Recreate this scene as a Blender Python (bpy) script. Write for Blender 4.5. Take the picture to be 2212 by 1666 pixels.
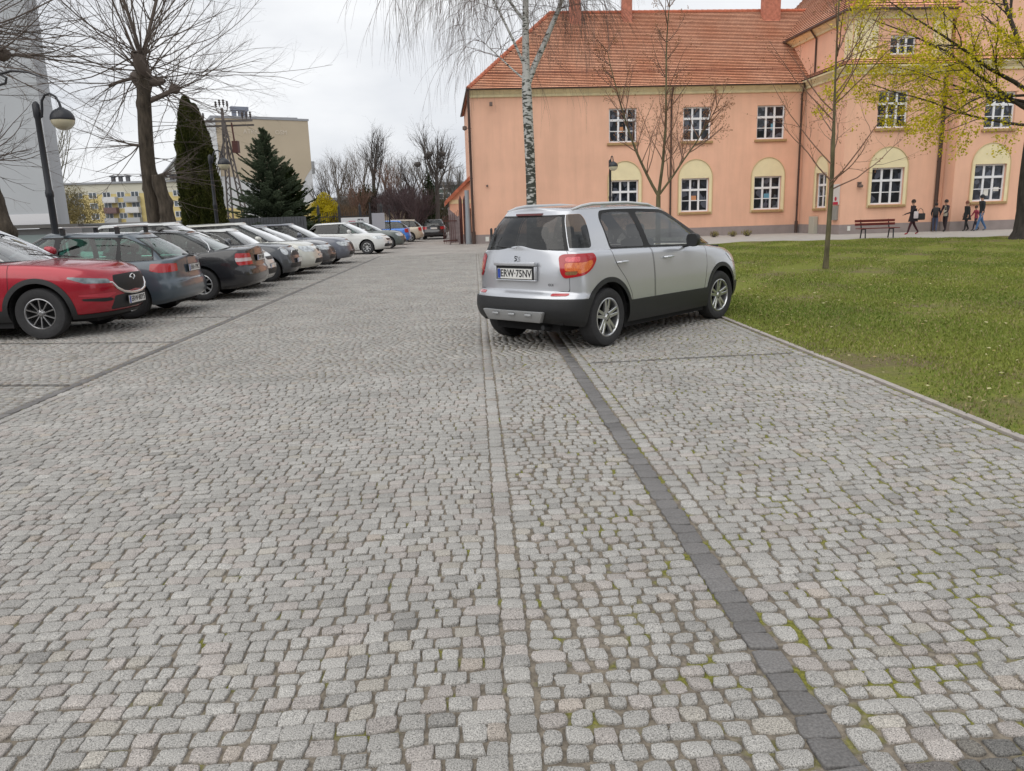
import bpy, math, random
import numpy as np
from mathutils import Vector, Matrix
R = math.radians
sc = bpy.context.scene
for _o in list(bpy.data.objects): bpy.data.objects.remove(_o)

# ---------------------------------------------------------------- camera, sky, sun, exposure
CW, CH = 2212., 1666.                     # grid the photograph was measured on
FPX = 1662.; PITCH = R(12.45); ROLL = R(1.8); EYE = 1.52
_f = np.array([0, math.cos(PITCH), -math.sin(PITCH)]); _u0 = np.array([0, math.sin(PITCH), math.cos(PITCH)]); _r0 = np.array([1., 0, 0])
_r = math.cos(ROLL)*_r0 - math.sin(ROLL)*_u0; _u = math.cos(ROLL)*_u0 + math.sin(ROLL)*_r0
def _ray(x, y): return _f + _r*((x-CW/2)/FPX) - _u*((y-CH/2)/FPX)
def G(x, y, z=0.0):                       # measured point on the ground -> metres
    d = _ray(x, y); t = (z-EYE)/d[2]; p = np.array([0, 0, EYE])+d*t; return (float(p[0]), float(p[1]), float(p[2]))
def A(x, y, Y):                           # measured point standing Y metres away -> metres
    d = _ray(x, y); p = np.array([0, 0, EYE])+d*(Y/d[1]); return (float(p[0]), float(p[1]), float(p[2]))
cam_d = bpy.data.cameras.new('camera'); cam = bpy.data.objects.new('camera', cam_d); sc.collection.objects.link(cam)
M = Matrix(((_r[0], _u[0], -_f[0], 0), (_r[1], _u[1], -_f[1], 0), (_r[2], _u[2], -_f[2], EYE), (0, 0, 0, 1)))
cam.matrix_world = M
cam_d.sensor_fit = 'HORIZONTAL'; cam_d.sensor_width = 36.; cam_d.lens = 36.*FPX/CW; cam_d.clip_end = 3000; cam_d.clip_start = .05
sc.camera = cam

SUN_EL, SUN_AZ = 52., 205.                # degrees; overcast, a broad soft sun behind the camera
w = bpy.data.worlds.new("World"); sc.world = w; w.use_nodes = True
nt = w.node_tree; nt.nodes.clear(); N = nt.nodes.new; L = nt.links.new
out = N('ShaderNodeOutputWorld'); bgd = N('ShaderNodeBackground'); L(bgd.outputs[0], out.inputs[0])
sky = N('ShaderNodeTexSky'); sky.sky_type = 'NISHITA'; sky.sun_disc = False; sky.sun_elevation = R(SUN_EL); sky.sun_rotation = R(SUN_AZ)
tc = N('ShaderNodeTexCoord'); mp = N('ShaderNodeMapping'); mp.inputs['Scale'].default_value = (1., 1., 2.6)
n1 = N('ShaderNodeTexNoise'); n1.inputs['Scale'].default_value = 2.2; n1.inputs['Detail'].default_value = 7; n1.inputs['Roughness'].default_value = .5
L(tc.outputs['Generated'], mp.inputs[0]); L(mp.outputs[0], n1.inputs['Vector'])
cr = N('ShaderNodeValToRGB'); cr.color_ramp.elements[0].position = .36; cr.color_ramp.elements[0].color = (5.7, 5.95, 6.4, 1)
cr.color_ramp.elements[1].position = .62; cr.color_ramp.elements[1].color = (8.2, 8.3, 8.45, 1)
L(n1.outputs[0], cr.inputs[0])
mx = N('ShaderNodeMix'); mx.data_type = 'RGBA'; mx.inputs[0].default_value = .97
L(sky.outputs[0], mx.inputs[6]); L(cr.outputs[0], mx.inputs[7]); L(mx.outputs[2], bgd.inputs[0]); bgd.inputs[1].default_value = .1
sd = bpy.data.lights.new('sun', 'SUN'); sd.energy = 1.4; sd.angle = R(80); sd.color = (1, .96, .9)
sun = bpy.data.objects.new('sun', sd); sc.collection.objects.link(sun)
az, el = R(SUN_AZ), R(SUN_EL)
sdir = Vector((math.sin(az)*math.cos(el), math.cos(az)*math.cos(el), math.sin(el)))
sun.rotation_euler = sdir.to_track_quat('Z', 'Y').to_euler()
sc.view_settings.view_transform = 'Standard'; sc.view_settings.look = 'None'; sc.view_settings.exposure = .28; sc.view_settings.gamma = 1
sc.cycles.max_bounces = 6; sc.cycles.transparent_max_bounces = 12; sc.cycles.diffuse_bounces = 3; sc.cycles.glossy_bounces = 3
sc.cycles.caustics_reflective = False; sc.cycles.caustics_refractive = False

# ---------------------------------------------------------------- helpers
def tag(o, label=None, cat=None, group=None, kind=None):
    if label: o['label'] = label
    if cat: o['category'] = cat
    if group: o['group'] = group
    if kind: o['kind'] = kind
    return o
def empty(name, loc=(0, 0, 0), rz=0., label=None, cat=None, group=None):
    o = bpy.data.objects.new(name, None); sc.collection.objects.link(o); o.location = loc; o.rotation_euler = (0, 0, rz)
    o.empty_display_size = .2
    return tag(o, label, cat, group)
def kids(o): return [c for c in bpy.data.objects if c.parent is o]
def copy_tree(o, parent=None):
    ch = kids(o); c = o.copy(); sc.collection.objects.link(c)
    if parent is not None: c.parent = parent
    for k in ch: copy_tree(k, c)
    return c
def new_obj(name, me, parent=None):
    o = bpy.data.objects.new(name, me); sc.collection.objects.link(o)
    if parent is not None: o.parent = parent
    return o
def np_mesh(name, V, F, mats=None, mi=None, smooth=True, parent=None, normals=None, col=None):
    """V (n,3); F (m,k) int array of equal-sized faces or list of such arrays"""
    Fs = F if isinstance(F, list) else [F]
    Fs = [np.asarray(f, dtype=np.int32) for f in Fs if len(f)]
    V = np.asarray(V, dtype=np.float32)
    me = bpy.data.meshes.new(name)
    nl = sum(f.size for f in Fs); npl = sum(len(f) for f in Fs)
    me.vertices.add(len(V)); me.vertices.foreach_set('co', V.ravel())
    me.loops.add(nl); me.polygons.add(npl)
    if npl:
        me.loops.foreach_set('vertex_index', np.concatenate([f.ravel() for f in Fs]))
        tot = np.concatenate([np.full(len(f), f.shape[1], dtype=np.int32) for f in Fs])
        st = np.concatenate([[0], np.cumsum(tot)[:-1]]).astype(np.int32)
        me.polygons.foreach_set('loop_start', st); me.polygons.foreach_set('loop_total', tot)
        if mi is not None: me.polygons.foreach_set('material_index', np.asarray(mi, dtype=np.int32))
        me.polygons.foreach_set('use_smooth', np.full(npl, bool(smooth)))
    for m in (mats or []): me.materials.append(m)
    me.update(calc_edges=True)
    if col is not None:
        a = me.attributes.new('scol', 'FLOAT_COLOR', 'POINT'); a.data.foreach_set('color', np.asarray(col, dtype=np.float32).ravel())
    me.validate()
    if normals is not None: me.normals_split_custom_set_from_vertices([tuple(x) for x in np.asarray(normals, dtype=float)])
    return new_obj(name, me, parent)

class MB:
    """collects boxes, tubes, lathes ...; build() links them as one mesh object"""
    def __init__(s): s.v = []; s.f = []; s.m = []; s.T = Matrix.Identity(4); s.mat = 0
    def add(s, vs, fs, mat=None):
        b = len(s.v); T = s.T
        s.v += [tuple(T @ Vector(v)) for v in vs]; s.f += [tuple(b+i for i in f) for f in fs]; s.m += [s.mat if mat is None else mat]*len(fs)
        return s
    def box(s, x0, x1, y0, y1, z0, z1, mat=None):
        return s.add([(x0,y0,z0),(x1,y0,z0),(x1,y1,z0),(x0,y1,z0),(x0,y0,z1),(x1,y0,z1),(x1,y1,z1),(x0,y1,z1)],
                     [(0,3,2,1),(4,5,6,7),(0,1,5,4),(1,2,6,5),(2,3,7,6),(3,0,4,7)], mat)
    def quad(s, a, b, c, d, mat=None): return s.add([a, b, c, d], [(0, 1, 2, 3)], mat)
    def tube(s, pts, rs, n=8, mat=None, caps=True):
        pts = [Vector(p) for p in pts]
        if not hasattr(rs, '__len__'): rs = [rs]*len(pts)
        vs = []; up = Vector((0, 0, 1)); prev = None
        for i, p in enumerate(pts):
            d = (pts[min(i+1, len(pts)-1)]-pts[max(i-1, 0)])
            d = d.normalized() if d.length > 1e-9 else up
            if prev is None:
                a = d.cross(Vector((0, 0, 1)) if abs(d.z) < .9 else Vector((1, 0, 0))).normalized()
            else:
                a = prev-d*prev.dot(d); a = a.normalized() if a.length > 1e-6 else d.orthogonal().normalized()
            prev = a; b = d.cross(a)
            for k in range(n):
                t = 2*math.pi*k/n; vs.append(p+(a*math.cos(t)+b*math.sin(t))*rs[i])
        fs = [(i*n+k, i*n+(k+1) % n, (i+1)*n+(k+1) % n, (i+1)*n+k) for i in range(len(pts)-1) for k in range(n)]
        if caps: fs += [tuple(range(n-1, -1, -1)), tuple(range((len(pts)-1)*n, len(pts)*n))]
        return s.add(vs, fs, mat)
    def lathe(s, prof, n=24, c=(0, 0, 0), axis='z', mat=None, a0=0., a1=2*math.pi):
        """prof: (r, h) pairs, revolved about axis through c"""
        vs = []; full = abs(a1-a0-2*math.pi) < 1e-6; nn = n if full else n+1
        for (r, h) in prof:
            for k in range(nn):
                t = a0+(a1-a0)*k/n; x, y = r*math.cos(t), r*math.sin(t)
                vs.append({'z': (c[0]+x, c[1]+y, c[2]+h), 'y': (c[0]+x, c[1]+h, c[2]+y), 'x': (c[0]+h, c[1]+x, c[2]+y)}[axis])
        fs = [(i*nn+k, i*nn+(k+1) % nn, (i+1)*nn+(k+1) % nn, (i+1)*nn+k) for i in range(len(prof)-1) for k in range(n)]
        return s.add(vs, fs, mat)
    def prism(s, poly, y0, y1, mat=None):
        """poly in (x,z), extruded along y"""
        n = len(poly); vs = [(x, y0, z) for x, z in poly]+[(x, y1, z) for x, z in poly]
        fs = [tuple(range(n)), tuple(range(2*n-1, n-1, -1))]+[(i, i+n, (i+1) % n+n, (i+1) % n) for i in range(n)]
        return s.add(vs, fs, mat)
    def build(s, name, mats, parent=None, smooth=False, bevel=0., rec=True):
        me = bpy.data.meshes.new(name); me.from_pydata(s.v, [], s.f)
        for m in (mats if isinstance(mats, (list, tuple)) else [mats]): me.materials.append(m)
        me.polygons.foreach_set('material_index', s.m)
        import bmesh
        bm = bmesh.new(); bm.from_mesh(me)
        if rec: bmesh.ops.recalc_face_normals(bm, faces=bm.faces)
        if bevel: bmesh.ops.bevel(bm, geom=[e for e in bm.edges if e.calc_face_angle(0) > .6], offset=bevel, segments=2, affect='EDGES', profile=.5)
        if smooth:
            for f in bm.faces: f.smooth = True
            for e in bm.edges:
                if len(e.link_faces) == 2 and e.calc_face_angle(0) > R(smooth if smooth > 1 else 40): e.smooth = False
        bm.to_mesh(me); bm.free(); me.update()
        return new_obj(name, me, parent)

# ---------------------------------------------------------------- materials
_mc = {}
def srgb(r, g, b):
    f = lambda c: (c/12.92 if c <= .04045 else ((c+.055)/1.055)**2.4)
    return tuple(f(x/255.) for x in (r, g, b))
def mat(name, col, rough=.7, metal=0., var=0., vs=6., bump=0., bs=60., coat=0., spec=.5, ecol=None, col2=None, sheen=0, detail=4., stretch=None, back=None):
    if name in _mc: return _mc[name]
    m = bpy.data.materials.new(name); m.use_nodes = True; nt = m.node_tree; p = nt.nodes['Principled BSDF']; N = nt.nodes.new; L = nt.links.new
    p.inputs['Base Color'].default_value = (*col, 1); p.inputs['Roughness'].default_value = rough; p.inputs['Metallic'].default_value = metal
    p.inputs['Coat Weight'].default_value = coat; p.inputs['Coat Roughness'].default_value = .04; p.inputs['Specular IOR Level'].default_value = spec
    vec = None
    if var or bump:
        tc = N('ShaderNodeTexCoord'); mp = N('ShaderNodeMapping'); L(tc.outputs['Object'], mp.inputs[0]); vec = mp.outputs[0]
        if stretch: mp.inputs['Scale'].default_value = stretch
    src = None
    if var:
        n = N('ShaderNodeTexNoise'); n.inputs['Scale'].default_value = vs; n.inputs['Detail'].default_value = detail; L(vec, n.inputs['Vector'])
        r = N('ShaderNodeValToRGB'); r.color_ramp.elements[0].position = .3; r.color_ramp.elements[1].position = .7
        c2 = col2 if col2 else tuple(c*(1-var) for c in col); c1 = col if col2 else tuple(min(1, c*(1+var)) for c in col)
        r.color_ramp.elements[0].color = (*c2, 1); r.color_ramp.elements[1].color = (*c1, 1)
        L(n.outputs[0], r.inputs[0]); L(r.outputs[0], p.inputs['Base Color']); src = r.outputs[0]
    if bump:
        n = N('ShaderNodeTexNoise'); n.inputs['Scale'].default_value = bs; n.inputs['Detail'].default_value = 3; L(vec, n.inputs['Vector'])
        b = N('ShaderNodeBump'); b.inputs['Strength'].default_value = bump; b.inputs['Distance'].default_value = .02; L(n.outputs[0], b.inputs['Height']); L(b.outputs[0], p.inputs['Normal'])
    if ecol: p.inputs['Emission Color'].default_value = (*ecol[:3], 1); p.inputs['Emission Strength'].default_value = ecol[3]
    if back is not None:                   # unseen inner face of a sheet of bodywork: dark trim
        g = N('ShaderNodeNewGeometry'); mxs = N('ShaderNodeMixShader'); q = N('ShaderNodeBsdfDiffuse'); q.inputs[0].default_value = (*back, 1)
        o = nt.nodes['Material Output']; L(g.outputs['Backfacing'], mxs.inputs[0]); L(p.outputs[0], mxs.inputs[1]); L(q.outputs[0], mxs.inputs[2]); L(mxs.outputs[0], o.inputs[0])
    _mc[name] = m; return m
def glass(name, tint=(.35, .4, .4), refl=1.0, rough=.02, k=1.3, a=0.):
    if name in _mc: return _mc[name]
    m = bpy.data.materials.new(name); m.use_nodes = True; nt = m.node_tree; nt.nodes.clear(); N = nt.nodes.new; L = nt.links.new
    o = N('ShaderNodeOutputMaterial'); t = N('ShaderNodeBsdfTransparent'); t.inputs[0].default_value = (*tint, 1)
    g = N('ShaderNodeBsdfGlossy'); g.inputs['Roughness'].default_value = rough; g.inputs[0].default_value = (refl, refl, refl, 1)
    fr = N('ShaderNodeFresnel'); ge = N('ShaderNodeNewGeometry'); io = N('ShaderNodeMapRange'); io.inputs[3].default_value = 1.52; io.inputs[4].default_value = 1/1.52; L(ge.outputs['Backfacing'], io.inputs[0]); L(io.outputs[0], fr.inputs[0]); mu = N('ShaderNodeMath'); mu.operation = 'MULTIPLY_ADD'; mu.inputs[1].default_value = k; mu.inputs[2].default_value = a; mu.use_clamp = True
    mx = N('ShaderNodeMixShader'); L(fr.outputs[0], mu.inputs[0]); L(mu.outputs[0], mx.inputs[0]); L(t.outputs[0], mx.inputs[1]); L(g.outputs[0], mx.inputs[2]); L(mx.outputs[0], o.inputs[0])
    _mc[name] = m; return m
def text_obj(name, s, size, m, parent, loc, rot, depth=.0015, sx=1.0, align='CENTER', bold=.0):
    c = bpy.data.curves.new(name, 'FONT'); c.body = s; c.size = size; c.extrude = depth; c.align_x = align; c.align_y = 'CENTER'; c.offset = bold; c.resolution_u = 3
    t = bpy.data.objects.new(name, c); sc.collection.objects.link(t)
    dg = bpy.context.evaluated_depsgraph_get(); me = bpy.data.meshes.new_from_object(t.evaluated_get(dg))
    bpy.data.objects.remove(t); me.name = name; me.materials.clear(); me.materials.append(m)
    o = new_obj(name, me, parent); o.location = loc; o.rotation_euler = rot; o.scale = (sx, 1, 1)
    return o
# ---------------------------------------------------------------- ground: joint bed, setts, dark rows, kerb, lawn, pavements
RD = R(2.4)                                # the lane runs 2.4 degrees left of straight ahead
def ab(a, b): return (a*math.cos(RD)-b*math.sin(RD), a*math.sin(RD)+b*math.cos(RD))
m_soil = mat('far_ground', (.24, .23, .215), .95, var=.12, vs=.6, bump=.2, bs=12)
gm = MB(); gm.quad((-700, -60, -.035), (700, -60, -.035), (700, 1500, -.035), (-700, 1500, -.035)); g = gm.build('ground', m_soil); tag(g, kind='structure')

def joint_mat():
    m = bpy.data.materials.new('joint_sand'); m.use_nodes = True; nt = m.node_tree; p = nt.nodes['Principled BSDF']; N = nt.nodes.new; L = nt.links.new
    tc = N('ShaderNodeTexCoord'); p.inputs['Roughness'].default_value = .95
    def noise(s, d=4): n = N('ShaderNodeTexNoise'); n.inputs['Scale'].default_value = s; n.inputs['Detail'].default_value = d; L(tc.outputs['Object'], n.inputs['Vector']); return n.outputs[0]
    def ramp(i, a, b, ca, cb): r = N('ShaderNodeValToRGB'); r.color_ramp.elements[0].position = a; r.color_ramp.elements[1].position = b; r.color_ramp.elements[0].color = (*ca, 1); r.color_ramp.elements[1].color = (*cb, 1); L(i, r.inputs[0]); return r.outputs[0]
    sand = ramp(noise(45), .35, .65, (.14, .12, .095), (.27, .23, .18))
    moss = ramp(noise(80), .3, .7, (.10, .105, .018), (.27, .26, .045))
    sx = N('ShaderNodeSeparateXYZ'); L(tc.outputs['Object'], sx.inputs[0])
    mr = N('ShaderNodeMapRange'); mr.inputs[1].default_value = -.3; mr.inputs[2].default_value = 2.4; mr.inputs[3].default_value = 0; mr.inputs[4].default_value = .17; L(sx.outputs[0], mr.inputs[0])
    ad = N('ShaderNodeMath'); ad.operation = 'ADD'; L(noise(5.5, 6), ad.inputs[0]); L(mr.outputs[0], ad.inputs[1])
    k = ramp(ad.outputs[0], .60, .68, (0, 0, 0), (1, 1, 1))
    mx = N('ShaderNodeMix'); mx.data_type = 'RGBA'; L(k, mx.inputs[0]); L(sand, mx.inputs[6]); L(moss, mx.inputs[7]); L(mx.outputs[2], p.inputs['Base Color'])
    b = N('ShaderNodeBump'); b.inputs['Strength'].default_value = .8; b.inputs['Distance'].default_value = .01; L(noise(160), b.inputs['Height']); L(b.outputs[0], p.inputs['Normal'])
    return m
jm = MB(); jm.quad((-26, -3, -.0095), (6, -3, -.0095), (2.4, 33, -.0095), (-26, 33, -.0095)); j = jm.build('joint_bed', joint_mat()); tag(j, kind='structure')

def granite(name, dark=False):
    m = bpy.data.materials.new(name); m.use_nodes = True; nt = m.node_tree; p = nt.nodes['Principled BSDF']; N = nt.nodes.new; L = nt.links.new
    at = N('ShaderNodeAttribute'); at.attribute_name = 'scol'; tc = N('ShaderNodeTexCoord')
    def noise(s, d=2, r=.6): n = N('ShaderNodeTexNoise'); n.inputs['Scale'].default_value = s; n.inputs['Detail'].default_value = d; n.inputs['Roughness'].default_value = r; L(tc.outputs['Object'], n.inputs['Vector']); return n.outputs[0]
    def ramp(i, pts):
        r = N('ShaderNodeValToRGB'); e = r.color_ramp.elements
        while len(e) < len(pts): e.new(.5)
        for k, (q, v) in enumerate(pts): e[k].position = q; e[k].color = (v, v, v, 1)
        L(i, r.inputs[0]); return r.outputs[0]
    def mul(a, b): x = N('ShaderNodeMix'); x.data_type = 'RGBA'; x.blend_type = 'MULTIPLY'; x.inputs[0].default_value = 1; L(a, x.inputs[6]); L(b, x.inputs[7]); return x.outputs[2]
    sp = ramp(noise(235, 1.5, .8), [(.33, .25), (.43, .80), (.56, 1.04), (.67, 1.55)]) if not dark else ramp(noise(120, 3), [(.3, .7), (.7, 1.35)])
    big = ramp(noise(1.1, 5), [(.3, .84), (.7, 1.10)])
    c = mul(mul(at.outputs['Color'], sp), big); L(c, p.inputs['Base Color'])
    p.inputs['Roughness'].default_value = .72 if not dark else .55; p.inputs['Specular IOR Level'].default_value = .35
    b = N('ShaderNodeBump'); b.inputs['Strength'].default_value = .55; b.inputs['Distance'].default_value = .004; L(noise(130, 3), b.inputs['Height']); L(b.outputs[0], p.inputs['Normal'])
    return m
m_gran = granite('granite_sett'); m_basalt = granite('basalt_sett', True)
rng = np.random.default_rng(11)

def stones_mesh(name, Q, p_exp, gap, m, cols, nring=12, lod=0, hz=.0035, z0=0.0):
    """Q (n,4,2) quads in road frame -> one mesh of rounded sett heads"""
    n = len(Q)
    if n == 0: return
    th = (np.arange(nring)+.5)/nring*2*np.pi
    c = Q.mean(axis=1)
    pe = p_exp*(1+.25*rng.standard_normal(n)).clip(.55, 1.6)
    ct, st = np.cos(th), np.sin(th)
    rr = (np.abs(ct)[None]**pe[:, None]+np.abs(st)[None]**pe[:, None])**(-1/pe[:, None])
    rr = rr*(1+.03*rng.standard_normal((n, nring)))
    u = rr*ct; v = rr*st                       # in [-1,1]^2
    half = np.sqrt(((Q[:, 1]-Q[:, 0])**2).sum(1))/2; g = (1-gap/half)[:, None]
    def mapq(s):
        uu, vv = u*g*s, v*g*s
        w0, w1, w2, w3 = (1-uu)*(1-vv)/4, (1+uu)*(1-vv)/4, (1+uu)*(1+vv)/4, (1-uu)*(1+vv)/4
        return w0[..., None]*Q[:, None, 0]+w1[..., None]*Q[:, None, 1]+w2[..., None]*Q[:, None, 2]+w3[..., None]*Q[:, None, 3]
    tilt = rng.standard_normal((n, 2))*.02; h = rng.standard_normal(n)*.0018+z0
    def zz(P, base): d = P-c[:, None]; return (h[:, None]+base+(d*tilt[:, None]).sum(-1))
    rings = [(1.0, -.015), (.99, -.0055), (.962, -.0008), (.88, .0006)] if lod == 0 else ([(1.0, -.014), (.93, -.001)] if lod == 1 else [(1.0, -.012), (.9, 0.)])
    V = []
    for s, z in rings:
        P = mapq(s); zz_ = zz(P, z)
        if lod == 0 and z > -.005: zz_ = zz_+rng.standard_normal(zz_.shape)*.0006
        V.append(np.concatenate([P, zz_[..., None]], -1))
    V = np.stack(V, 1)                          # n, rings, nring, 3
    nr = len(rings); per = nr*nring
    if lod == 0:
        C = np.concatenate([c, (h+.0010)[:, None]], -1)[:, None]; V = np.concatenate([V.reshape(n, per, 3), C], 1); per += 1
    else: V = V.reshape(n, per, 3)
    k = np.arange(nring); k2 = (k+1) % nring
    q = np.concatenate([np.stack([i*nring+k, i*nring+k2, (i+1)*nring+k2, (i+1)*nring+k], 1) for i in range(nr-1)])
    F4 = (q[None]+(np.arange(n)*per)[:, None, None]).reshape(-1, 4)
    Fs = [F4]
    if lod == 0:
        t = np.stack([(nr-1)*nring+k, (nr-1)*nring+k2, np.full(nring, nr*nring)], 1); Fs.append((t[None]+(np.arange(n)*per)[:, None, None]).reshape(-1, 3))
    else: Fs.append(((nr-1)*nring+k)[None]+(np.arange(n)*per)[:, None])
    P = V.reshape(-1, 3).copy(); x, y = P[:, 0].copy(), P[:, 1].copy()
    P[:, 0] = x*math.cos(RD)-y*math.sin(RD); P[:, 1] = x*math.sin(RD)+y*math.cos(RD)
    col = np.repeat(np.concatenate([cols, np.ones((n, 1))], 1), per, 0)
    o = np_mesh(name, P, Fs, [m], col=col, smooth=True); tag(o, kind='structure'); return o

def rows(a0, a1, b0, b1, pb, pa, jit, skew=0.):
    """rows of setts filling a strip; returns (n,4,2)"""
    Q = []; b = b0
    while b < b1:
        hgt = rng.uniform(*pb)
        w_ = rng.uniform(pa[0], pa[1], int((a1-a0)/pa[0])+3); e = np.concatenate([[0], np.cumsum(w_)])+(a0-rng.uniform(0, pa[1]) if a1-a0 > .25 else a0)
        if a1-a0 > .25:
            e = e[(e > a0-.0) & (e < a1)]; e = np.concatenate([[a0], e[(e > a0+.055) & (e < a1-.055)], [a1]])
        else: e = np.array([a0, a1])
        ph = rng.uniform(0, 6); wav = lambda x: .012*np.sin(x*1.9+b*.35)+.007*np.sin(x*5.3+b)
        lo = b+wav(e)+skew*(e-a0); hi = b+hgt+wav(e)+skew*(e-a0)
        q = np.stack([np.stack([e[:-1], lo[:-1]], 1), np.stack([e[1:], lo[1:]], 1), np.stack([e[1:], hi[1:]], 1), np.stack([e[:-1], hi[:-1]], 1)], 1)
        Q.append(q); b += hgt
    Q = np.concatenate(Q); Q += rng.standard_normal(Q.shape)*jit
    return Q
def cull(Q):
    c = Q.mean(1); x = c[:, 0]*math.cos(RD)-c[:, 1]*math.sin(RD); y = c[:, 0]*math.sin(RD)+c[:, 1]*math.cos(RD)
    return Q[(np.abs(x) < .72*y+1.3) & (y > 1.1)]
def scols(n, dark=False):
    base = np.array([.158, .152, .148]) if dark else np.array([.368, .356, .334])
    k = base[None]*(1+(.09 if dark else .065)*rng.standard_normal(n))[:, None].clip(.65, 1.35)
    if not dark:
        pk = rng.random(n); k[pk < .2] *= np.array([1.015, .965, .955]); k[pk > .985] *= .78; yl = rng.random(n) < .06; k[yl] *= np.array([1.02, .985, .93])
    return k.clip(0, .75)
lanes = [  # a0, a1, row pitch, stone width, roundness exponent, gap, jitter, dark, skew
    (-4.10, -4.00, (.13, .20), None, 9, .004, .002, True, 0),
    (-3.99, -3.90, (.09, .13), None, 10, .0026, .0045, False, 0),
    (-3.895, .04, (.062, .080), (.062, .104), 11, .0034, .0040, False, 0),
    (.042, .135, (.072, .098), None, 10, .0026, .0045, False, 0),
    (.137, .905, (.066, .083), (.068, .095), 5.2, .0056, .0062, False, 0),
    (.908, 1.024, (.08, .14), None, 12, .0018, .004, True, 0),
    (1.027, 1.128, (.085, .115), None, 4.2, .007, .004, False, 0),
    (1.13, 3.365, (.066, .083), (.070, .104), 7.5, .0050, .0058, False, .05),
    (3.37, 3.46, (.09, .15), None, 5, .005, .003, False, 0)]
LODB = [(1.0, 7.5, 12, 0), (7.5, 16, 8, 1), (16, 33.5, 6, 2)]
for (a0, a1, pb, pa, pe, gp, jt, dk, skw) in lanes:
    for (b0, b1, nrg, lod) in LODB:
        if a0 > 1. and b0 > 15: continue
        Q = cull(rows(a0, a1, b0, b1, pb, pa or (a1-a0, a1-a0+.001), jt, skw))
        if dk: nm = 'dark_sett_line'
        else: nm = 'road'
        cl = scols(len(Q), dk)
        if a0 == 1.13:                        # the cross rows of dark setts between the bays
            c = Q.mean(1); bb = c[:, 1]-skw*(c[:, 0]-a0)
            for r0 in (1.80, 7.83):
                k = np.abs(bb-r0) < .052; cl[k] = cl[k]*.42
        stones_mesh(nm, Q, pe, gp, m_basalt if dk else m_gran, cl, nrg, lod)
# parking strip on the left, laid askew, with thin dark rows between the bays
for (b0, b1, nrg, lod) in [(3., 16, 8, 1), (16, 33.5, 6, 2)]:
    Q = cull(rows(-16. if b0 > 5 else -13., -4.11, b0-2, b1, (.085, .10), (.085, .13), .004, 0))
    c = Q.mean(1); off = -(c[:, 0]+4.1)*.19; Q = Q+np.stack([0*off, off], 1)[:, None]
    c = Q.mean(1); Q = Q[(c[:, 1] < b1)]; c = Q.mean(1)
    cl = scols(len(Q)); bb = c[:, 1]+(c[:, 0]+4.1)*.19
    for r0 in np.arange(7.75, 34, 2.68):
        k = np.abs(bb-r0) < .05; cl[k] = cl[k]*.42
    k = (np.abs(c[:, 0]+7) < 3.6)
    stones_mesh('parking_bays', Q, 4.5, .006, m_gran, cl, nrg, lod)
# far paving beyond the modelled setts: same granite as a sheet
def far_paving():
    m = bpy.data.materials.new('far_paving'); m.use_nodes = True; nt = m.node_tree; p = nt.nodes['Principled BSDF']; N = nt.nodes.new; L = nt.links.new
    tc = N('ShaderNodeTexCoord'); b = N('ShaderNodeTexBrick'); b.inputs['Scale'].default_value = 1; b.inputs['Brick Width'].default_value = .11; b.inputs['Row Height'].default_value = .09; b.inputs['Mortar Size'].default_value = .007
    b.inputs['Color1'].default_value = (.36, .35, .33, 1); b.inputs['Color2'].default_value = (.43, .40, .375, 1); b.inputs['Mortar'].default_value = (.15, .13, .1, 1); b.inputs['Bias'].default_value = 0
    L(tc.outputs['Object'], b.inputs['Vector']); n = N('ShaderNodeTexNoise'); n.inputs['Scale'].default_value = .7; n.inputs['Detail'].default_value = 6; L(tc.outputs['Object'], n.inputs['Vector'])
    r = N('ShaderNodeValToRGB'); r.color_ramp.elements[0].position = .3; r.color_ramp.elements[1].position = .7; r.color_ramp.elements[0].color = (.8, .8, .8, 1); r.color_ramp.elements[1].color = (1.1, 1.1, 1.1, 1); L(n.outputs[0], r.inputs[0])
    x = N('ShaderNodeMix'); x.data_type = 'RGBA'; x.blend_type = 'MULTIPLY'; x.inputs[0].default_value = 1; L(b.outputs[0], x.inputs[6]); L(r.outputs[0], x.inputs[7]); L(x.outputs[2], p.inputs['Base Color']); p.inputs['Roughness'].default_value = .85
    return m
m_far = far_paving()
fm = MB()
for (p, q, r_, s_) in [((-60, 33.2), (8.5, 33.2), (6, 150), (-60, 150)), ((-60, 6), (-16.2, 6), (-16.2, 33.2), (-60, 33.2)), ((1.026, 15.2), (3.46, 15.2), (3.46, 33.2), (1.026, 33.2))]:
    fm.quad(*[(*ab(*c), -.004 if i < 9 else 0) for i, c in enumerate((p, q, r_, s_))])
o = fm.build('far_road', m_far); tag(o, kind='structure')
# pale pavement along the school
m_pave = mat('pavement_slab', (.40, .385, .36), .85, var=.1, vs=2, bump=.15, bs=30)
pm = MB(); pm.box(0, 1, 0, 1, 0, 1); pm = MB()
P = [(3.1, 33.2), (12.0, 35.7), (21.3, 33.0), (60, 24.), (60, 60), (3.1, 60)]
pm.add([(x, y, .0) for x, y in P], [tuple(range(len(P)))]); o = pm.build('pavement', m_pave); tag(o, kind='structure')
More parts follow.
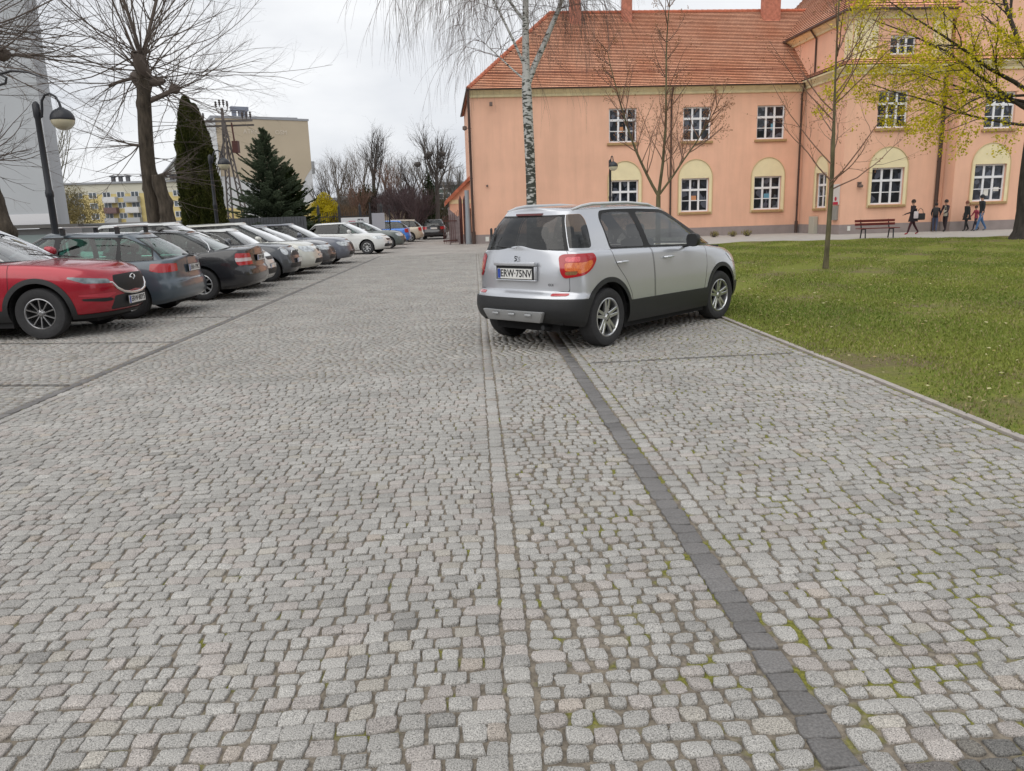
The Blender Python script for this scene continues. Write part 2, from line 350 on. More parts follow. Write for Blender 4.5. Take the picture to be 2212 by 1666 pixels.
# kerb strip along the lawn
km = MB(); m_kerb = mat('kerb_granite', (.38, .345, .32), .75, var=.14, vs=9, bump=.3, bs=120)
b = 1.6
while b < 33.5:
    ln = random.Random(int(b*100)).uniform(.7, 1.0); x0, y0 = ab(3.485, b+.004); x1, y1 = ab(3.485, b+ln-.004); x2, y2 = ab(3.545, b+ln-.004); x3, y3 = ab(3.545, b+.004)
    vs = [(x0, y0, -.03), (x3, y3, -.03), (x2, y2, -.03), (x1, y1, -.03), (x0, y0, .012), (x3, y3, .012), (x2, y2, .012), (x1, y1, .012)]
    km.add(vs, [(0, 3, 2, 1), (4, 5, 6, 7), (0, 1, 5, 4), (1, 2, 6, 5), (2, 3, 7, 6), (3, 0, 4, 7)]); b += ln
o = km.build('kerb', m_kerb, bevel=.004); tag(o, kind='structure')
# lawn: undulating turf sheet, then blades
def lawn_mat():
    m = bpy.data.materials.new('turf'); m.use_nodes = True; nt = m.node_tree; p = nt.nodes['Principled BSDF']; N = nt.nodes.new; L = nt.links.new
    tc = N('ShaderNodeTexCoord'); p.inputs['Roughness'].default_value = .95; p.inputs['Specular IOR Level'].default_value = .1
    def noise(s, d=4, r=.6): n = N('ShaderNodeTexNoise'); n.inputs['Scale'].default_value = s; n.inputs['Detail'].default_value = d; n.inputs['Roughness'].default_value = r; L(tc.outputs['Object'], n.inputs['Vector']); return n.outputs[0]
    r = N('ShaderNodeValToRGB'); e = r.color_ramp.elements; e[0].position = .3; e[0].color = (.12, .15, .035, 1); e[1].position = .72; e[1].color = (.27, .285, .06, 1); L(noise(38, 5, .7), r.inputs[0])
    s = N('ShaderNodeValToRGB'); e = s.color_ramp.elements; e[0].position = .35; e[0].color = (.15, .115, .075, 1); e[1].position = .7; e[1].color = (.24, .19, .12, 1); L(noise(25), s.inputs[0])
    k = N('ShaderNodeValToRGB'); e = k.color_ramp.elements; e[0].position = .50; e[0].color = (0, 0, 0, 1); e[1].position = .62; e[1].color = (.85, .85, .85, 1); L(noise(.42, 7, .68), k.inputs[0])
    x = N('ShaderNodeMix'); x.data_type = 'RGBA'; L(k.outputs[0], x.inputs[0]); L(r.outputs[0], x.inputs[6]); L(s.outputs[0], x.inputs[7]); L(x.outputs[2], p.inputs['Base Color'])
    b = N('ShaderNodeBump'); b.inputs['Strength'].default_value = .9; b.inputs['Distance'].default_value = .03; L(noise(55), b.inputs['Height']); L(b.outputs[0], p.inputs['Normal'])
    return m
nx, ny = 90, 120; A_ = np.linspace(0, 1, nx+1); B_ = np.linspace(0, 1, ny+1)
aa = 3.535+A_[None]**1.6*50+0*B_[:, None]; bb = 1.2+(B_[:, None]**1.3)*36+0*A_[None]
X = aa*math.cos(RD)-bb*math.sin(RD); Y = aa*math.sin(RD)+bb*math.cos(RD)
lim = np.interp(X, [3, 12.0, 21.3, 60], [33.2, 35.7, 33.0, 24.]); Y = np.minimum(Y, lim)
Z = .008+.018*np.sin(X*1.3+Y*.7)*np.minimum(1, (aa-3.56)*1.2)+.012*np.sin(X*3.1-Y*2.3)*np.minimum(1, (aa-3.56)*1.2)+.02*np.minimum(1, (aa-3.56)*.6)
def lawn_z(x, y):
    a = x*math.cos(RD)+y*math.sin(RD); k = np.minimum(1, np.maximum(0, (a-3.56)*1.2)); return .008+.018*np.sin(x*1.3+y*.7)*k+.012*np.sin(x*3.1-y*2.3)*k+.02*np.minimum(1, np.maximum(0, (a-3.56)*.6))
idx = np.arange((nx+1)*(ny+1)).reshape(ny+1, nx+1)
F = np.stack([idx[:-1, :-1], idx[:-1, 1:], idx[1:, 1:], idx[1:, :-1]], -1).reshape(-1, 4)
o = np_mesh('lawn', np.stack([X, Y, Z], -1).reshape(-1, 3), F, [lawn_mat()]); tag(o, kind='structure')
# grass blades (nobody could count them): dense near, thinner far
def blade_mat():
    m = bpy.data.materials.new('grass_blade'); m.use_nodes = True; nt = m.node_tree; p = nt.nodes['Principled BSDF']; N = nt.nodes.new; L = nt.links.new
    at = N('ShaderNodeAttribute'); at.attribute_name = 'scol'; L(at.outputs['Color'], p.inputs['Base Color']); p.inputs['Roughness'].default_value = .7; p.inputs['Specular IOR Level'].default_value = .25
    return m
NB = 420000
yy = 3.2+(rng.random(NB)**1.55)*31; a_ = 3.53+rng.random(NB)**1.15*(.68*yy+.2); xx = a_*math.cos(RD)-yy*math.sin(RD)
patch = np.sin(xx*.9+1.3)*np.sin(yy*.63+xx*.31)+.5*np.sin(xx*2.7-yy*1.9)+.35*rng.standard_normal(NB)
edge = (a_-3.56)
keep = (patch < .40)*(rng.random(NB) < np.minimum(1, .35+edge*1.3))*(yy < np.interp(xx, [3, 12.0, 21.3, 60], [33.0, 35.5, 32.6, 23.]))
xx, yy, patch = xx[keep], yy[keep], patch[keep]; n = len(xx)
hh = rng.uniform(.012, .036, n)*(1+yy*.012); ww = rng.uniform(.0025, .0045, n)*(1+yy*.16); ang = rng.uniform(0, np.pi*2, n); ln = rng.uniform(.1, .9, n)*hh
z = lawn_z(xx, yy)-.004; cx, sx_ = np.cos(ang), np.sin(ang); la = rng.uniform(0, np.pi*2, n)
V = np.stack([np.stack([xx-cx*ww, yy-sx_*ww, z], -1), np.stack([xx+cx*ww, yy+sx_*ww, z], -1), np.stack([xx+np.cos(la)*ln, yy+np.sin(la)*ln, z+hh], -1)], 1)
g1, g2 = np.array([.10, .16, .026]), np.array([.28, .30, .06]); t = (rng.random(n)*.45+.3*(np.sin(xx*1.7+yy*.9)*.5+.5)+.25*(np.sin(xx*.5-yy*.8+2)*np.sin(yy*.33+xx*.21)*.5+.5))[:, None]
bc = g1*(1-t)+g2*t; dry = rng.random(n) < np.where(patch > .2, .45, .10); bc[dry] = np.array([.30, .25, .12])
o = np_mesh('grass', V.reshape(-1, 3), np.arange(n*3).reshape(-1, 3), [blade_mat()], col=np.repeat(np.concatenate([bc, np.ones((n, 1))], 1), 3, 0), smooth=False)
tag(o, 'short green and yellowish lawn grass beside the cobbled bays', 'grass', kind='stuff')
# tiny fallen petals and leaf scraps over the lawn
n = 800; yy = 4+(rng.random(n)**1.3)*28; a_ = 3.6+rng.random(n)*(.66*yy); xx = a_*math.cos(RD)-yy*math.sin(RD); z = lawn_z(xx, yy)+.03; s = rng.uniform(.008, .02, n)*(1+yy*.03); an = rng.uniform(0, 6.28, n)
V = np.stack([np.stack([xx+np.cos(an+k)*s, yy+np.sin(an+k)*s, z+rng.uniform(-.006, .006, n)], -1) for k in (0, 1.5, 3.1, 4.6)], 1)
cc = np.where(rng.random((n, 1)) < .6, np.array([[.46, .42, .22]]), np.array([[.42, .30, .14]])); cc = np.concatenate([cc, np.ones((n, 1))], 1)
o = np_mesh('fallen_leaves', V.reshape(-1, 3), np.arange(n*4).reshape(-1, 4), [blade_mat()], col=np.repeat(cc, 4, 0), smooth=False)
tag(o, 'pale petals and leaf scraps scattered over the lawn', 'fallen leaves', kind='stuff')
# ---------------------------------------------------------------- the salmon school building
m_wall = mat('salmon_render', (.82, .49, .35), .93, var=.035, vs=1.1, bump=.12, bs=90, detail=6)
def weather(m, z0, amt=.13):              # rain streaks and a damp, dirty foot on rendered walls
    nt = m.node_tree; N = nt.nodes.new; L = nt.links.new; p = nt.nodes['Principled BSDF']; src = p.inputs['Base Color'].links[0].from_socket
    tc = N('ShaderNodeTexCoord'); mp = N('ShaderNodeMapping'); mp.inputs['Scale'].default_value = (1.1, 1.1, .12); L(tc.outputs['Object'], mp.inputs[0])
    n = N('ShaderNodeTexNoise'); n.inputs['Scale'].default_value = 1.5; n.inputs['Detail'].default_value = 7; n.inputs['Roughness'].default_value = .65; L(mp.outputs[0], n.inputs['Vector'])
    r = N('ShaderNodeValToRGB'); e = r.color_ramp.elements; e[0].position = .36; e[0].color = (1-amt*1.7, 1-amt*1.8, 1-amt*1.8, 1); e[1].position = .58; e[1].color = (1.03, 1.03, 1.03, 1); L(n.outputs[0], r.inputs[0])
    n2 = N('ShaderNodeTexNoise'); n2.inputs['Scale'].default_value = .35; n2.inputs['Detail'].default_value = 3; L(tc.outputs['Object'], n2.inputs['Vector']); r2 = N('ShaderNodeValToRGB'); e = r2.color_ramp.elements; e[0].position = .3; e[0].color = (.93, .93, .92, 1); e[1].position = .7; e[1].color = (1.04, 1.03, 1.03, 1); L(n2.outputs[0], r2.inputs[0])
    x = N('ShaderNodeMix'); x.data_type = 'RGBA'; x.blend_type = 'MULTIPLY'; x.inputs[0].default_value = 1; L(src, x.inputs[6]); L(r.outputs[0], x.inputs[7])
    y = N('ShaderNodeMix'); y.data_type = 'RGBA'; y.blend_type = 'MULTIPLY'; y.inputs[0].default_value = 1; L(x.outputs[2], y.inputs[6]); L(r2.outputs[0], y.inputs[7]); L(y.outputs[2], p.inputs['Base Color'])
weather(m_wall, .5, .03)
m_wallY = mat('cream_render', (.82, .72, .46), .92, var=.05, vs=2, bump=.1, bs=90)
m_plinth = mat('grey_plinth', (.30, .255, .245), .93, var=.08, vs=2.5, bump=.2, bs=40)
m_white = mat('white_window_frame', (.82, .83, .86), .45)
m_sill = mat('tan_sill', (.40, .26, .12), .8, var=.12, vs=8)
m_pipe = mat('brown_pipe', (.075, .045, .036), .45, var=.1, vs=5)
m_pane = None
def pane_mat(k):
    nm = 'window_pane_%d' % k
    if nm in _mc: return _mc[nm]
    m = bpy.data.materials.new(nm); m.use_nodes = True; nt = m.node_tree; p = nt.nodes['Principled BSDF']; N = nt.nodes.new; L = nt.links.new
    tc = N('ShaderNodeTexCoord'); n = N('ShaderNodeTexVoronoi'); n.inputs['Scale'].default_value = 3.1+.8*k; L(tc.outputs['Object'], n.inputs['Vector'])
    r = N('ShaderNodeValToRGB'); r.color_ramp.interpolation = 'CONSTANT'; e = r.color_ramp.elements; e[0].position = 0; e[0].color = (.012, .015, .022, 1); e[1].position = .52; e[1].color = (.03, .036, .05, 1)
    x = e.new(.8); x.color = (.09, .10, .13, 1)
    sp = N('ShaderNodeSeparateColor'); L(n.outputs['Color'], sp.inputs[0]); L(sp.outputs[0], r.inputs[0]); L(r.outputs[0], p.inputs['Base Color'])
    p.inputs['Roughness'].default_value = .05; p.inputs['Specular IOR Level'].default_value = .45
    b = N('ShaderNodeBump'); b.inputs['Strength'].default_value = .08; n2 = N('ShaderNodeTexNoise'); n2.inputs['Scale'].default_value = 1.2; L(tc.outputs['Object'], n2.inputs['Vector']); L(n2.outputs[0], b.inputs['Height']); L(b.outputs[0], p.inputs['Normal'])
    _mc[nm] = m; return m
FA = R(4.9)
school = empty('school_building', (-1.8, 44.8, 0), FA, 'long salmon school building with red tiled hip roof and projecting wing', 'school building')
# local frame: x along the front, y into the building, z up
EV = 8.32
def wall_holes(mb, o, u, x0, x1, z0, z1, holes, depth=.18, mt=0, mr=0):
    """vertical wall from origin o along unit u (x,y); holes (xa,xb,za,zb); reveals go inward"""
    nrm = (-u[1], u[0])                     # points into the building
    P = lambda x, z, d=0.: (o[0]+u[0]*x+nrm[0]*d, o[1]+u[1]*x+nrm[1]*d, z)
    xs = sorted({x0, x1, *[h[0] for h in holes], *[h[1] for h in holes]}); zs = sorted({z0, z1, *[h[2] for h in holes], *[h[3] for h in holes]})
    for a, b in zip(xs[:-1], xs[1:]):
        for c, d in zip(zs[:-1], zs[1:]):
            if any(h[0]-1e-6 <= a and b <= h[1]+1e-6 and h[2]-1e-6 <= c and d <= h[3]+1e-6 for h in holes): continue
            mb.quad(P(a, c), P(b, c), P(b, d), P(a, d), mt)
    for (a, b, c, d) in holes:
        mb.quad(P(a, c), P(a, d), P(a, d, depth), P(a, c, depth), mr); mb.quad(P(b, c, depth), P(b, d, depth), P(b, d), P(b, c), mr)
        mb.quad(P(a, d), P(b, d), P(b, d, depth), P(a, d, depth), mr); mb.quad(P(a, c), P(a, c, depth), P(b, c, depth), P(b, c), mr)
    return P
wcount = [0]
def school_window(parent, P, xa, xb, za, zb, upper_frac=.34, cols=3, depth=.13, low=None, papers=()):
    """white casement: three lights, thick transom, lower lights halved"""
    k = wcount[0] % 4; wcount[0] += 1
    W_, H_ = xb-xa, zb-za; fr = MB(); t = .08
    org = Vector(P(xa, za, depth)); ux = (Vector(P(xb, za, depth))-org).normalized(); un = (Vector(P(xa, za, depth+1))-org).normalized(); fr.T = Matrix(((ux.x, un.x, 0, org.x), (ux.y, un.y, 0, org.y), (0, 0, 1, org.z), (0, 0, 0, 1)))
    e = .001
    def bar(x0, x1, z0, z1, d0, d1): fr.box(x0, x1, d0, d1, z0, z1)
    bar(e, t, 0, H_, 0, .07); bar(W_-t, W_-e, 0, H_, 0, .07); bar(t, W_-t, e, t, 0, .07); bar(t, W_-t, H_-t, H_-e, 0, .07)
    zt = H_*(1-upper_frac); bar(t, W_-t, zt-.07, zt+.05, -.02, .07)
    cw = (W_-2*t)/cols
    for i in range(1, cols): bar(t+cw*i-.055, t+cw*i+.055, t, zt-.07, .003, .07); bar(t+cw*i-.055, t+cw*i+.055, zt+.05, H_-t, .003, .07)
    for i in range(cols): zm = t+(zt-.07-t)*.5; bar(t+cw*i+(.055 if i else 0), t+cw*(i+1)-(.055 if i < cols-1 else 0), zm-.022, zm+.022, .012, .06)
    f = fr.build('window', m_white, parent)
    pn = MB(); pn.T = fr.T; pn.quad((t, .05, t), (W_-t, .05, t), (W_-t, .05, H_-t), (t, .05, H_-t)); pn.build('pane', pane_mat(k), f)
    sl = MB(); sl.T = fr.T; sl.box(-.12, W_+.12, -.12-depth, .0, -.16, -.03); sl.build('sill', m_sill, f, bevel=.012)
    for (px, pz, pw, ph, mm) in papers:
        q = MB(); q.T = fr.T; q.box(px, px+pw, .035, .042, pz, pz+ph); q.build('paper_notice', mm, f)
    return f
def arch(parent, P, xa, xb, zb, ztop, zsill, m):
    """raised cream surround with a blind semicircular head above a ground-floor window"""
    e = .17; mb = MB(); w2 = (xb-xa)/2+e; cx = (xa+xb)/2; n = 20; pr = -.025; hh = ztop-zb
    arc = [(cx-w2*math.cos(math.pi*i/n), zb+hh*math.sin(math.pi*i/n)) for i in range(n+1)]
    V = [P(x, z, pr) for x, z in arc]; mb.add(V, [tuple(range(n+1))])
    for i in range(n): mb.quad(P(*arc[i], pr), P(*arc[i], 0), P(*arc[i+1], 0), P(*arc[i+1], pr))
    for (a, b) in ((cx-w2, xa), (xb, cx+w2)):
        mb.quad(P(a, zsill, pr), P(b, zsill, pr), P(b, zb, pr), P(a, zb, pr)); mb.quad(P(a, zsill, pr), P(a, zb, pr), P(a, zb, 0), P(a, zsill, 0)); mb.quad(P(b, zsill, pr), P(b, zb, pr), P(b, zb, 0.1), P(b, zsill, 0.1))
    o = mb.build('arched_surround', m, parent, rec=False)
    md = MB(); pts = [P(x+(x-cx)*.02, z+.02, pr-.012) for x, z in arc]; md.tube([P(cx-w2-.02, zsill, pr-.012)]+pts+[P(cx+w2+.02, zsill, pr-.012)], .028, 6); md.build('moulding', mat('moulding_tan', (.62, .46, .27), .9), o)
paper = mat('notice_paper', (.75, .74, .7), .8); paper2 = mat('notice_blue', (.12, .3, .42), .8); paper3 = mat('notice_orange', (.55, .25, .12), .8)
wb = MB()
XR = 19.15                                   # where the wing begins
hu = [(7.93, 9.55), (12.15, 13.8), (16.42, 18.0)]   # placeholders, set below
ups = [(7.78, 9.42), (12.02, 13.64), (16.38, 18.02)]
lows = [(7.86, 9.46), (11.98, 13.62), (16.32, 17.95)]
ups = [(7.75, 9.35), (12.03, 13.65), (16.36, 18.02)]
holes = [(a, b, 5.38, 7.22) for a, b in ups]+[(a, b, 1.42, 3.30) for a, b in lows]
P = wall_holes(wb, (0, 0), (1, 0), 0, XR, .5, EV, holes)
# left end wall, back wall and right side
DP = 10.6
wall_holes(wb, (0, DP), (0, -1), 0, DP, .5, EV, [])
wb.quad((0, DP, 0), (XR, DP, 0), (XR, DP, EV), (0, DP, EV))
for (a, b) in ups: pass
# wing
WX, WY = 19.15, -4.75                         # front-left corner of the wing in the local frame
P2h = [(1.7, 3.35, 5.38, 7.22), (1.62, 3.40, 1.50, 3.38)]
SW = 4.75
Ps = wall_holes(wb, (WX, 0), (0, -1), -.0, SW, .5, EV+.05, [(1.9, 3.1, 1.42, 3.30)])
BW = 5.6
Pb = wall_holes(wb, (WX, WY), (1, 0), 0, BW, .5, EV+.05, P2h)
Pr = wall_holes(wb, (WX+BW, WY), (0, -1), 0, .9, .5, 12.5, [])
CW_ = 12.
Pc = wall_holes(wb, (WX+BW, WY-.9), (1, 0), 0, CW_, .5, 12.5, [(1.35, 3.0, 5.15, 6.95), (1.1, 2.85, 1.50, 3.38), (5.2, 6.9, 5.15, 6.95), (5.2, 6.9, 1.5, 3.38)])
# upper storey of the wing, set back a little
UX, UY = WX+.22, WY+.22
wb.quad((UX, 6, EV), (UX, UY, EV), (UX, UY, 11.1), (UX, 6, 11.1))
Pu = wall_holes(wb, (UX, UY), (1, 0), 0, BW-.3, EV, 11.1, [(2.05, 3.45, 9.0, 9.95)])
wb.build('wall', m_wall, school, rec=False)
pl = MB()
for (a, b, c, d) in [(-.04, WX, -.04, .0)]: pl.box(a, b, c, d, -.05, .5)
pl.box(-.04, 0, 0, DP, -.05, .5); pl.box(WX-.04, WX, WY-.04, -.045, -.05, .5); pl.box(WX, WX+BW, WY-.04, WY, -.05, .5)
pl.box(WX+BW-.04, WX+BW, WY-.94, WY-.045, -.05, .5); pl.box(WX+BW, WX+BW+CW_, WY-.94, WY-.9, -.05, .5); pl.build('plinth', m_plinth, school)
for i, (a, b) in enumerate(ups): school_window(school, P, a, b, 5.38, 7.22, papers=[(.9, .5, .25, .35, paper2)] if i == 2 else ([(.65, .55, .2, .3, paper3)] if i == 0 else ()))
for i, (a, b) in enumerate(lows):
    school_window(school, P, a, b, 1.42, 3.30, papers=[(.65, .62, .3, .28, paper3)] if i == 1 else ([(.68, .6, .32, .3, paper2)] if i == 2 else ()))
    arch(school, P, a, b, 3.30, 4.33, 1.26, m_wallY)
school_window(school, Ps, 1.9, 3.1, 1.42, 3.30, cols=2); arch(school, Ps, 1.9, 3.1, 3.30, 4.2, 1.26, m_wallY)
school_window(school, Pb, 1.7, 3.35, 5.38, 7.22); school_window(school, Pb, 1.62, 3.40, 1.50, 3.38); arch(school, Pb, 1.62, 3.40, 3.38, 4.42, 1.34, m_wallY)
school_window(school, Pc, 1.35, 3.0, 5.15, 6.95); school_window(school, Pc, 1.1, 2.85, 1.50, 3.38, papers=[(.72, .28, .26, .34, paper), (1.25, .5, .3, .2, paper)]); arch(school, Pc, 1.1, 2.85, 3.38, 4.42, 1.34, m_wallY)
school_window(school, Pc, 5.2, 6.9, 5.15, 6.95); school_window(school, Pc, 5.2, 6.9, 1.5, 3.38)
school_window(school, Pu, 2.05, 3.45, 9.0, 9.95, upper_frac=.1, cols=3)
# cream corner panels on the upper storey
for (a, b) in ((.05, 1.35), (BW-1.3, BW-.32)):
    cp = MB(); cp.box(UX+a, UX+b, UY-.03, UY-.002, EV+.5, 10.9); cp.build('cream_panel', m_wallY, school)
cp = MB()
cp.box(UX-.03, UX-.002, UY+.0, UY+.7, EV+.5, 10.9); cp.build('cream_panel', m_wallY, school)
# cornices
def cornice(mb, a, b, z, n, prof):
    """profile (out, dz) swept from a to b (xy), n = outward normal"""
    for (o0, z0), (o1, z1) in zip(prof[:-1], prof[1:]):
        mb.quad((a[0]+n[0]*o0, a[1]+n[1]*o0, z+z0), (b[0]+n[0]*o0, b[1]+n[1]*o0, z+z0), (b[0]+n[0]*o1, b[1]+n[1]*o1, z+z1), (a[0]+n[0]*o1, a[1]+n[1]*o1, z+z1))
m_corn = mat('cornice_cream', (.76, .67, .43), .9, var=.1, vs=3)
prof = [(.01, -.42), (.10, -.40), (.11, -.28), (.2, -.2), (.3, -.1), (.36, -.08), (.36, 0), (0, .02)]
c = MB(); cornice(c, (-.05, 0), (WX, 0), EV, (0, -1), prof)
cornice(c, (WX, 0), (WX, WY-.3), EV+.1, (-1, 0), prof); cornice(c, (WX-.3, WY), (WX+BW, WY), EV+.1, (0, -1), prof)
cornice(c, (UX, 6), (UX, UY-.3), 11.1, (-1, 0), prof); cornice(c, (UX-.3, UY), (UX+BW, UY), 11.1, (0, -1), prof)
cornice(c, (WX+BW, WY-.9), (WX+BW+CW_, WY-.9), EV+.1, (0, -1), prof); cornice(c, (WX+BW, WY-.9), (WX+BW+CW_, WY-.9), 12.5, (0, -1), prof); c.build('cornice', m_corn, school, rec=False)
# tiled roofs: stepped courses
def tile_mat():
    m = bpy.data.materials.new('clay_tiles'); m.use_nodes = True; nt = m.node_tree; p = nt.nodes['Principled BSDF']; N = nt.nodes.new; L = nt.links.new
    tc = N('ShaderNodeTexCoord'); p.inputs['Roughness'].default_value = .8
    def noise(s, d=4): n = N('ShaderNodeTexNoise'); n.inputs['Scale'].default_value = s; n.inputs['Detail'].default_value = d; L(tc.outputs['Object'], n.inputs['Vector']); return n.outputs[0]
    r = N('ShaderNodeValToRGB'); e = r.color_ramp.elements; e[0].position = .3; e[0].color = (.74, .32, .18, 1); e[1].position = .7; e[1].color = (.90, .49, .32, 1); L(noise(.5, 8), r.inputs[0])
    b = N('ShaderNodeTexBrick'); b.inputs['Scale'].default_value = 1; b.inputs['Brick Width'].default_value = .19; b.inputs['Row Height'].default_value = .13; b.inputs['Mortar Size'].default_value = .006; b.offset = .5
    b.inputs['Color1'].default_value = (.88, .88, .88, 1); b.inputs['Color2'].default_value = (1.12, 1.12, 1.12, 1); b.inputs['Mortar'].default_value = (.45, .4, .4, 1)
    sx = N('ShaderNodeSeparateXYZ'); cb = N('ShaderNodeCombineXYZ'); ad = N('ShaderNodeMath'); ad.operation = 'ADD'; L(tc.outputs['Object'], sx.inputs[0]); L(sx.outputs[0], ad.inputs[0]); L(sx.outputs[1], ad.inputs[1]); L(sx.outputs[0], cb.inputs[0]); L(sx.outputs[2], cb.inputs[1]); L(cb.outputs[0], b.inputs['Vector'])
    x = N('ShaderNodeMix'); x.data_type = 'RGBA'; x.blend_type = 'MULTIPLY'; x.inputs[0].default_value = 1; L(r.outputs[0], x.inputs[6]); L(b.outputs[0], x.inputs[7]); L(x.outputs[2], p.inputs['Base Color'])
    return m
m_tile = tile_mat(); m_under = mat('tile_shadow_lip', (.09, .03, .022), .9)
def courses(mb, a, b, ia, ib, z0, z1, rise, step=.052):
    """roof plane: eave a->b at z0, upper line ia->ib at z1; sawtooth courses"""
    a, b, ia, ib = [Vector((*p[:2], z)) for p, z in ((a, z0), (b, z0), (ia, z1), (ib, z1))]
    n_ = max(2, int(((ia+ib)/2-(a+b)/2).length/rise)); nrm = (b-a).cross(ia-a).normalized()
    if nrm.z < 0: nrm = -nrm
    for i in range(n_):
        t0, t1 = i/n_, (i+1)/n_
        p, q, r_, s_ = a.lerp(ia, t0), b.lerp(ib, t0), b.lerp(ib, t1), a.lerp(ia, t1)
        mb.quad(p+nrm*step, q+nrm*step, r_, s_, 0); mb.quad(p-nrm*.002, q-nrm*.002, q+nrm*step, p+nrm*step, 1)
RZ = 13.45; OV = .42; OL = .14; E0 = EV-.02; rise = .245
D2 = DP/2
rf = MB()
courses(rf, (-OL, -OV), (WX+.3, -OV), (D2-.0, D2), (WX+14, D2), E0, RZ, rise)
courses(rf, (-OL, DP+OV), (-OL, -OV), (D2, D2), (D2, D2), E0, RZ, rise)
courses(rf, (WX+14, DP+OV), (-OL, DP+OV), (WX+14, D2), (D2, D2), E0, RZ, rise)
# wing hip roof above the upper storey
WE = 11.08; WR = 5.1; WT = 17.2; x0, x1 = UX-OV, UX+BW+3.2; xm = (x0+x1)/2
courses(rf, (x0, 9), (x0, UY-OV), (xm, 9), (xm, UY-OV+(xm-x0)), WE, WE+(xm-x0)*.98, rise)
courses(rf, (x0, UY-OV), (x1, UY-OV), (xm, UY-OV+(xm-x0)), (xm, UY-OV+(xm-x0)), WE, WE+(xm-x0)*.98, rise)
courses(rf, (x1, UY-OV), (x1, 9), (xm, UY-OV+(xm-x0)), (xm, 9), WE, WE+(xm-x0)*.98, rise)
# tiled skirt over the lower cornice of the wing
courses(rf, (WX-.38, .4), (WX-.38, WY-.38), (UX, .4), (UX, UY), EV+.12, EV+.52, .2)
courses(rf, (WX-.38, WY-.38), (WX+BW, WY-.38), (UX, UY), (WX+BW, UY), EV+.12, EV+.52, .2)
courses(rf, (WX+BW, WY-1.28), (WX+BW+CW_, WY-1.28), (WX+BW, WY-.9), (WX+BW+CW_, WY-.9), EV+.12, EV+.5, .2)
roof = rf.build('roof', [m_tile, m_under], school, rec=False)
# ridge and hip caps
m_ridge = mat('ridge_tiles', (.46, .15, .085), .8, var=.2, vs=6)
def caps(p, q, r_=.11, ln=.36):
    rc = MB()
    p, q = Vector(p), Vector(q); L_ = (q-p).length; n_ = int(L_/ln); d = (q-p)/n_
    for i in range(n_): rc.tube([p+d*i, p+d*(i+1.06)], [r_*1.08, r_*.9], 7)
    rc.build('ridge_caps', m_ridge, roof, smooth=True)
caps((D2, D2, RZ+.03), (WX+9, D2, RZ+.03)); caps((-OL, -OV, E0+.05), (D2, D2, RZ+.03)); caps((-OL, DP+OV, E0+.05), (D2, D2, RZ+.03))
caps((x0, UY-OV, WE+.05), (xm, UY-OV+(xm-x0), WE+(xm-x0)*.98))
# snow guard rail near the eave, gutters, downpipes
sg = MB()
for x in np.arange(1.2, 18.6, .9):
    yb = -OV+1.0; zb = E0+1.0*(RZ-E0)/(D2+OV); sg.box(x, x+.02, yb-.03, yb, zb, zb+.17)
for k in (0.04, .1, .15): sg.tube([(1.0, -OV+.98, E0+(RZ-E0)/(D2+OV)*.98+k), (18.6, -OV+.98, E0+(RZ-E0)/(D2+OV)*.98+k)], .008, 5)
sg.build('snow_guard', mat('snow_guard_brown', (.22, .075, .05), .6), roof)
gt = MB(); half = lambda c_, a, b, ax: gt.lathe([(.075, a), (.075, b)], 10, c_, ax, a0=math.pi, a1=2*math.pi)
gt.lathe([(.075, -.2), (.075, WX-.2)], 10, (0, -OV-.06, E0+.02), 'x', a0=math.pi, a1=2*math.pi)
gt.tube([(-OL-.05, -OV-.1, E0), (-OL-.05, DP+OV, E0)], .06, 8); gt.tube([(x0-.06, 7, WE), (x0-.06, UY-OV-.1, WE)], .07, 8); gt.tube([(x0-.06, UY-OV-.06, WE), (UX+BW, UY-OV-.06, WE)], .07, 8)
gt.build('gutter', m_pipe, school, rec=False)
def downpipe(x, y, ztop, oy=-.35, ox=0, r=.055):
    d = MB(); d.tube([(x+ox, y+oy, ztop), (x+ox, y+oy, ztop-.12), (x, y-.09, ztop-.55), (x, y-.09, .35)], r, 10); d.tube([(x, y-.09, .0), (x, y-.09, .7)], r+.035, 10)
    for z in (1.6, 3.6, 5.6, 7.2): d.lathe([(r+.012, z), (r+.012, z+.04)], 10, (x, y-.09, 0), 'z')
    return d.build('downpipe', m_pipe, school, smooth=True)
downpipe(11.32, 0, E0); downpipe(WX-.22, -.02, E0); downpipe(WX+BW-.35, WY, EV+.1, r=.1); downpipe(-.12, -.02, E0, r=.075)
dp = MB(); dp.tube([(x0-.02, -.75, WE-.05), (UX-.06, -.7, WE-.5), (UX-.06, -.7, EV+.5), (WX-.1, -.5, EV+.1)], .05, 8); dp.build('downpipe', m_pipe, school, smooth=True)
# chimneys
m_brick = mat('chimney_brick', (.42, .17, .115), .85, var=.25, vs=5, bump=.4, bs=25)
for (x, y, w_, h_) in ((6.7, 4.6, .62, 2.0), (9.9, 4.75, .55, 1.3), (18.9, 4.7, 1.05, 1.0)):
    cm = MB(); zb = E0+(y+OV)*(RZ-E0)/(D2+OV)-.5; cm.box(x-w_/2, x+w_/2, y-.28, y+.28, zb, RZ+h_); cm.box(x-w_/2-.06, x+w_/2+.06, y-.34, y+.34, RZ+h_-.3, RZ+h_-.18); cm.box(x-w_/2-.05, x+w_/2+.05, y-.33, y+.33, RZ+h_-.02, RZ+h_+.1)
    fl = cm.build('chimney', m_brick, roof, bevel=.01)
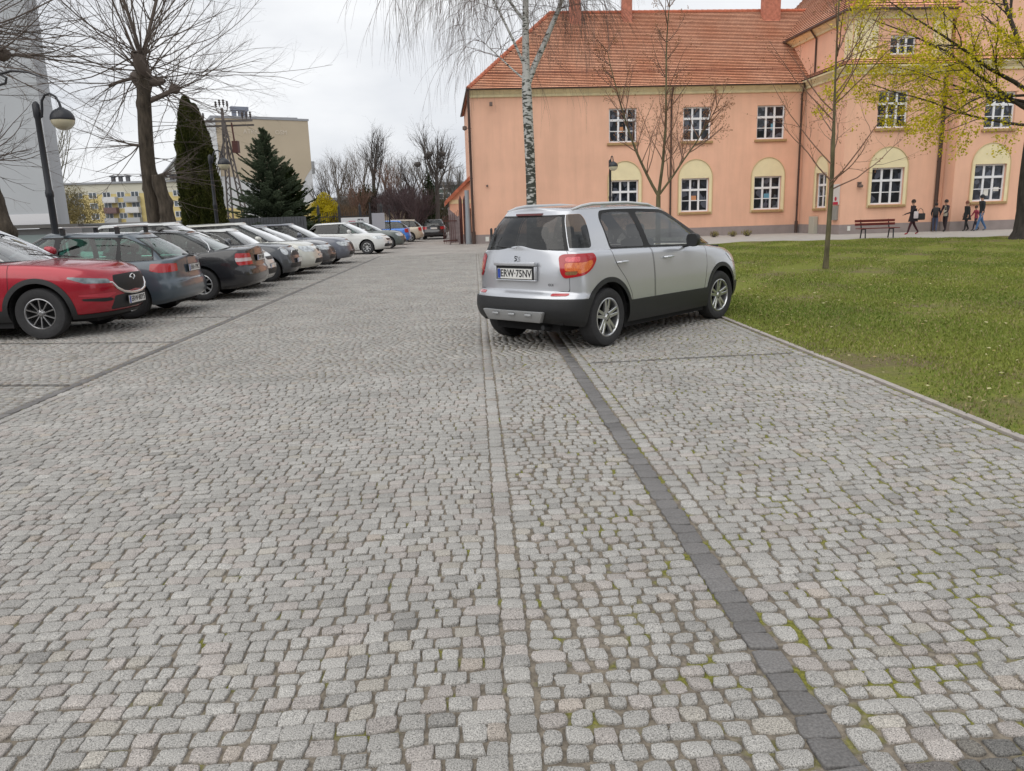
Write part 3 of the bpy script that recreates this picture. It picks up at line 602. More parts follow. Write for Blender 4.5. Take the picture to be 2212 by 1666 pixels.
# wall lamp, small fittings, hooks
ft = MB(); ft.T = Matrix.Translation((WX+.95, WY-.01, 2.55)); ft.box(-.11, .11, -.03, 0, -.12, .14); ft.tube([(0, -.03, .08), (0, -.16, .1), (0, -.2, 0)], .02, 6); ft.lathe([(.1, -.1), (.12, 0), (.05, .06)], 10, (0, -.17, -.05)); ft.build('wall_lamp', mat('dark_fitting', (.14, .10, .085), .5), school)
ft = MB(); ft.lathe([(0.001, -.16), (.06, -.15), (.055, 0)], 10, (.75, 0, 3.2), 'y'); ft.build('wall_lamp', mat('dark_fitting', (.14, .10, .085), .5), school, rec=False)
ft = MB(); ft.box(.55, .75, -.06, -.041, .12, .38); ft.build('vent_cover', mat('white_plastic', (.72, .72, .68), .5), school)
ft = MB(); ft.box(WX+.42, WX+.58, WY-.06, WY-.041, .18, .42); ft.build('vent_cover', mat('white_plastic', (.72, .72, .68), .5), school)
cmr = MB(); cmr.tube([(1.1, 0, 7.65), (1.1, -.3, 7.6)], .02, 6); cmr.box(1.02, 1.18, -.5, -.25, 7.42, 7.62); cmr.build('floodlight', mat('dark_fitting', (.14, .10, .085), .5), school, bevel=.01)
cmr = MB(); cmr.tube([(0, .1, 6.3), (-.32, .0, 6.35)], .02, 6); cmr.lathe([(.02, -.1), (.12, -.05), (.12, .12), (.02, .16)], 10, (-.38, 0, 6.3)); cmr.build('wall_lamp', mat('dark_fitting', (.14, .10, .085), .5), school)
# meter cabinet, notice panel on the wing's side wall near the corner
mc = MB(); mc.box(WX-.28, WX-.041, WY+2.35, WY+2.95, .0, .95); mc.build('meter_cabinet', mat('cabinet_beige', (.46, .45, .38), .6), school, bevel=.01)
sp = MB(); sp.box(WX-.05, WX-.0, WY+.14, WY+.80, 1.55, 2.62); sb = sp.build('notice_board', mat('board_white', (.66, .64, .62), .5), school, bevel=.01)
rd = MB(); rd.lathe([(.001, 0), (.11, 0), (.11, .006)], 20, (WX-.058, WY+.47, 1.86), 'x'); rd.box(WX-.054, WX-.051, WY+.2, WY+.74, 1.56, 1.7); rd.build('red_symbol', mat('sign_red', (.5, .02, .06), .5), sb, rec=False)
sp = MB(); sp.box(WX-.16, WX, WY+.2, WY+.7, .75, 1.5); eb = sp.build('electric_box', mat('box_grey', (.28, .28, .26), .6), school, bevel=.01)
# ---------------------------------------------------------------- cars: one analytic shell, cut into panels, glass, lamps and trim
def pch(pts):
    x = np.array([p[0] for p in pts], float); y = np.array([p[1] for p in pts], float)
    h = np.diff(x); d = np.diff(y)/h; m = np.zeros(len(x)); m[0], m[-1] = d[0], d[-1]
    for i in range(1, len(x)-1):
        if d[i-1]*d[i] > 0: w1, w2 = 2*h[i]+h[i-1], h[i]+2*h[i-1]; m[i] = (w1+w2)/(w1/d[i-1]+w2/d[i])
    def f(q):
        q = np.clip(np.asarray(q, float), x[0], x[-1]); i = np.clip(np.searchsorted(x, q)-1, 0, len(h)-1); t = (q-x[i])/h[i]
        return (2*t**3-3*t**2+1)*y[i]+(t**3-2*t**2+t)*h[i]*m[i]+(-2*t**3+3*t**2)*y[i+1]+(t**3-t**2)*h[i]*m[i+1]
    return f
def sdf_poly(px, pz, poly):
    P = np.array(poly, float); d = np.full(px.shape, 1e9); ins = np.zeros(px.shape, bool)
    for i in range(len(P)):
        a, b = P[i], P[(i+1) % len(P)]; e = b-a; wx, wz = px-a[0], pz-a[1]; t = np.clip((wx*e[0]+wz*e[1])/(e@e+1e-12), 0, 1)
        d = np.minimum(d, (wx-e[0]*t)**2+(wz-e[1]*t)**2)
        c = ((a[1] > pz) != (b[1] > pz)); xi = (b[0]-a[0])*(pz-a[1])/((b[1]-a[1]) if abs(b[1]-a[1]) > 1e-12 else 1e-12)+a[0]; ins ^= c & (px < xi)
    d = np.sqrt(d); return np.where(ins, -d, d)
def rnd(poly, r=.03, n=4):
    """round the corners of a polygon"""
    out_ = []; P = [Vector((p[0], p[1], 0)) for p in poly]
    for i, p in enumerate(P):
        a, b = P[i-1], P[(i+1) % len(P)]; ra = min(r, (a-p).length*.45, (b-p).length*.45); s, e = p+(a-p).normalized()*ra, p+(b-p).normalized()*ra
        for k in range(n+1):
            t = k/n; q = s*(1-t)**2+p*2*t*(1-t)+e*t*t; out_.append((q.x, q.y))
    return out_
# columns: 0-2 pos, 3-5 normal, 6 uy, 7 s, 8 q (arc from rear centre), 9 side, 10 ux
def half_shell(xr, xf, wf, zb, ze, W, hr, hf, pr, pf, q2, crown, nS, nC, nT, s_list=None, kpow=2.4):
    """xr,xf,wf: functions of s; zb,ze: functions of station x (s=1 frame)"""
    th = np.linspace(0, np.pi, 4000); c, s_ = np.cos(th), np.sin(th); pw = np.where(c > 0, pr, pf)
    ux = -np.sign(c)*np.abs(c)**(2/pw); uy = s_**(2/q2)
    Lh = (float(xf(.6))-float(xr(.6)))/2; arc = np.concatenate([[0], np.cumsum(np.hypot(np.diff(ux)*Lh, np.diff(uy)*W))])
    tq = np.linspace(0, arc[-1], nT); ux = np.interp(tq, arc, ux); uy = np.interp(tq, arc, uy); uy[0] = uy[-1] = 0; ux[0] = -1; ux[-1] = 1
    sl = np.linspace(0, 1, nS) if s_list is None else np.array(s_list); rows_ = []
    for s in sl:
        x = xr(s)+(xf(s)-xr(s))*(ux+1)/2; xs = xr(1.)+(xf(1.)-xr(1.))*(ux+1)/2; y = W*wf(s)*uy; z = zb(xs)+(ze(xs)-zb(xs))*s
        rows_.append(np.stack([x, y, z, uy, np.full(nT, s), tq, ux], -1))
    x, y, z = rows_[-1][:, 0], rows_[-1][:, 1], rows_[-1][:, 2]
    for k in np.linspace(1, 0, nC+1)[1:]:
        kk = k; rows_.append(np.stack([x, y*kk, z+crown*(1-kk**kpow), uy*kk, np.full(nT, 1+(1-kk)), tq, ux], -1))
    Gd = np.array(rows_)                     # (levels, T, 7)
    P = Gd[..., :3]; dt = np.gradient(P, axis=1); dl = np.gradient(P, axis=0); n = np.cross(dt, dl); n = n/(np.linalg.norm(n, axis=-1, keepdims=True)+1e-12)
    bad = np.linalg.norm(np.cross(dt, dl), axis=-1) < 1e-9; n[bad] = 0
    if n[len(sl)//2, nT//2, 1] < 0: n = -n
    n[:, 0] = n[:, 1]; n[:, -1] = n[:, -2]; n[:, 0, 1] = 0; n[:, -1, 1] = 0; n[-1, :, 1] = 0; n[-1] = np.where(np.abs(n[-1]).sum(-1, keepdims=True) < .1, n[-2]*np.array([1, 0, 1]), n[-1])
    n = n/(np.linalg.norm(n, axis=-1, keepdims=True)+1e-9)
    V = np.concatenate([P, n, Gd[..., 3:4], Gd[..., 4:5], Gd[..., 5:6], np.ones(P.shape[:2]+(1,)), Gd[..., 6:7]], -1)
    nl, nt_ = V.shape[:2]; idx = np.arange(nl*nt_).reshape(nl, nt_); a, b, c_, d = idx[:-1, :-1].ravel(), idx[:-1, 1:].ravel(), idx[1:, 1:].ravel(), idx[1:, :-1].ravel()
    F = np.concatenate([np.stack([a, b, c_], 1), np.stack([a, c_, d], 1)]); V = V.reshape(-1, 11)
    e1 = V[F[:, 1], :3]-V[F[:, 0], :3]; e2 = V[F[:, 2], :3]-V[F[:, 0], :3]; ar = np.linalg.norm(np.cross(e1, e2), axis=1); F = F[ar > 1e-10]
    fn = np.cross(V[F[:, 1], :3]-V[F[:, 0], :3], V[F[:, 2], :3]-V[F[:, 0], :3]); vn = V[F, 3:6].mean(1); fl = (fn*vn).sum(1) < 0; F[fl] = F[fl][:, ::-1]
    return V, F
def mirror(V, F):
    V2 = V.copy(); V2[:, 1] *= -1; V2[:, 4] *= -1; V2[:, 9] *= -1
    return np.concatenate([V, V2]), np.concatenate([F, F[:, ::-1]+len(V)])
def cut(S, f):
    """split the triangles of S=(V,F) where f changes sign: returns inside (f<0), outside"""
    V, F = S
    if len(F) == 0: return (V, F), (V, F)
    s = f(V); s = np.where(np.abs(s) < 1e-7, 1e-7, s); inn = s < 0; k = inn[F].sum(1)
    Fi, Fo = F[k == 3], F[k == 0]; V_out = [V]; base = len(V); addi, addo = [], []
    for cnt, lone_in in ((1, True), (2, False)):
        M_ = F[k == cnt]
        if not len(M_): continue
        lone = np.argmax(inn[M_] == lone_in, axis=1); r = np.arange(len(M_))
        a, b, c = M_[r, lone], M_[r, (lone+1) % 3], M_[r, (lone+2) % 3]
        t1 = (s[a]/(s[a]-s[b]))[:, None]; t2 = (s[a]/(s[a]-s[c]))[:, None]
        p, q = V[a]*(1-t1)+V[b]*t1, V[a]*(1-t2)+V[c]*t2
        ip = base+np.arange(len(M_)); iq = ip+len(M_); base += 2*len(M_); V_out += [p, q]
        lone_f = np.stack([a, ip, iq], 1); oth = np.concatenate([np.stack([ip, b, c], 1), np.stack([ip, c, iq], 1)])
        (addi if lone_in else addo).append(lone_f); (addo if lone_in else addi).append(oth)
    V = np.concatenate(V_out); return (V, np.concatenate([Fi]+addi)), (V, np.concatenate([Fo]+addo))
def join(*Ss):
    Vs, Fs, b = [], [], 0
    for V, F in Ss: Vs.append(V); Fs.append(F+b); b += len(V)
    return np.concatenate(Vs), np.concatenate(Fs)
def emit(S, name, mats, parent, off=0., mi=None):
    V, F = S
    if len(F) == 0: return None
    u, inv = np.unique(F, return_inverse=True); V = V[u]; F = inv.reshape(F.shape)
    n = V[:, 3:6]/(np.linalg.norm(V[:, 3:6], axis=1, keepdims=True)+1e-9)
    return np_mesh(name, V[:, :3]+n*off, F, mats, mi=mi, parent=parent, normals=n)
def on(side): return lambda S: (S[0], S[1][S[0][S[1], 9].mean(1)*side > 0])

m_rub = mat('tyre_rubber', (.028, .028, .03), .8, var=.15, vs=20, bump=.2, bs=60)
m_blk = mat('black_plastic', (.019, .020, .022), .5, bump=.15, bs=400)
m_seal = mat('black_seal', (.010, .010, .011), .6)
m_int = mat('dark_interior', (.035, .035, .038), .9); m_seat = mat('seat_fabric', (.06, .06, .065), .95)
m_alloy = mat('alloy_silver', (.58, .59, .60), .28, metal=.85); m_chr = mat('chrome', (.8, .8, .8), .12, metal=1.)
m_dk = mat('wheel_well', (.012, .012, .013), .95)
m_glass = glass('car_glass', (.60, .66, .64)); m_gdark = glass('privacy_glass', (.24, .26, .27)); m_ggreen = glass('green_tint_glass', (.34, .60, .52)); m_gmid = glass('tinted_glass', (.40, .46, .44)); m_gshield = glass('windshield_glass', (.5, .56, .55), k=3.2, a=.10)
m_red = mat('tail_lamp_red', (.40, .006, .012), .15, coat=1.); m_lens = mat('headlamp_lens', (.55, .58, .6), .08, coat=1., var=.35, vs=14, metal=.25)
m_plate = mat('number_plate_white', (.72, .72, .70), .45); m_pbl = mat('plate_band_blue', (.02, .06, .35), .4); m_ink = mat('plate_ink', (.012, .012, .015), .5)
def paint(name, col, metal=.0, rough=.32):
    return mat('paint_'+name, col, rough, metal=metal, coat=1.0, back=(.03, .03, .03))
def wheel(car, x, y, r, side, spec, steer=0.):
    t = empty('wheel', (x, y, r)); t.parent = car; t.rotation_euler = (0, 0, steer); w_ = spec.get('tw', .205); rr = spec.get('rim', .205); h = w_/2; o_ = side
    tb = MB(); prof = [(rr-.005, -h*.82), (rr+.012, -h*.93), (r*.86, -h), (r*.955, -h*.92), (r*.995, -h*.68), (r, -h*.4), (r, 0), (r, h*.4), (r*.995, h*.68), (r*.955, h*.92), (r*.86, h), (rr+.012, h*.93), (rr-.005, h*.82)]
    tb.lathe(prof, 40, (0, 0, 0), 'y'); tb.build('tyre', m_rub, t, smooth=30, rec=False)
    rb = MB(); yo = o_*h
    rb.lathe([(rr, yo*.88), (rr-.012, yo*.92), (rr-.022, yo*.8), (rr-.03, yo*.2), (rr-.04, -yo*.6)], 36, (0, 0, 0), 'y', 0)
    rb.lathe([(rr-.02, yo*.0), (.0, yo*.0)], 24, (0, 0, 0), 'y', 1)
    rb.lathe([(.001, yo*.80), (.024, yo*.8), (.03, yo*.72), (.062, yo*.60), (.07, yo*.3)], 20, (0, 0, 0), 'y', 0)
    ns = spec.get('spokes', 5); sw = spec.get('sw', .03); tw = spec.get('twin', False)
    for i in range(ns):
        a = 2*math.pi*i/ns+.3; subs = (-1, 1) if tw else (0,)
        for sb in subs:
            c_, s_ = math.cos(a), math.sin(a); tx, tz = -s_, c_
            def pt(rad, off, yy): return (c_*rad+tx*off, yy, s_*rad+tz*off)
            r0, r1 = .045, rr-.012; o0, o1 = sb*sw*.35, sb*spec.get('spread', .045); w0, w1 = sw*.62, sw*(.42 if tw else .75)
            vs = []
            for (rad, of, wd, yy) in ((r0, o0, w0, yo*.70), ((r0+r1)/2, (o0+o1)/2, (w0+w1)/2*.92, yo*.80), (r1, o1, w1, yo*.86)):
                vs += [pt(rad, of-wd, yy-o_*.006), pt(rad, of+wd, yy-o_*.006), pt(rad, of+wd*.7, yy), pt(rad, of-wd*.7, yy), pt(rad, of+wd, yy-o_*.035), pt(rad, of-wd, yy-o_*.035)]
            fs = []
            for k in (0, 6): fs += [(k+3, k+2, k+8, k+9), (k+0, k+3, k+9, k+6), (k+2, k+1, k+7, k+8), (k+1, k+4, k+10, k+7), (k+5, k+0, k+6, k+11)]
            rb.add(vs, fs, 0)
    for i in range(5):
        a = 2*math.pi*i/5; rb.lathe([(.001, yo*.71), (.008, yo*.71), (.008, yo*.5)], 6, (math.cos(a)*.045, 0, math.sin(a)*.045), 'y', 1)
    rb.build('rim', [spec.get('rimmat', m_alloy), m_dk], t, smooth=30)
    return t
def box_obj(name, m, parent, x0, x1, y0, y1, z0, z1, bev=.01):
    b = MB(); b.box(x0, x1, y0, y1, z0, z1); return b.build(name, m, parent, bevel=bev, smooth=True)
def number_plate(car, loc, rot, txt, w_=.52, h_=.114, lettering=True):
    p = empty('number_plate', loc); p.parent = car; p.rotation_euler = rot
    b = MB(); b.box(-w_/2, w_/2, -h_/2, h_/2, -.004, .004, 0); b.box(-w_/2+.004, -w_/2+.045, -h_/2+.004, h_/2-.004, .0042, .0055, 1); b.box(-w_/2-.012, w_/2+.012, -h_/2-.01, h_/2+.01, -.008, -.0045, 2); b.build('plate', [m_plate, m_pbl, m_blk], p)
    if lettering: text_obj('plate_lettering', txt, .115, m_ink, p, (.022, 0, .006), (0, 0, 0), .0008, .86, bold=.0015)
    return p

def make_car(name, spec, label, cat='car', group=None):
    car = empty(name, (0, 0, 0), 0, label, cat, group)
    Ln, W, H, wb_, fo, r = spec['L'], spec['W']/2, spec['H'], spec['wb'], spec['fo'], spec['r']; ro = Ln-wb_-fo; xR, xF = -ro, wb_+fo
    q_ = spec.get('res', 1.0); nT = int(190*q_); pnt = spec['paint']
    belt = spec['belt']; edge = pch(spec['edge']); zbf = pch(spec.get('zb', [(xR, .30), (xR+.5, .22), (xF-.6, .20), (xF, .24)]))
    wf = pch(spec.get('wsec', [(0, .93), (.12, .975), (.35, 1.), (.6, .992), (.85, .965), (.95, .94), (1., .905)]))
    xr = pch([(s, xR+d) for s, d in spec.get('rear', [(0, .09), (.1, .03), (.25, 0), (.42, .01), (.5, .06), (1, .10)])])
    xf = pch([(s, xF-d) for s, d in spec.get('nose', [(0, .10), (.15, .02), (.35, 0), (.6, .03), (.85, .13), (1, .30)])])
    S = mirror(*half_shell(xr, xf, wf, zbf, edge, W, 0, 0, spec.get('pr', 10), spec.get('pf', 5.5), 2.3, spec.get('bcrown', .055), int(34*q_), int(12*q_), nT))
    Qlen = S[0][:, 8].max()
    g = spec['gh']; wgf = pch([(0, g['w0']), (.5, (g['w0']*.52+g['w1']*.48)+.012), (.92, g['w1']+.02), (1, g['w1'])])
    gxr = pch(g['rear']); gxf = pch(g['front']); re = pch(g['roof']); gz0 = lambda x: edge(x)-.012
    GS = mirror(*half_shell(gxr, gxf, wgf, gz0, re, W, 0, 0, g.get('pr', 9), g.get('pf', 4.6), 2.6, g.get('crown', .045), int(26*q_), int(12*q_), int(150*q_), kpow=3))
    # -- greenhouse: glass, trim
    xmid = (float(gxr(.5))+float(gxf(.5)))/2; gl = spec.get('glass', m_glass); glr = spec.get('glass_rear', gl)
    def fside(poly): return lambda V: np.maximum(np.maximum(sdf_poly(V[:, 0], V[:, 2], poly), (.86-V[:, 6])*.5), V[:, 7]-.99)
    for wi, (poly, kind) in enumerate(g['windows']):
        I, GS = cut(GS, fside(rnd(poly, g.get('round', .05))))
        for sd_ in (1, -1): emit(on(sd_)(I), 'side_window', [glr if kind == 'rear' else gl], car, -.004)
    trims = []
    if 'dlo' in g: T, GS = cut(GS, fside(rnd(g['dlo'], .05))); trims.append(T)
    s0, s1 = g.get('ws', (.06, .93)); I, GS = cut(GS, lambda V: np.maximum.reduce([(V[:, 6]-g.get('wsy', .83))*.6, xmid-V[:, 0], (s0-V[:, 7])*.4, (V[:, 7]-s1)*.4])); emit(I, 'windshield', [spec.get('glass_front', m_gshield)], car, -.003)
    T, GS = cut(GS, lambda V: np.maximum.reduce([(V[:, 6]-g.get('wsy', .83)-.03)*.6, xmid-V[:, 0], (V[:, 7]-s1-.012)*.4])); trims.append(T)
    s0, s1 = g.get('rw', (.1, .86)); ry = g.get('rwy', .84)
    I, GS = cut(GS, lambda V: np.maximum.reduce([(V[:, 6]-ry)*.6, V[:, 0]-xmid, (s0-V[:, 7])*.4, (V[:, 7]-s1)*.4])); emit(I, 'rear_window', [spec.get('glass_back', glr)], car, -.003)
    T, GS = cut(GS, lambda V: np.maximum.reduce([(V[:, 6]-ry-.05)*.6, V[:, 0]-xmid, (V[:, 7]-s1-.04)*.4, (s0-.09-V[:, 7])*.4])); trims.append(T)
    if spec.get('roofmat'): R_, GS = cut(GS, lambda V: .90-V[:, 7]); emit(R_, 'roof', [spec['roofmat']], car)
    # -- lower body: open the cabin, arches, gaps, doors, lamps
    def inside_gh(V):
        xa, xb = float(gxr(0.)), float(gxf(0.)); t = (V[:, 0]-xa)/(xb-xa); u = np.clip(t*2-1, -1, 1); pw = np.where(u < 0, g.get('pr', 9), g.get('pf', 4.6)); yw = W*g['w0']*(1-np.abs(u)**pw)**(1/2.6)
        return np.where((V[:, 7] > 1.0) & (t > 0) & (t < 1), np.abs(V[:, 1])-yw+.03, 1.)
    _, S = cut(S, lambda V: np.maximum(inside_gh(V), (1.005-V[:, 7])))
    ra = r+spec.get('arch', .055); za = r+.01
    for xa in (0., wb_):
        _, S = cut(S, lambda V: np.maximum(np.hypot(V[:, 0]-xa, V[:, 2]-za)-ra, .35-np.abs(V[:, 1])))
    parts = []
    def take(fn, nm, m_, off=.0, both=True, prnt=None):
        nonlocal S
        I, S = cut(S, fn)
        objs = []
        if both:
            for sd_ in (1, -1): objs.append(emit(on(sd_)(I), nm, [m_], prnt or car, off))
        else: objs.append(emit(I, nm, [m_], prnt or car, off))
        return objs
    for (poly, m_, nm) in spec.get('rear_lamps', []): take(lambda V: np.maximum(sdf_poly(V[:, 8], V[:, 2], poly), V[:, 7]-1), nm, m_, .006)
    for (poly, m_, nm) in spec.get('front_lamps', []): take(lambda V: np.maximum(sdf_poly(Qlen-V[:, 8], V[:, 2], poly), V[:, 7]-1.15), nm, m_, .004)
    for (poly, m_, nm) in spec.get('front_centre', []): take(lambda V: np.maximum(sdf_poly(Qlen-V[:, 8], V[:, 2], poly), V[:, 7]-1.1), nm, m_, .0, both=False)
    for (poly, m_, nm, off) in spec.get('rear_centre', []): take(lambda V: np.maximum(sdf_poly(V[:, 8], V[:, 2], poly), V[:, 7]-1.0), nm, m_, off, both=(nm == 'reflector'))
    if spec.get('clad'):
        zc = spec['clad']; ac = spec.get('aclad', .065)
        def fc(V):
            a1 = np.hypot(V[:, 0], V[:, 2]-za)-ra-ac; a2 = np.hypot(V[:, 0]-wb_, V[:, 2]-za)-ra-ac; arc_ = np.minimum(a1, a2)
            low = V[:, 2]-np.interp(V[:, 0], [p[0] for p in zc], [p[1] for p in zc])
            return np.where(np.abs(V[:, 1]) > .5*W, np.minimum(arc_, low), low)
        take(fc, 'lower_cladding', m_blk, .008, both=False)
    def fside_b(poly, n=0): return lambda V: np.maximum(sdf_poly(V[:, 0], V[:, 2], poly), np.maximum((.8-V[:, 6])*.5, V[:, 7]-1.02))
    gap = spec.get('gap', .0045); seams = []
    dp_ = spec.get('doors', [])
    if q_ > .75:
        for poly in dp_:
            pr_ = rnd(poly, .05); I, S = cut(S, fside_b(pr_)); seam, I = cut(I, lambda V: -gap*2-fside_b(pr_)(V)); seams.append(seam)
            for sd_ in (1, -1): emit(on(sd_)(I), 'door', [pnt], car)
    else:
        for poly in dp_:
            pr_ = rnd(poly, .05); fb = fside_b(pr_); sm_, S = cut(S, lambda V: np.abs(fb(V)+gap)-gap); seams.append(sm_)
    for fn in spec.get('seams', []):
        sm_, S = cut(S, lambda V: np.abs(fn(V))-gap); seams.append(sm_)
    trim_all = [t for t in trims+seams if len(t[1])]
    if trim_all: emit(join(*trim_all), 'trim', [m_seal if not spec.get('pillar') else spec['pillar']], car, -.002)
    emit(join(S, GS), 'body', [pnt], car)
    # -- wheels, arches, floor, cabin
    for (x, ss) in ((0., 0.), (wb_, spec.get('steer', 0.))):
        for sd_ in (1, -1): wheel(car, x, sd_*(W*.985-spec.get('tw', .205)/2-.012), r, sd_, spec.get('wheel', {}), ss)
    ub = MB(); ub.box(xR+.25, xF-.36, -W*.58, W*.58, .20, .5)
    ub.box(r+.06, wb_-r-.06, -W*.9, W*.9, .17, .45)
    for x in (0, wb_):
        for sd_ in (1, -1): ub.lathe([(ra+.02, sd_*W*.55), (ra+.02, sd_*W*.93)], 20, (x, 0, za), 'y', a0=0, a1=math.pi); ub.box(x-ra, x+ra, sd_*W*.55-.01, sd_*W*.55+.01, .2, za+ra)
    ub.box(xR+.16, xR+.5, -W*.72, W*.72, .30, .52); ub.box(xF-.65, xF-.30, -W*.62, W*.62, .27, .46)
    ub.build('underbody', m_dk, car, rec=False)
    ci = MB(); ci.box(float(gxr(0))+.22, float(gxf(0))-.25, -W*.76, W*.76, .42, belt-.16); ci.box(float(gxf(0))-.62, float(gxf(0))-.2, -W*.82, W*.82, belt-.2, belt-.04); ci.build('cabin_floor', m_int, car)
    for xs, n_ in spec.get('seats', [(wb_*.52, 2), (wb_*.18, 3)]):
        for yv in ((-.36, .36) if n_ == 2 else (-.4, 0, .4)):
            sb = MB(); sb.T = Matrix.Translation((xs, yv, belt-.22)) @ Matrix.Rotation(R(-14), 4, 'Y'); sb.box(-.07, .07, -.22 if n_ == 2 else -.2, .22 if n_ == 2 else .2, 0, .34); sb.box(-.05, .05, -.12, .12, .38, .53); sb.tube([(0, -.05, .3), (0, -.05, .4)], .01, 5); sb.tube([(0, .05, .3), (0, .05, .4)], .01, 5); sb.build('seat', m_seat, car, bevel=.03, smooth=True)
    # mirrors
    mx_, mz = spec.get('mirror', (float(gxf(0))-.48, belt+.06)); mm = spec.get('mirmat', pnt)
    for sd_ in (1, -1):
        b = MB(); vs_ = []
        for k, (xx, sc_) in enumerate(((-.07, .92), (-.04, 1.), (.03, .86), (.075, .4))):
            for j in range(12):
                a = 2*math.pi*j/12; cc, s2 = math.cos(a), math.sin(a); e_ = .6
                vs_.append((mx_+xx, sd_*(W+.09+.085*sc_*np.sign(cc)*abs(cc)**e_), mz+.085+.085*sc_*np.sign(s2)*abs(s2)**e_))
        b.add(vs_, [(k*12+j, k*12+(j+1) % 12, (k+1)*12+(j+1) % 12, (k+1)*12+j) for k in range(3) for j in range(12)]+[tuple(range(12)), tuple(range(47, 35, -1))])
        b.tube([(mx_+.02, sd_*(W*.90), mz), (mx_+.02, sd_*(W+.06), mz+.03)], .022, 6); b.build('wing_mirror', mm, car, smooth=50)
    hz = belt-.13
    for hx in spec.get('handles', []):
        for sd_ in (1, -1):
            zz_ = spec.get('hz', hz); yy = W*.985
            b = MB(); b.tube([(hx-.10, sd_*(yy-.015), zz_), (hx-.075, sd_*(yy+.022), zz_+.002), (hx, sd_*(yy+.03), zz_+.004), (hx+.06, sd_*(yy+.022), zz_+.002), (hx+.08, sd_*(yy-.015), zz_)], [.012, .014, .015, .014, .012], 8); b.build('door_handle', spec.get('hmat', pnt), car, smooth=True)
    spec['_f'] = dict(xr=xr, xf=xf, edge=edge, re=re, gxr=gxr, gxf=gxf, W=W, xR=xR, xF=xF)
    return car
def place(car, p, yaw): car.location = (p[0], p[1], p[2] if len(p) > 2 else 0); car.rotation_euler = (0, 0, R(yaw)); return car

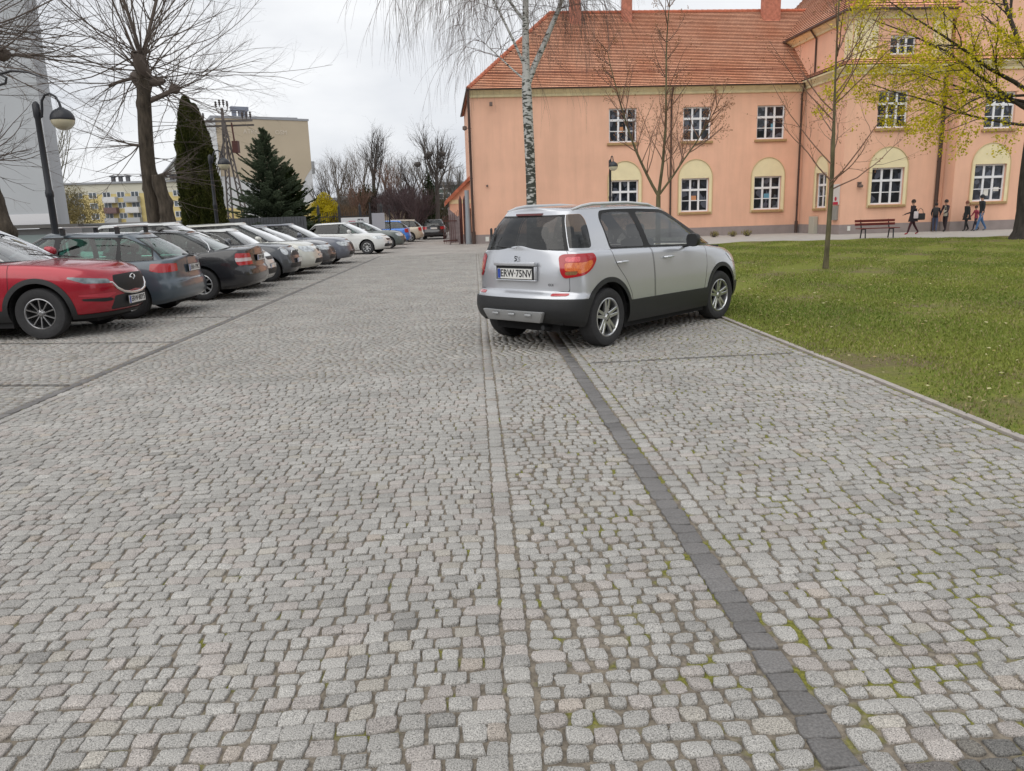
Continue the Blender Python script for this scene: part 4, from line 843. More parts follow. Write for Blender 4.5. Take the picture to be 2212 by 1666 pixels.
# ------------------------------------------------ the silver crossover (nearest car)
p_silver = paint('light_silver', (.53, .545, .58), metal=.5, rough=.26)
xR = -.75; xF = 3.65
hero = dict(L=4.40, W=1.68, H=1.60, wb=2.72, fo=.93, r=.338, belt=1.07, paint=p_silver, res=1.45, gap=.0042,
    edge=[(xR, 1.125), (0, 1.11), (1.2, 1.08), (2.35, 1.04), (2.9, .99), (3.3, .92), (xF, .79)],
    zb=[(xR, .36), (xR+.35, .28), (.5, .24), (2.3, .23), (3.0, .26), (xF, .30)],
    wsec=[(0, .955), (.1, .985), (.3, 1.), (.5, .995), (.75, .975), (.9, .95), (.97, .925), (1., .89)],
    rear=[(0, .10), (.1, .02), (.22, -.01), (.34, 0), (.40, .03), (.44, .075), (.7, .08), (1, .12)],
    nose=[(0, .10), (.15, .02), (.35, 0), (.6, .03), (.85, .12), (1, .26)], pr=16, pf=9, arch=.06, mirmat=m_blk, tw=.215,
    gh=dict(w0=.885, w1=.62, rear=[(0, xR+.125), (.35, xR+.17), (.7, xR+.25), (1, xR+.37)], front=[(0, 3.06), (.4, 2.63), (.75, 2.24), (1, 1.95)],
        roof=[(xR+.37, 1.555), (.3, 1.58), (1.0, 1.585), (1.7, 1.56), (1.95, 1.535)], crown=.04, pr=15, pf=4.6, rw=(.07, .86), rwy=.80, wsy=.83,
        windows=[([(-.60, 1.15), (-.20, 1.14), (-.13, 1.46), (-.16, 1.517), (-.46, 1.512)], 'rear'),
                 ([(.16, 1.13), (.875, 1.11), (.80, 1.52), (.58, 1.533), (.25, 1.522), (.15, 1.44)], 'rear'),
                 ([(.985, 1.108), (2.26, 1.08), (2.25, 1.17), (1.82, 1.41), (1.57, 1.50), (1.05, 1.527), (.93, 1.527)], 'front'),
                 ([(2.34, 1.08), (2.82, 1.045), (2.33, 1.25)], 'front')],
        dlo=[(.13, 1.10), (2.95, 1.01), (2.33, 1.31), (1.86, 1.485), (1.55, 1.543), (.95, 1.56), (.45, 1.56), (.19, 1.547), (.12, 1.45)]),
    glass=m_glass, glass_rear=m_gdark,
    rear_lamps=[(rnd([(.655, .855), (.65, .895), (.80, .90), (.79, .86)], .02), mat('tail_lamp_smoke', (.22, .12, .05), .1, coat=1., var=.4, vs=70), 'tail_lamp_reverse'), (rnd([(.655, 1.005), (.665, 1.05), (.84, 1.055), (.83, 1.0)], .02), mat('tail_lamp_bright', (.70, .10, .12), .1, coat=1., var=.3, vs=60), 'tail_lamp_brake'), (rnd([(.65, .90), (.65, .99), (.90, .99), (1.0, 1.02), (1.01, .97), (.94, .905), (.86, .875), (.80, .87), (.80, .90)], .03), mat('tail_lamp_amber', (.75, .22, .05), .12, coat=1., var=.3, vs=55, col2=(.55, .10, .03)), 'tail_lamp_indicator'), (rnd([(.60, .88), (.58, 1.06), (.64, 1.085), (1.05, 1.085), (1.08, 1.02), (1.0, .92), (.88, .85), (.64, .82)], .05), m_red, 'tail_lamp')],
    front_lamps=[(rnd([(.50, .70), (1.1, .80), (1.2, .92), (.7, .86)], .04), m_lens, 'headlamp')],
    front_centre=[(rnd([(-.1, .55), (.45, .55), (.42, .66), (-.1, .66)], .03), m_blk, 'grille')],
    rear_centre=[(rnd([(.50, .63), (.70, .63), (.70, .658), (.50, .658)], .008), m_red, 'reflector', .003)],
    clad=[(xR, .60), (-.4, .59), (-.3, .54), (.4, .50), (2.3, .485), (3.0, .5), (xF, .5)], aclad=.055,
    doors=[[(.50, .28), (.955, .28), (.955, 1.2), (.11, 1.2), (.11, 1.05), (.16, .93), (.34, .74), (.44, .58)], [(.965, .28), (2.10, .28), (2.22, .5), (2.30, .8), (2.32, 1.2), (.965, 1.2)]],
    seams=[lambda V: np.maximum(np.maximum(V[:, 0]-(xR+.42), .68-V[:, 2]), V[:, 8]-.70), lambda V: np.where(V[:, 0] < .0, 1., np.maximum(np.abs(V[:, 1])-.70, 2.55-V[:, 0]))],
    handles=[.27, 1.30], hz=.955, mirror=(1.74, 1.06), seats=[(1.35, 2), (.35, 3)], wheel=dict(spokes=5, sw=.04, twin=True, spread=.038, rim=.226, tw=.215), steer=R(-4))
car = make_car('parked_car', hero, 'silver crossover hatchback with roof rails standing alone on the cobbles by the lawn'); HERO = car
def qy(q):                                   # rear outline: arc length -> y (close to the centre the tail is nearly flat)
    return q
# tail lamp inner zones, plate, handle bar, badge, wiper, brake light, skid plate, reflectors
hf = hero['_f']
def patch_surf(xfun, poly, nm, m_, parent, side, nq=1): pass
sx = xR+.055
rp = empty('tailgate_plate_recess', (0, 0, 0)); rp.parent = HERO
b = MB(); b.box(sx-.010, sx+.03, -.31, .31, .785, .805); b.box(sx-.010, sx+.03, -.31, -.285, .805, .955); b.box(sx-.010, sx+.03, .285, .31, .805, .955); b.box(sx-.03, sx+.03, -.31, .31, .958, 1.005); b.build('surround', p_silver, rp, bevel=.009, smooth=True)
b = MB(); b.box(sx-.002, sx+.02, -.285, .285, .805, .958); b.build('recess', m_seal, rp)
number_plate(HERO, (sx-.012, 0, .87), (R(90), 0, R(-90)), 'ERW·75NV')
b = MB(); b.tube([(xR+.085, -.018, 1.055), (xR+.07, .01, 1.065), (xR+.07, .012, 1.045), (xR+.07, -.012, 1.035), (xR+.07, -.01, 1.018), (xR+.07, .018, 1.012)], .007, 5); b.build('badge', m_ink, HERO)
text_obj('model_badge', '4X4', .045, m_ink, HERO, (xR+.058, -.52, .755), (R(90), 0, R(-90)), .002)
b = MB(); b.tube([(xR+.18, .06, 1.16), (xR+.125, .02, 1.155)], .014, 6); b.tube([(xR+.13, .05, 1.15), (xR+.14, .36, 1.175)], [.011, .006], 6); b.build('rear_wiper', m_blk, HERO, smooth=True)
b = MB(); b.box(xR+.315, xR+.42, -.19, .19, 1.512, 1.535, 0); b.build('high_brake_lamp', mat('brake_lamp_dark', (.13, .01, .01), .3, coat=1), HERO)
b = MB(); T_ = [(xR-.022, -.46, .455), (xR-.022, .46, .455), (xR+.03, .42, .325), (xR+.03, -.38, .325)]
b.add([(x-.012, y, z) for x, y, z in T_]+[(x+.05, y, z) for x, y, z in T_], [(0, 1, 2, 3), (7, 6, 5, 4), (0, 4, 5, 1), (1, 5, 6, 2), (2, 6, 7, 3), (3, 7, 4, 0)]); [b.box(xR-.046+.0, xR-.03, y_-.05, y_+.05, .40, .43) for y_ in (-.25, 0., .25)]; b.build('skid_plate', mat('skid_silver', (.42, .43, .44), .45, metal=.5), HERO, bevel=.012, smooth=True)
for sd_ in (1, -1):
    b = MB(); pts = [(xR+.50, sd_*.485, 1.565), (xR+.66, sd_*.495, 1.60), (.1, sd_*.505, 1.622), (.8, sd_*.51, 1.632), (1.30, sd_*.50, 1.605), (1.55, sd_*.49, 1.55)]
    b.tube(pts, [.012, .019, .02, .02, .019, .012], 8)
    b.box(.3, .36, sd_*.505-.014, sd_*.505+.014, 1.57, 1.62); b.build('roof_rail', mat('rail_silver', (.60, .61, .62), .35, metal=.4), HERO, smooth=40)
b = MB(); b.tube([(xR+.12, -.34, .26), (xR+.35, -.34, .24)], .028, 10); b.build('exhaust_pipe', m_blk, HERO, smooth=True)
place(HERO, (.545, 9.40), 47.6)
# ------------------------------------------------ the parked row: one generator, each car its own proportions, paint, lamps
def gen(kind, L, W, H, wb, fo, r, belt, pnt, hood=1.15, rake=1.0, nose_z=.72, rear_z=None, tail=.62, tb=.12, crown=.04, w0=.885, w1=.64, windows=None, res=.62, **kw):
    ro = L-wb-fo; xR, xF = -ro, wb+fo; cowl = xF-hood; rz = H-crown; rear_z = rear_z or belt+.02; tl = tail
    d = dict(L=L, W=W, H=H, wb=wb, fo=fo, r=r, belt=belt, paint=pnt, res=res)
    d['edge'] = [(xR, rear_z), (0, belt+.02), (wb*.5, belt), (cowl, belt-.03), (cowl+hood*.5, belt-.07), (xF-.15, nose_z+.05), (xF, nose_z)]
    d['rear'] = [(0, .10), (.1, .02), (.3, 0), (.45, .02), (.55, .06), (1, .10)]
    d['nose'] = [(0, .12), (.15, .03), (.35, 0), (.6, .03), (.85, .10), (1, .22)]
    d['pr'] = 20; d['pf'] = kw.pop('pf', 8)
    gr = [(0, xR+tb), (.4, xR+tb+(tl-tb)*.30), (1, xR+tl)]; gf = [(0, cowl), (.5, cowl-rake*.46), (1, cowl-rake)]
    re_ = [(xR+tl, rz-.03), (wb*.25, rz-.005), (wb*.55, rz), (cowl-rake, rz-.03)]
    if kind == 'sedan': re_ = [(xR+tl, rz-.05), (wb*.35, rz-.005), (wb*.6, rz), (cowl-rake, rz-.03)]; gr = [(0, xR+tb), (.5, xR+tb+(tl-tb)*.42), (1, xR+tl)]
    rf_ = pch(re_); z0 = belt+.035; zt = lambda x: float(rf_(x))-.05
    wr_b = xR+tb+kw.pop('wrb', .16); wr_t = xR+tl+kw.pop('wrt', .0); wf_b = cowl-.16; wf_t = cowl-rake+.02
    B = wb*kw.pop('bp', .40); Cp = kw.pop('cp', .02)
    wn = [([(B+.05, z0), (wf_b, z0-.01), ((wf_b+wf_t)/2+.05, (z0+zt(wf_t))/2+.02), (wf_t-.03, zt(wf_t)-.01), (B+.0, zt(B))], 'front')]
    wd = [([(Cp+.05, z0), (B-.05, z0), (B-.10, zt(B)), (Cp+.12, zt(Cp)), (Cp+.03, zt(Cp)-.08)], 'rear')]
    if kind in ('estate', 'mpv'): wd.append(([(wr_b, z0+.01), (Cp-.05, z0), (Cp+.0, zt(Cp)), (wr_t+.08, zt(wr_t)-.01), (wr_b+.06, z0+.2)], 'rear'))
    if kind == 'threedoor': wd = [([(wr_b, z0+.01), (B-.05, z0), (B-.06, zt(B)), (wr_t+.1, zt(wr_t)-.01)], 'rear')]
    if kind == 'hatch': wd = [([(wr_b+.02, z0+.05), (wr_b+.12, z0), (B-.05, z0), (B-.10, zt(B)), (wr_t+.16, zt(wr_t+.1)), (wr_b+.1, z0+.2)], 'rear')]
    lo = min(min(p[0] for p in w_[0]) for w_ in wd)
    dlo = [(lo-.02, z0-.025), (cowl-.10, z0-.03), ((wf_b+wf_t)/2+.09, (z0+zt(wf_t))/2+.05), (wf_t, zt(wf_t)+.02), (B, zt(B)+.025), (wr_t+.12, zt(wr_t)+.018), (lo+.03, z0+.2)]
    d.setdefault('glass', m_gmid); d['gh'] = dict(w0=w0, w1=w1, rear=gr, front=gf, roof=re_, crown=crown, pr=12, pf=4.6, windows=wn+wd, dlo=dlo, rw=(.10, .86), rwy=.82)
    d['doors'] = [[(B, .26), (wb-r-.16, .26), (wb-r-.02, .5), (cowl-.18, .8), (cowl-.16, belt+.1), (B, belt+.1)]]+([] if kind == 'threedoor' else [[(r+.18, .26), (B-.008, .26), (B-.008, belt+.1), (-.05, belt+.1), (-.02, .95), (r+.05, .68), (r+.12, .5)]])
    d['handles'] = [B+.14] if kind == 'threedoor' else [.2, B+.14]; d['hz'] = belt-.12; d['mirror'] = (cowl-.58, belt+.02)
    d['seats'] = [(wb*.52, 2), (wb*.15, 3)]
    d.update(kw); d['_x'] = (xR, xF, cowl); return d
def lampQ(z0, z1, a, b): return rnd([(a, z0), (a-.02, z1), (b, z1), (b+.02, (z0+z1)/2), (b-.06, z0)], .04)
G_CARS = 'cars parked in a row on the cobbles'
DIRX = 3.0
def park_front(c, s, px, py, yaw=DIRX):       # (px,py): near-side contact of the front wheel
    a = R(yaw); o_ = s['W']/2-.1; fx, fy = px-math.sin(a)*o_, py+math.cos(a)*o_; place(c, (fx-s['wb']*math.cos(a), fy-s['wb']*math.sin(a)), yaw)
def park_rear(c, s, px, py, yaw=180+DIRX):
    a = R(yaw); o_ = s['W']/2-.1; place(c, (px+math.sin(a)*o_, py-math.cos(a)*o_), yaw)

# red SUV, nose towards the lane
p_red = paint('deep_red', (.36, .006, .022), metal=.35, rough=.25)
m_gun = mat('alloy_gunmetal', (.30, .30, .31), .3, metal=.85)
S1 = gen('mpv', 4.60, 1.84, 1.68, 2.70, .98, .362, 1.08, p_red, hood=1.16, rake=1.1, nose_z=.90, tail=.75, res=1.15, w1=.65, wrb=.3, wrt=.1, arch=.06,
    zb=[(-.92, .34), (0, .28), (2.5, .26), (3.3, .27), (3.68, .30)], clad=[(-.92, .52), (.3, .44), (2.3, .42), (3.0, .40), (3.15, .325), (3.68, .34)], aclad=.07, glass_rear=m_gdark, glass=glass('tint_dusk', (.4, .46, .44)),
    wheel=dict(spokes=10, sw=.016, twin=False, rim=.222, rimmat=m_gun), tw=.225, steer=R(0))
Qr = 1.9
S1['nose'] = [(0, .14), (.15, .05), (.35, .01), (.6, .0), (.8, .03), (.93, .09), (1, .2)]
S1['front_lamps'] = [(rnd([(.53, .745), (.58, .81), (1.10, .865), (1.14, .85), (.92, .765)], .02), mat('smoked_headlamp', (.16, .19, .20), .08, coat=1., var=.6, vs=9, metal=.3), 'headlamp'),
    (rnd([(.62, .545), (.45, .60), (.52, .615), (1.02, .605), (1.0, .585)], .01), mat('foglamp_red_trim', (.42, .02, .04), .25, coat=1.), 'fog_trim'), (rnd([(.50, .50), (.56, .54), (.98, .55), (.95, .52), (.66, .49)], .01), m_seal, 'fog_recess')]
S1['front_centre'] = [(rnd([(-.1, .63), (.28, .60), (.42, .67), (.50, .77), (.47, .855), (-.1, .87)], .02), m_seal, 'grille'), (rnd([(-.1, .36), (.55, .36), (.50, .56), (-.1, .60)], .03), m_blk, 'lower_intake')]
red = make_car('parked_suv', S1, 'glossy red SUV with black wheel arch cladding, foremost in the parked row', 'car', G_CARS)
xF1 = 3.63
def y_at(s, yv, z, front=True):              # x of the body skin at half-breadth yv, height fraction from z
    f = s['_f']; W_ = f['W']; zl = .28; zt_ = float(f['edge'](f['xF'] if front else f['xR'])); sv = min(1, max(0, (z-zl)/(zt_-zl))); a, b = float(f['xr'](sv)), float(f['xf'](sv))
    p = s['pf'] if front else s['pr']; u = (1-min(.999, (abs(yv)/(W_*.98)))**2.3)**(1/p); return (a+b)/2+(b-a)/2*u*(1 if front else -1)
b = MB()
for sd_ in (1, -1):
    ln = [(.60, .76), (.50, .755), (.45, .67), (.33, .605), (.16, .575), (0, .57)]
    b.tube([(y_at(S1, yv, zz)+.012, sd_*yv, zz) for yv, zz in ln], [.008, .014, .019, .022, .022, .022], 8)
b.build('grille_surround', m_chr, red, smooth=50)
for sd_ in (1, -1):
    b = MB(); b.tube([(y_at(S1, yv, zz)+.008, sd_*yv, zz) for yv, zz in [(.52, .762), (.60, .765), (.68, .772), (.76, .785)]], .010, 6); b.build('running_lamp', mat('running_lamp_white', (.8, .82, .85), .2), red, smooth=True)
b = MB(); xx = y_at(S1, 0, .78)+.012
ring = [(xx-.006*abs(math.cos(t)), .085*math.cos(t), .775+.066*math.sin(t)) for t in np.linspace(0, 2*math.pi, 25)]; b.tube(ring, .008, 6, caps=False)
b.tube([(xx, -.07, .80), (xx+.003, -.03, .785), (xx+.004, 0, .755), (xx+.003, .03, .785), (xx, .07, .80)], .008, 6); b.build('emblem', m_chr, red, smooth=True)
number_plate(red, (y_at(S1, 0, .47)+.025, 0, .475), (R(90), 0, R(90)), 'ERW·80Y5')
b = MB(); b.tube([(2.60, .55, 1.10), (2.50, -.05, 1.15), (2.43, -.45, 1.19)], .008, 5); b.build('wiper', m_blk, red)
park_front(red, S1, -6.64, 10.94, 1.)

# grey estate, tail towards the lane
p_blue = paint('slate_blue_grey', (.065, .088, .11), metal=.12, rough=.3)
S2 = gen('estate', 4.74, 1.82, 1.46, 2.84, 1.0, .335, .93, p_blue, hood=1.35, rake=.95, nose_z=.70, rear_z=.97, tail=.80, tb=.16, res=1.15, w1=.62, wrb=.30, wrt=.02, cp=.12, bp=.42, glass=m_ggreen, wheel=dict(spokes=7, sw=.03, rim=.21))
S2['rear_lamps'] = [(rnd([(.60, .77), (.60, .90), (1.10, .91), (1.12, .79), (.95, .755)], .02), m_red, 'tail_lamp')]
S2['seams'] = [lambda V: np.where(V[:, 0] > -.45, 1., np.maximum(.60-V[:, 2], V[:, 8]-.78))]
est = make_car('parked_estate', S2, 'slate blue-grey estate car with silver roof bars, tail to the lane', 'car', G_CARS)
number_plate(est, (-.90+.045, 0, .80), (R(90), 0, R(-90)), 'ERA·1Y9C')
m_bar = mat('roof_bar_alu', (.62, .63, .64), .3, metal=.7)
for xb in (.15, 1.05):
    t = empty('roof_bar', (xb, 0, 0)); t.parent = est
    b = MB(); b.box(-.035, .035, -.66, .66, 1.535, 1.56); b.build('crossbar', m_bar, t, bevel=.01, smooth=True)
    for sd_ in (1, -1): b = MB(); b.box(-.035, .035, sd_*.60-.035, sd_*.60+.035, 1.42, 1.534); b.build('bar_foot', m_blk, t, bevel=.012)
b = MB(); b.tube([(.1-1., -.60, 1.435), (0, -.60, 1.455), (1.4, -.60, 1.45)], .012, 6); b.tube([(-.9, .60, 1.435), (0, .60, 1.455), (1.4, .60, 1.45)], .012, 6)
b = MB(); b.tube([(-.30, .0, 1.445), (-.40, 0, 1.49)], [.03, .008], 6); b.build('roof_aerial', m_blk, est)
b = MB(); b.tube([(-.87, .03, 1.0), (-.68, .02, 1.03)], .018, 6); b.tube([(-.80, .0, 1.01), (-.72, -.35, 1.05)], .008, 5); b.build('rear_wiper', m_blk, est)
text_obj('model_badge', '4X4', .05, m_chr, est, (-1.035, -.48, .70), (R(90), 0, R(-90)), .002) if False else None
park_rear(est, S2, -6.45, 13.15)

# black saloon, tail towards the lane
p_black = paint('black_metallic', (.014, .014, .017), metal=.0, rough=.25)
S3 = gen('sedan', 4.70, 1.76, 1.46, 2.70, .93, .325, .93, p_black, hood=1.30, rake=.95, nose_z=.70, rear_z=1.0, tail=1.45, tb=.62, res=1.15, w1=.60, cp=-.08, bp=.42, glass=m_gmid, wheel=dict(spokes=9, sw=.022, twin=False, rim=.205))
S3['gh']['windows'][1] = ([(-.12, .975), (1.08, .965), (1.03, 1.36), (.35, 1.36), (.05, 1.26), (-.12, 1.12)], 'rear'); S3['gh']['rw'] = (.08, .93)
S3['edge'] = [(-1.07, 1.0), (-.6, 1.01), (0, .965), (1.3, .94), (2.3, .91), (3.0, .85), (3.5, .75), (3.63, .7)]
S3['rear_lamps'] = [(rnd([(.50, .70), (.56, .93), (.95, .935), (.96, .80), (.92, .69)], .03), m_red, 'tail_lamp')]
S3['rear_centre'] = [(rnd([(-.1, .70), (.49, .70), (.54, .93), (-.1, .93)], .02), mat('boot_panel', (.012, .012, .014), .3, coat=1), 'boot_panel', .0)]
blk = make_car('parked_saloon', S3, 'black saloon car with chrome window line, tail to the lane', 'car', G_CARS)
number_plate(blk, (-1.07+.05, 0, .82), (R(90), 0, R(-90)), 'ERW·2K47')
for sd_ in (1, -1):
    b = MB(); f = S3['_f']; pts = [(2.15, .955), (1.3, .945), (.2, .95), (-.16, .965), (-.2, 1.02), (-.14, 1.15), (.03, 1.28), (.34, 1.385), (1.0, 1.40)]
    def gy(z): t = (z-.94)/(.48); return f['W']*(.885+(.60-.885)*max(0, min(1, t)))+.008
    b.tube([(x, sd_*gy(z), z) for x, z in pts], .010, 5); b.build('chrome_strip', m_chr, blk, smooth=True)
for k in kids(blk):
    if k.name.startswith('tail_lamp'):
        k.data.materials.append(mat('tail_lamp_white', (.55, .45, .45), .1, coat=1.)); co = np.array([v.co for v in k.data.vertices])
        for p_ in k.data.polygons:
            c_ = co[list(p_.vertices)].mean(0)
            if .77 < c_[2] < .84: p_.material_index = 1
park_rear(blk, S3, -6.3, 16.0)

# white people carrier, nose to the lane
p_white = paint('white', (.66, .67, .66), rough=.3); p_cream = paint('cream_white', (.60, .60, .55), metal=.2, rough=.3)
def front_face(spec, z0, z1, a, b, gz=None, gh_=.35, lens=m_lens):
    spec['front_lamps'] = [(rnd([(a, z0), (a-.06, z1-.02), (b, z1), (b+.04, z1-.05), (b-.1, z0+.01)], .05), lens, 'headlamp')]
    g0, g1 = gz or (z0+.02, z1-.03); spec['front_centre'] = [(rnd([(-.1, g0), (gh_*.8, g0), (gh_, g1), (-.1, g1)], .03), m_blk, 'grille'), (rnd([(-.1, .32), (.55, .32), (.50, .46), (-.1, .47)], .04), m_blk, 'lower_intake')]
S4 = gen('mpv', 4.45, 1.76, 1.62, 2.65, .90, .32, .98, p_white, hood=1.05, rake=1.15, nose_z=.74, tail=.55, w1=.66, glass=m_gmid, wheel=dict(spokes=6, sw=.03, rim=.195)); front_face(S4, .64, .82, .50, .92, gz=(.66, .74), gh_=.36)
whi = make_car('parked_minivan', S4, 'white people carrier beside the black saloon, nose to the lane', 'car', G_CARS)
number_plate(whi, (3.53, 0, .50), (R(90), 0, R(90)), 'ERW·4LJ', lettering=False); park_front(whi, S4, -6.6, 18.3)
# dark small hatchback with white roof and round lamps
p_dark = paint('charcoal', (.05, .055, .065), metal=.1, rough=.28)
S5 = gen('threedoor', 3.72, 1.68, 1.42, 2.47, .68, .31, .98, p_dark, hood=1.0, rake=.62, nose_z=.80, tail=.42, tb=.10, w1=.68, bp=.42, roofmat=p_white, wheel=dict(spokes=8, sw=.02, rim=.2)); 
S5['front_lamps'] = [([(.66+.115*math.cos(t), .78+.10*math.sin(t)) for t in np.linspace(0, 6.1, 18)], m_lens, 'headlamp')]
S5['front_centre'] = [(rnd([(-.1, .66), (.40, .66), (.40, .79), (-.1, .80)], .05), m_blk, 'grille'), (rnd([(-.1, .34), (.6, .34), (.58, .46), (-.1, .46)], .04), m_blk, 'lower_intake')]
mini = make_car('parked_hatchback', S5, 'small charcoal hatchback with white roof and round chrome headlamps', 'car', G_CARS)
for sd_ in (1, -1):
    b = MB(); b.tube([(y_at(S5, .60+.10*math.cos(t), .78)+.012, sd_*(.60+.105*math.cos(t)), .785+.105*math.sin(t)) for t in np.linspace(0, 2*math.pi, 21)], .010, 6, caps=False); b.build('lamp_ring', m_chr, mini, smooth=True)
b = MB(); b.tube([(y_at(S5, y, .7)+.014, y, z) for y, z in [(-.38, .67), (-.4, .74), (-.36, .79), (0, .80), (.36, .79), (.4, .74), (.38, .67), (0, .655), (-.38, .67)]], .011, 6, caps=False); b.build('grille_surround', m_chr, mini, smooth=True)
number_plate(mini, (3.17, -.05, .53), (R(90), 0, R(90)), 'ERW·7', lettering=False); park_front(mini, S5, -6.35, 20.6)
# cream compact people carrier
S6 = gen('mpv', 4.35, 1.78, 1.57, 2.65, .88, .32, .97, p_cream, hood=1.0, rake=1.2, nose_z=.74, tail=.5, w1=.64, wheel=dict(spokes=7, sw=.025, rim=.2)); front_face(S6, .66, .84, .44, .98, gz=(.66, .76), gh_=.2)
cre = make_car('parked_minivan', S6, 'cream silver compact people carrier between the charcoal hatchback and a dark coupe', 'car', G_CARS)
number_plate(cre, (3.50, 0, .52), (R(90), 0, R(90)), 'x', lettering=False); park_front(cre, S6, -6.5, 22.9)
p_graph = paint('graphite', (.07, .07, .08), metal=.12, rough=.28)
S7 = gen('hatch', 4.30, 1.76, 1.44, 2.60, .90, .32, .94, p_graph, hood=1.15, rake=1.05, nose_z=.70, tail=.7, w1=.60, wheel=dict(spokes=5, sw=.03, rim=.2)); front_face(S7, .62, .78, .45, .95, gz=(.50, .72), gh_=.32)
dk_ = make_car('parked_coupe', S7, 'low graphite hatchback beside the cream people carrier', 'car', G_CARS)
number_plate(dk_, (3.46, 0, .50), (R(90), 0, R(90)), 'x', lettering=False); park_front(dk_, S7, -6.62, 25.3)
p_lav = paint('bluish_grey', (.13, .14, .175), metal=.2, rough=.28)
S8 = gen('hatch', 4.35, 1.80, 1.50, 2.60, .90, .33, .97, p_lav, hood=1.15, rake=1.0, nose_z=.76, tail=.6, w1=.62, wheel=dict(spokes=5, sw=.03, rim=.205)); front_face(S8, .64, .80, .46, .98, gz=(.46, .76), gh_=.34)
lav = make_car('parked_hatchback', S8, 'bluish grey hatchback with tall dark grille, last before the gap in the row', 'car', G_CARS)
number_plate(lav, (3.48, 0, .46), (R(90), 0, R(90)), 'x', lettering=False); park_front(lav, S8, -6.52, 28.0)
# white three-door hatchback seen side on
S9 = gen('threedoor', 4.05, 1.70, 1.45, 2.47, .85, .31, .93, p_white, hood=1.02, rake=1.0, nose_z=.70, tail=.55, tb=.12, w1=.64, bp=.46, glass=m_ggreen, glass_rear=m_gdark, res=.7, wheel=dict(spokes=8, sw=.026, rim=.2), wrb=.28); front_face(S9, .66, .82, .55, 1.05, gz=(.6, .68), gh_=.3)
ibi = make_car('parked_hatchback', S9, 'white three-door hatchback seen side on at the far end of the row', 'car', G_CARS); park_front(ibi, S9, -6.4, 35.7, -10)
number_plate(ibi, (3.33, 0, .5), (R(90), 0, R(90)), 'x', lettering=False)
# farther cars by the gate
p_green = paint('dark_green_grey', (.10, .12, .115), metal=.3); p_bl = paint('bright_blue', (.03, .18, .62), metal=.2); p_bei = paint('beige', (.48, .42, .33), metal=.2); 
S10 = gen('hatch', 4.2, 1.75, 1.47, 2.55, .88, .31, .95, p_green, tail=.6, res=.5); front_face(S10, .64, .80, .45, .95)
c = make_car('parked_hatchback', S10, 'dark green grey car half hidden behind the white three-door hatchback', 'car', G_CARS); park_front(c, S10, -6.3, 41.5)
S11 = gen('hatch', 4.1, 1.72, 1.47, 2.5, .85, .31, .95, p_bl, tail=.6, res=.5); S11['rear_lamps'] = [(rnd([(.6, .72), (.6, .95), (.95, .95), (.93, .72)], .03), m_red, 'tail_lamp')]
c = make_car('parked_hatchback', S11, 'bright blue hatchback parked near the iron gate', 'car', G_CARS); park_rear(c, S11, -6.6, 47.5)
S12 = gen('estate', 4.4, 1.74, 1.50, 2.6, .88, .31, .95, p_bei, tail=.6, res=.5); S12['rear_lamps'] = [(rnd([(.6, .72), (.6, .95), (.95, .95), (.93, .72)], .03), m_red, 'tail_lamp')]
c = make_car('parked_estate', S12, 'beige estate car just beyond the bright blue hatchback', 'car', G_CARS); park_rear(c, S12, -6.5, 52.5)
S13 = gen('hatch', 4.2, 1.76, 1.46, 2.55, .88, .31, .95, p_black, tail=.62, res=.5); S13['rear_lamps'] = [(rnd([(.5, .72), (.5, .90), (.9, .92), (.9, .72)], .03), m_red, 'tail_lamp')]
c = make_car('distant_car', S13, 'black car seen from behind far down the lane beside the gatehouse', 'car'); number_plate(c, (-.77+.04, 0, .8), (R(90), 0, R(-90)), 'x', lettering=False); place(c, (-5.35, 57.5), 93)
# ---------------------------------------------------------------- trees
class Tubes:
    """many tapering branches in one mesh (numpy)"""
    def __init__(s): s.v = []; s.f = []; s.n = 0
    def add(s, P, r, n=5):
        P = np.asarray(P, float); r = np.asarray(r, float); k = len(P)
        d = np.gradient(P, axis=0); d /= (np.linalg.norm(d, axis=1, keepdims=True)+1e-9)
        a = np.cross(d, [0.13, .31, .94]); ln = np.linalg.norm(a, axis=1, keepdims=True); a = np.where(ln < .05, np.cross(d, [1, 0, 0]), a); a /= (np.linalg.norm(a, axis=1, keepdims=True)+1e-9)
        b = np.cross(d, a); t = np.arange(n)*2*np.pi/n
        V = P[:, None]+(a[:, None]*np.cos(t)[None, :, None]+b[:, None]*np.sin(t)[None, :, None])*r[:, None, None]
        i = np.arange(k-1)[:, None]*n; j = np.arange(n)[None]; j2 = (j+1) % n
        F = np.stack([i+j, i+j2, i+n+j2, i+n+j], -1).reshape(-1, 4)+s.n
        s.v.append(V.reshape(-1, 3)); s.f.append(F); s.n += k*n
    def build(s, name, m, parent): return np_mesh(name, np.concatenate(s.v), np.concatenate(s.f), [m], parent=parent) if s.v else None
def path(rg, p, d, L_, n, wob=.12, trop=(0, 0, 0), tk=0.):
    P = [np.array(p, float)]; d = np.array(d, float); d /= np.linalg.norm(d); T_ = np.array(trop, float)
    for i in range(n):
        d = d+rg.standard_normal(3)*wob+T_*tk; d /= np.linalg.norm(d); P.append(P[-1]+d*L_/n)
    return np.array(P), d
def perp(rg, d, ang):
    a = np.cross(d, rg.standard_normal(3)); a /= np.linalg.norm(a)+1e-9; v = d*math.cos(ang)+a*math.sin(ang); return v/np.linalg.norm(v)
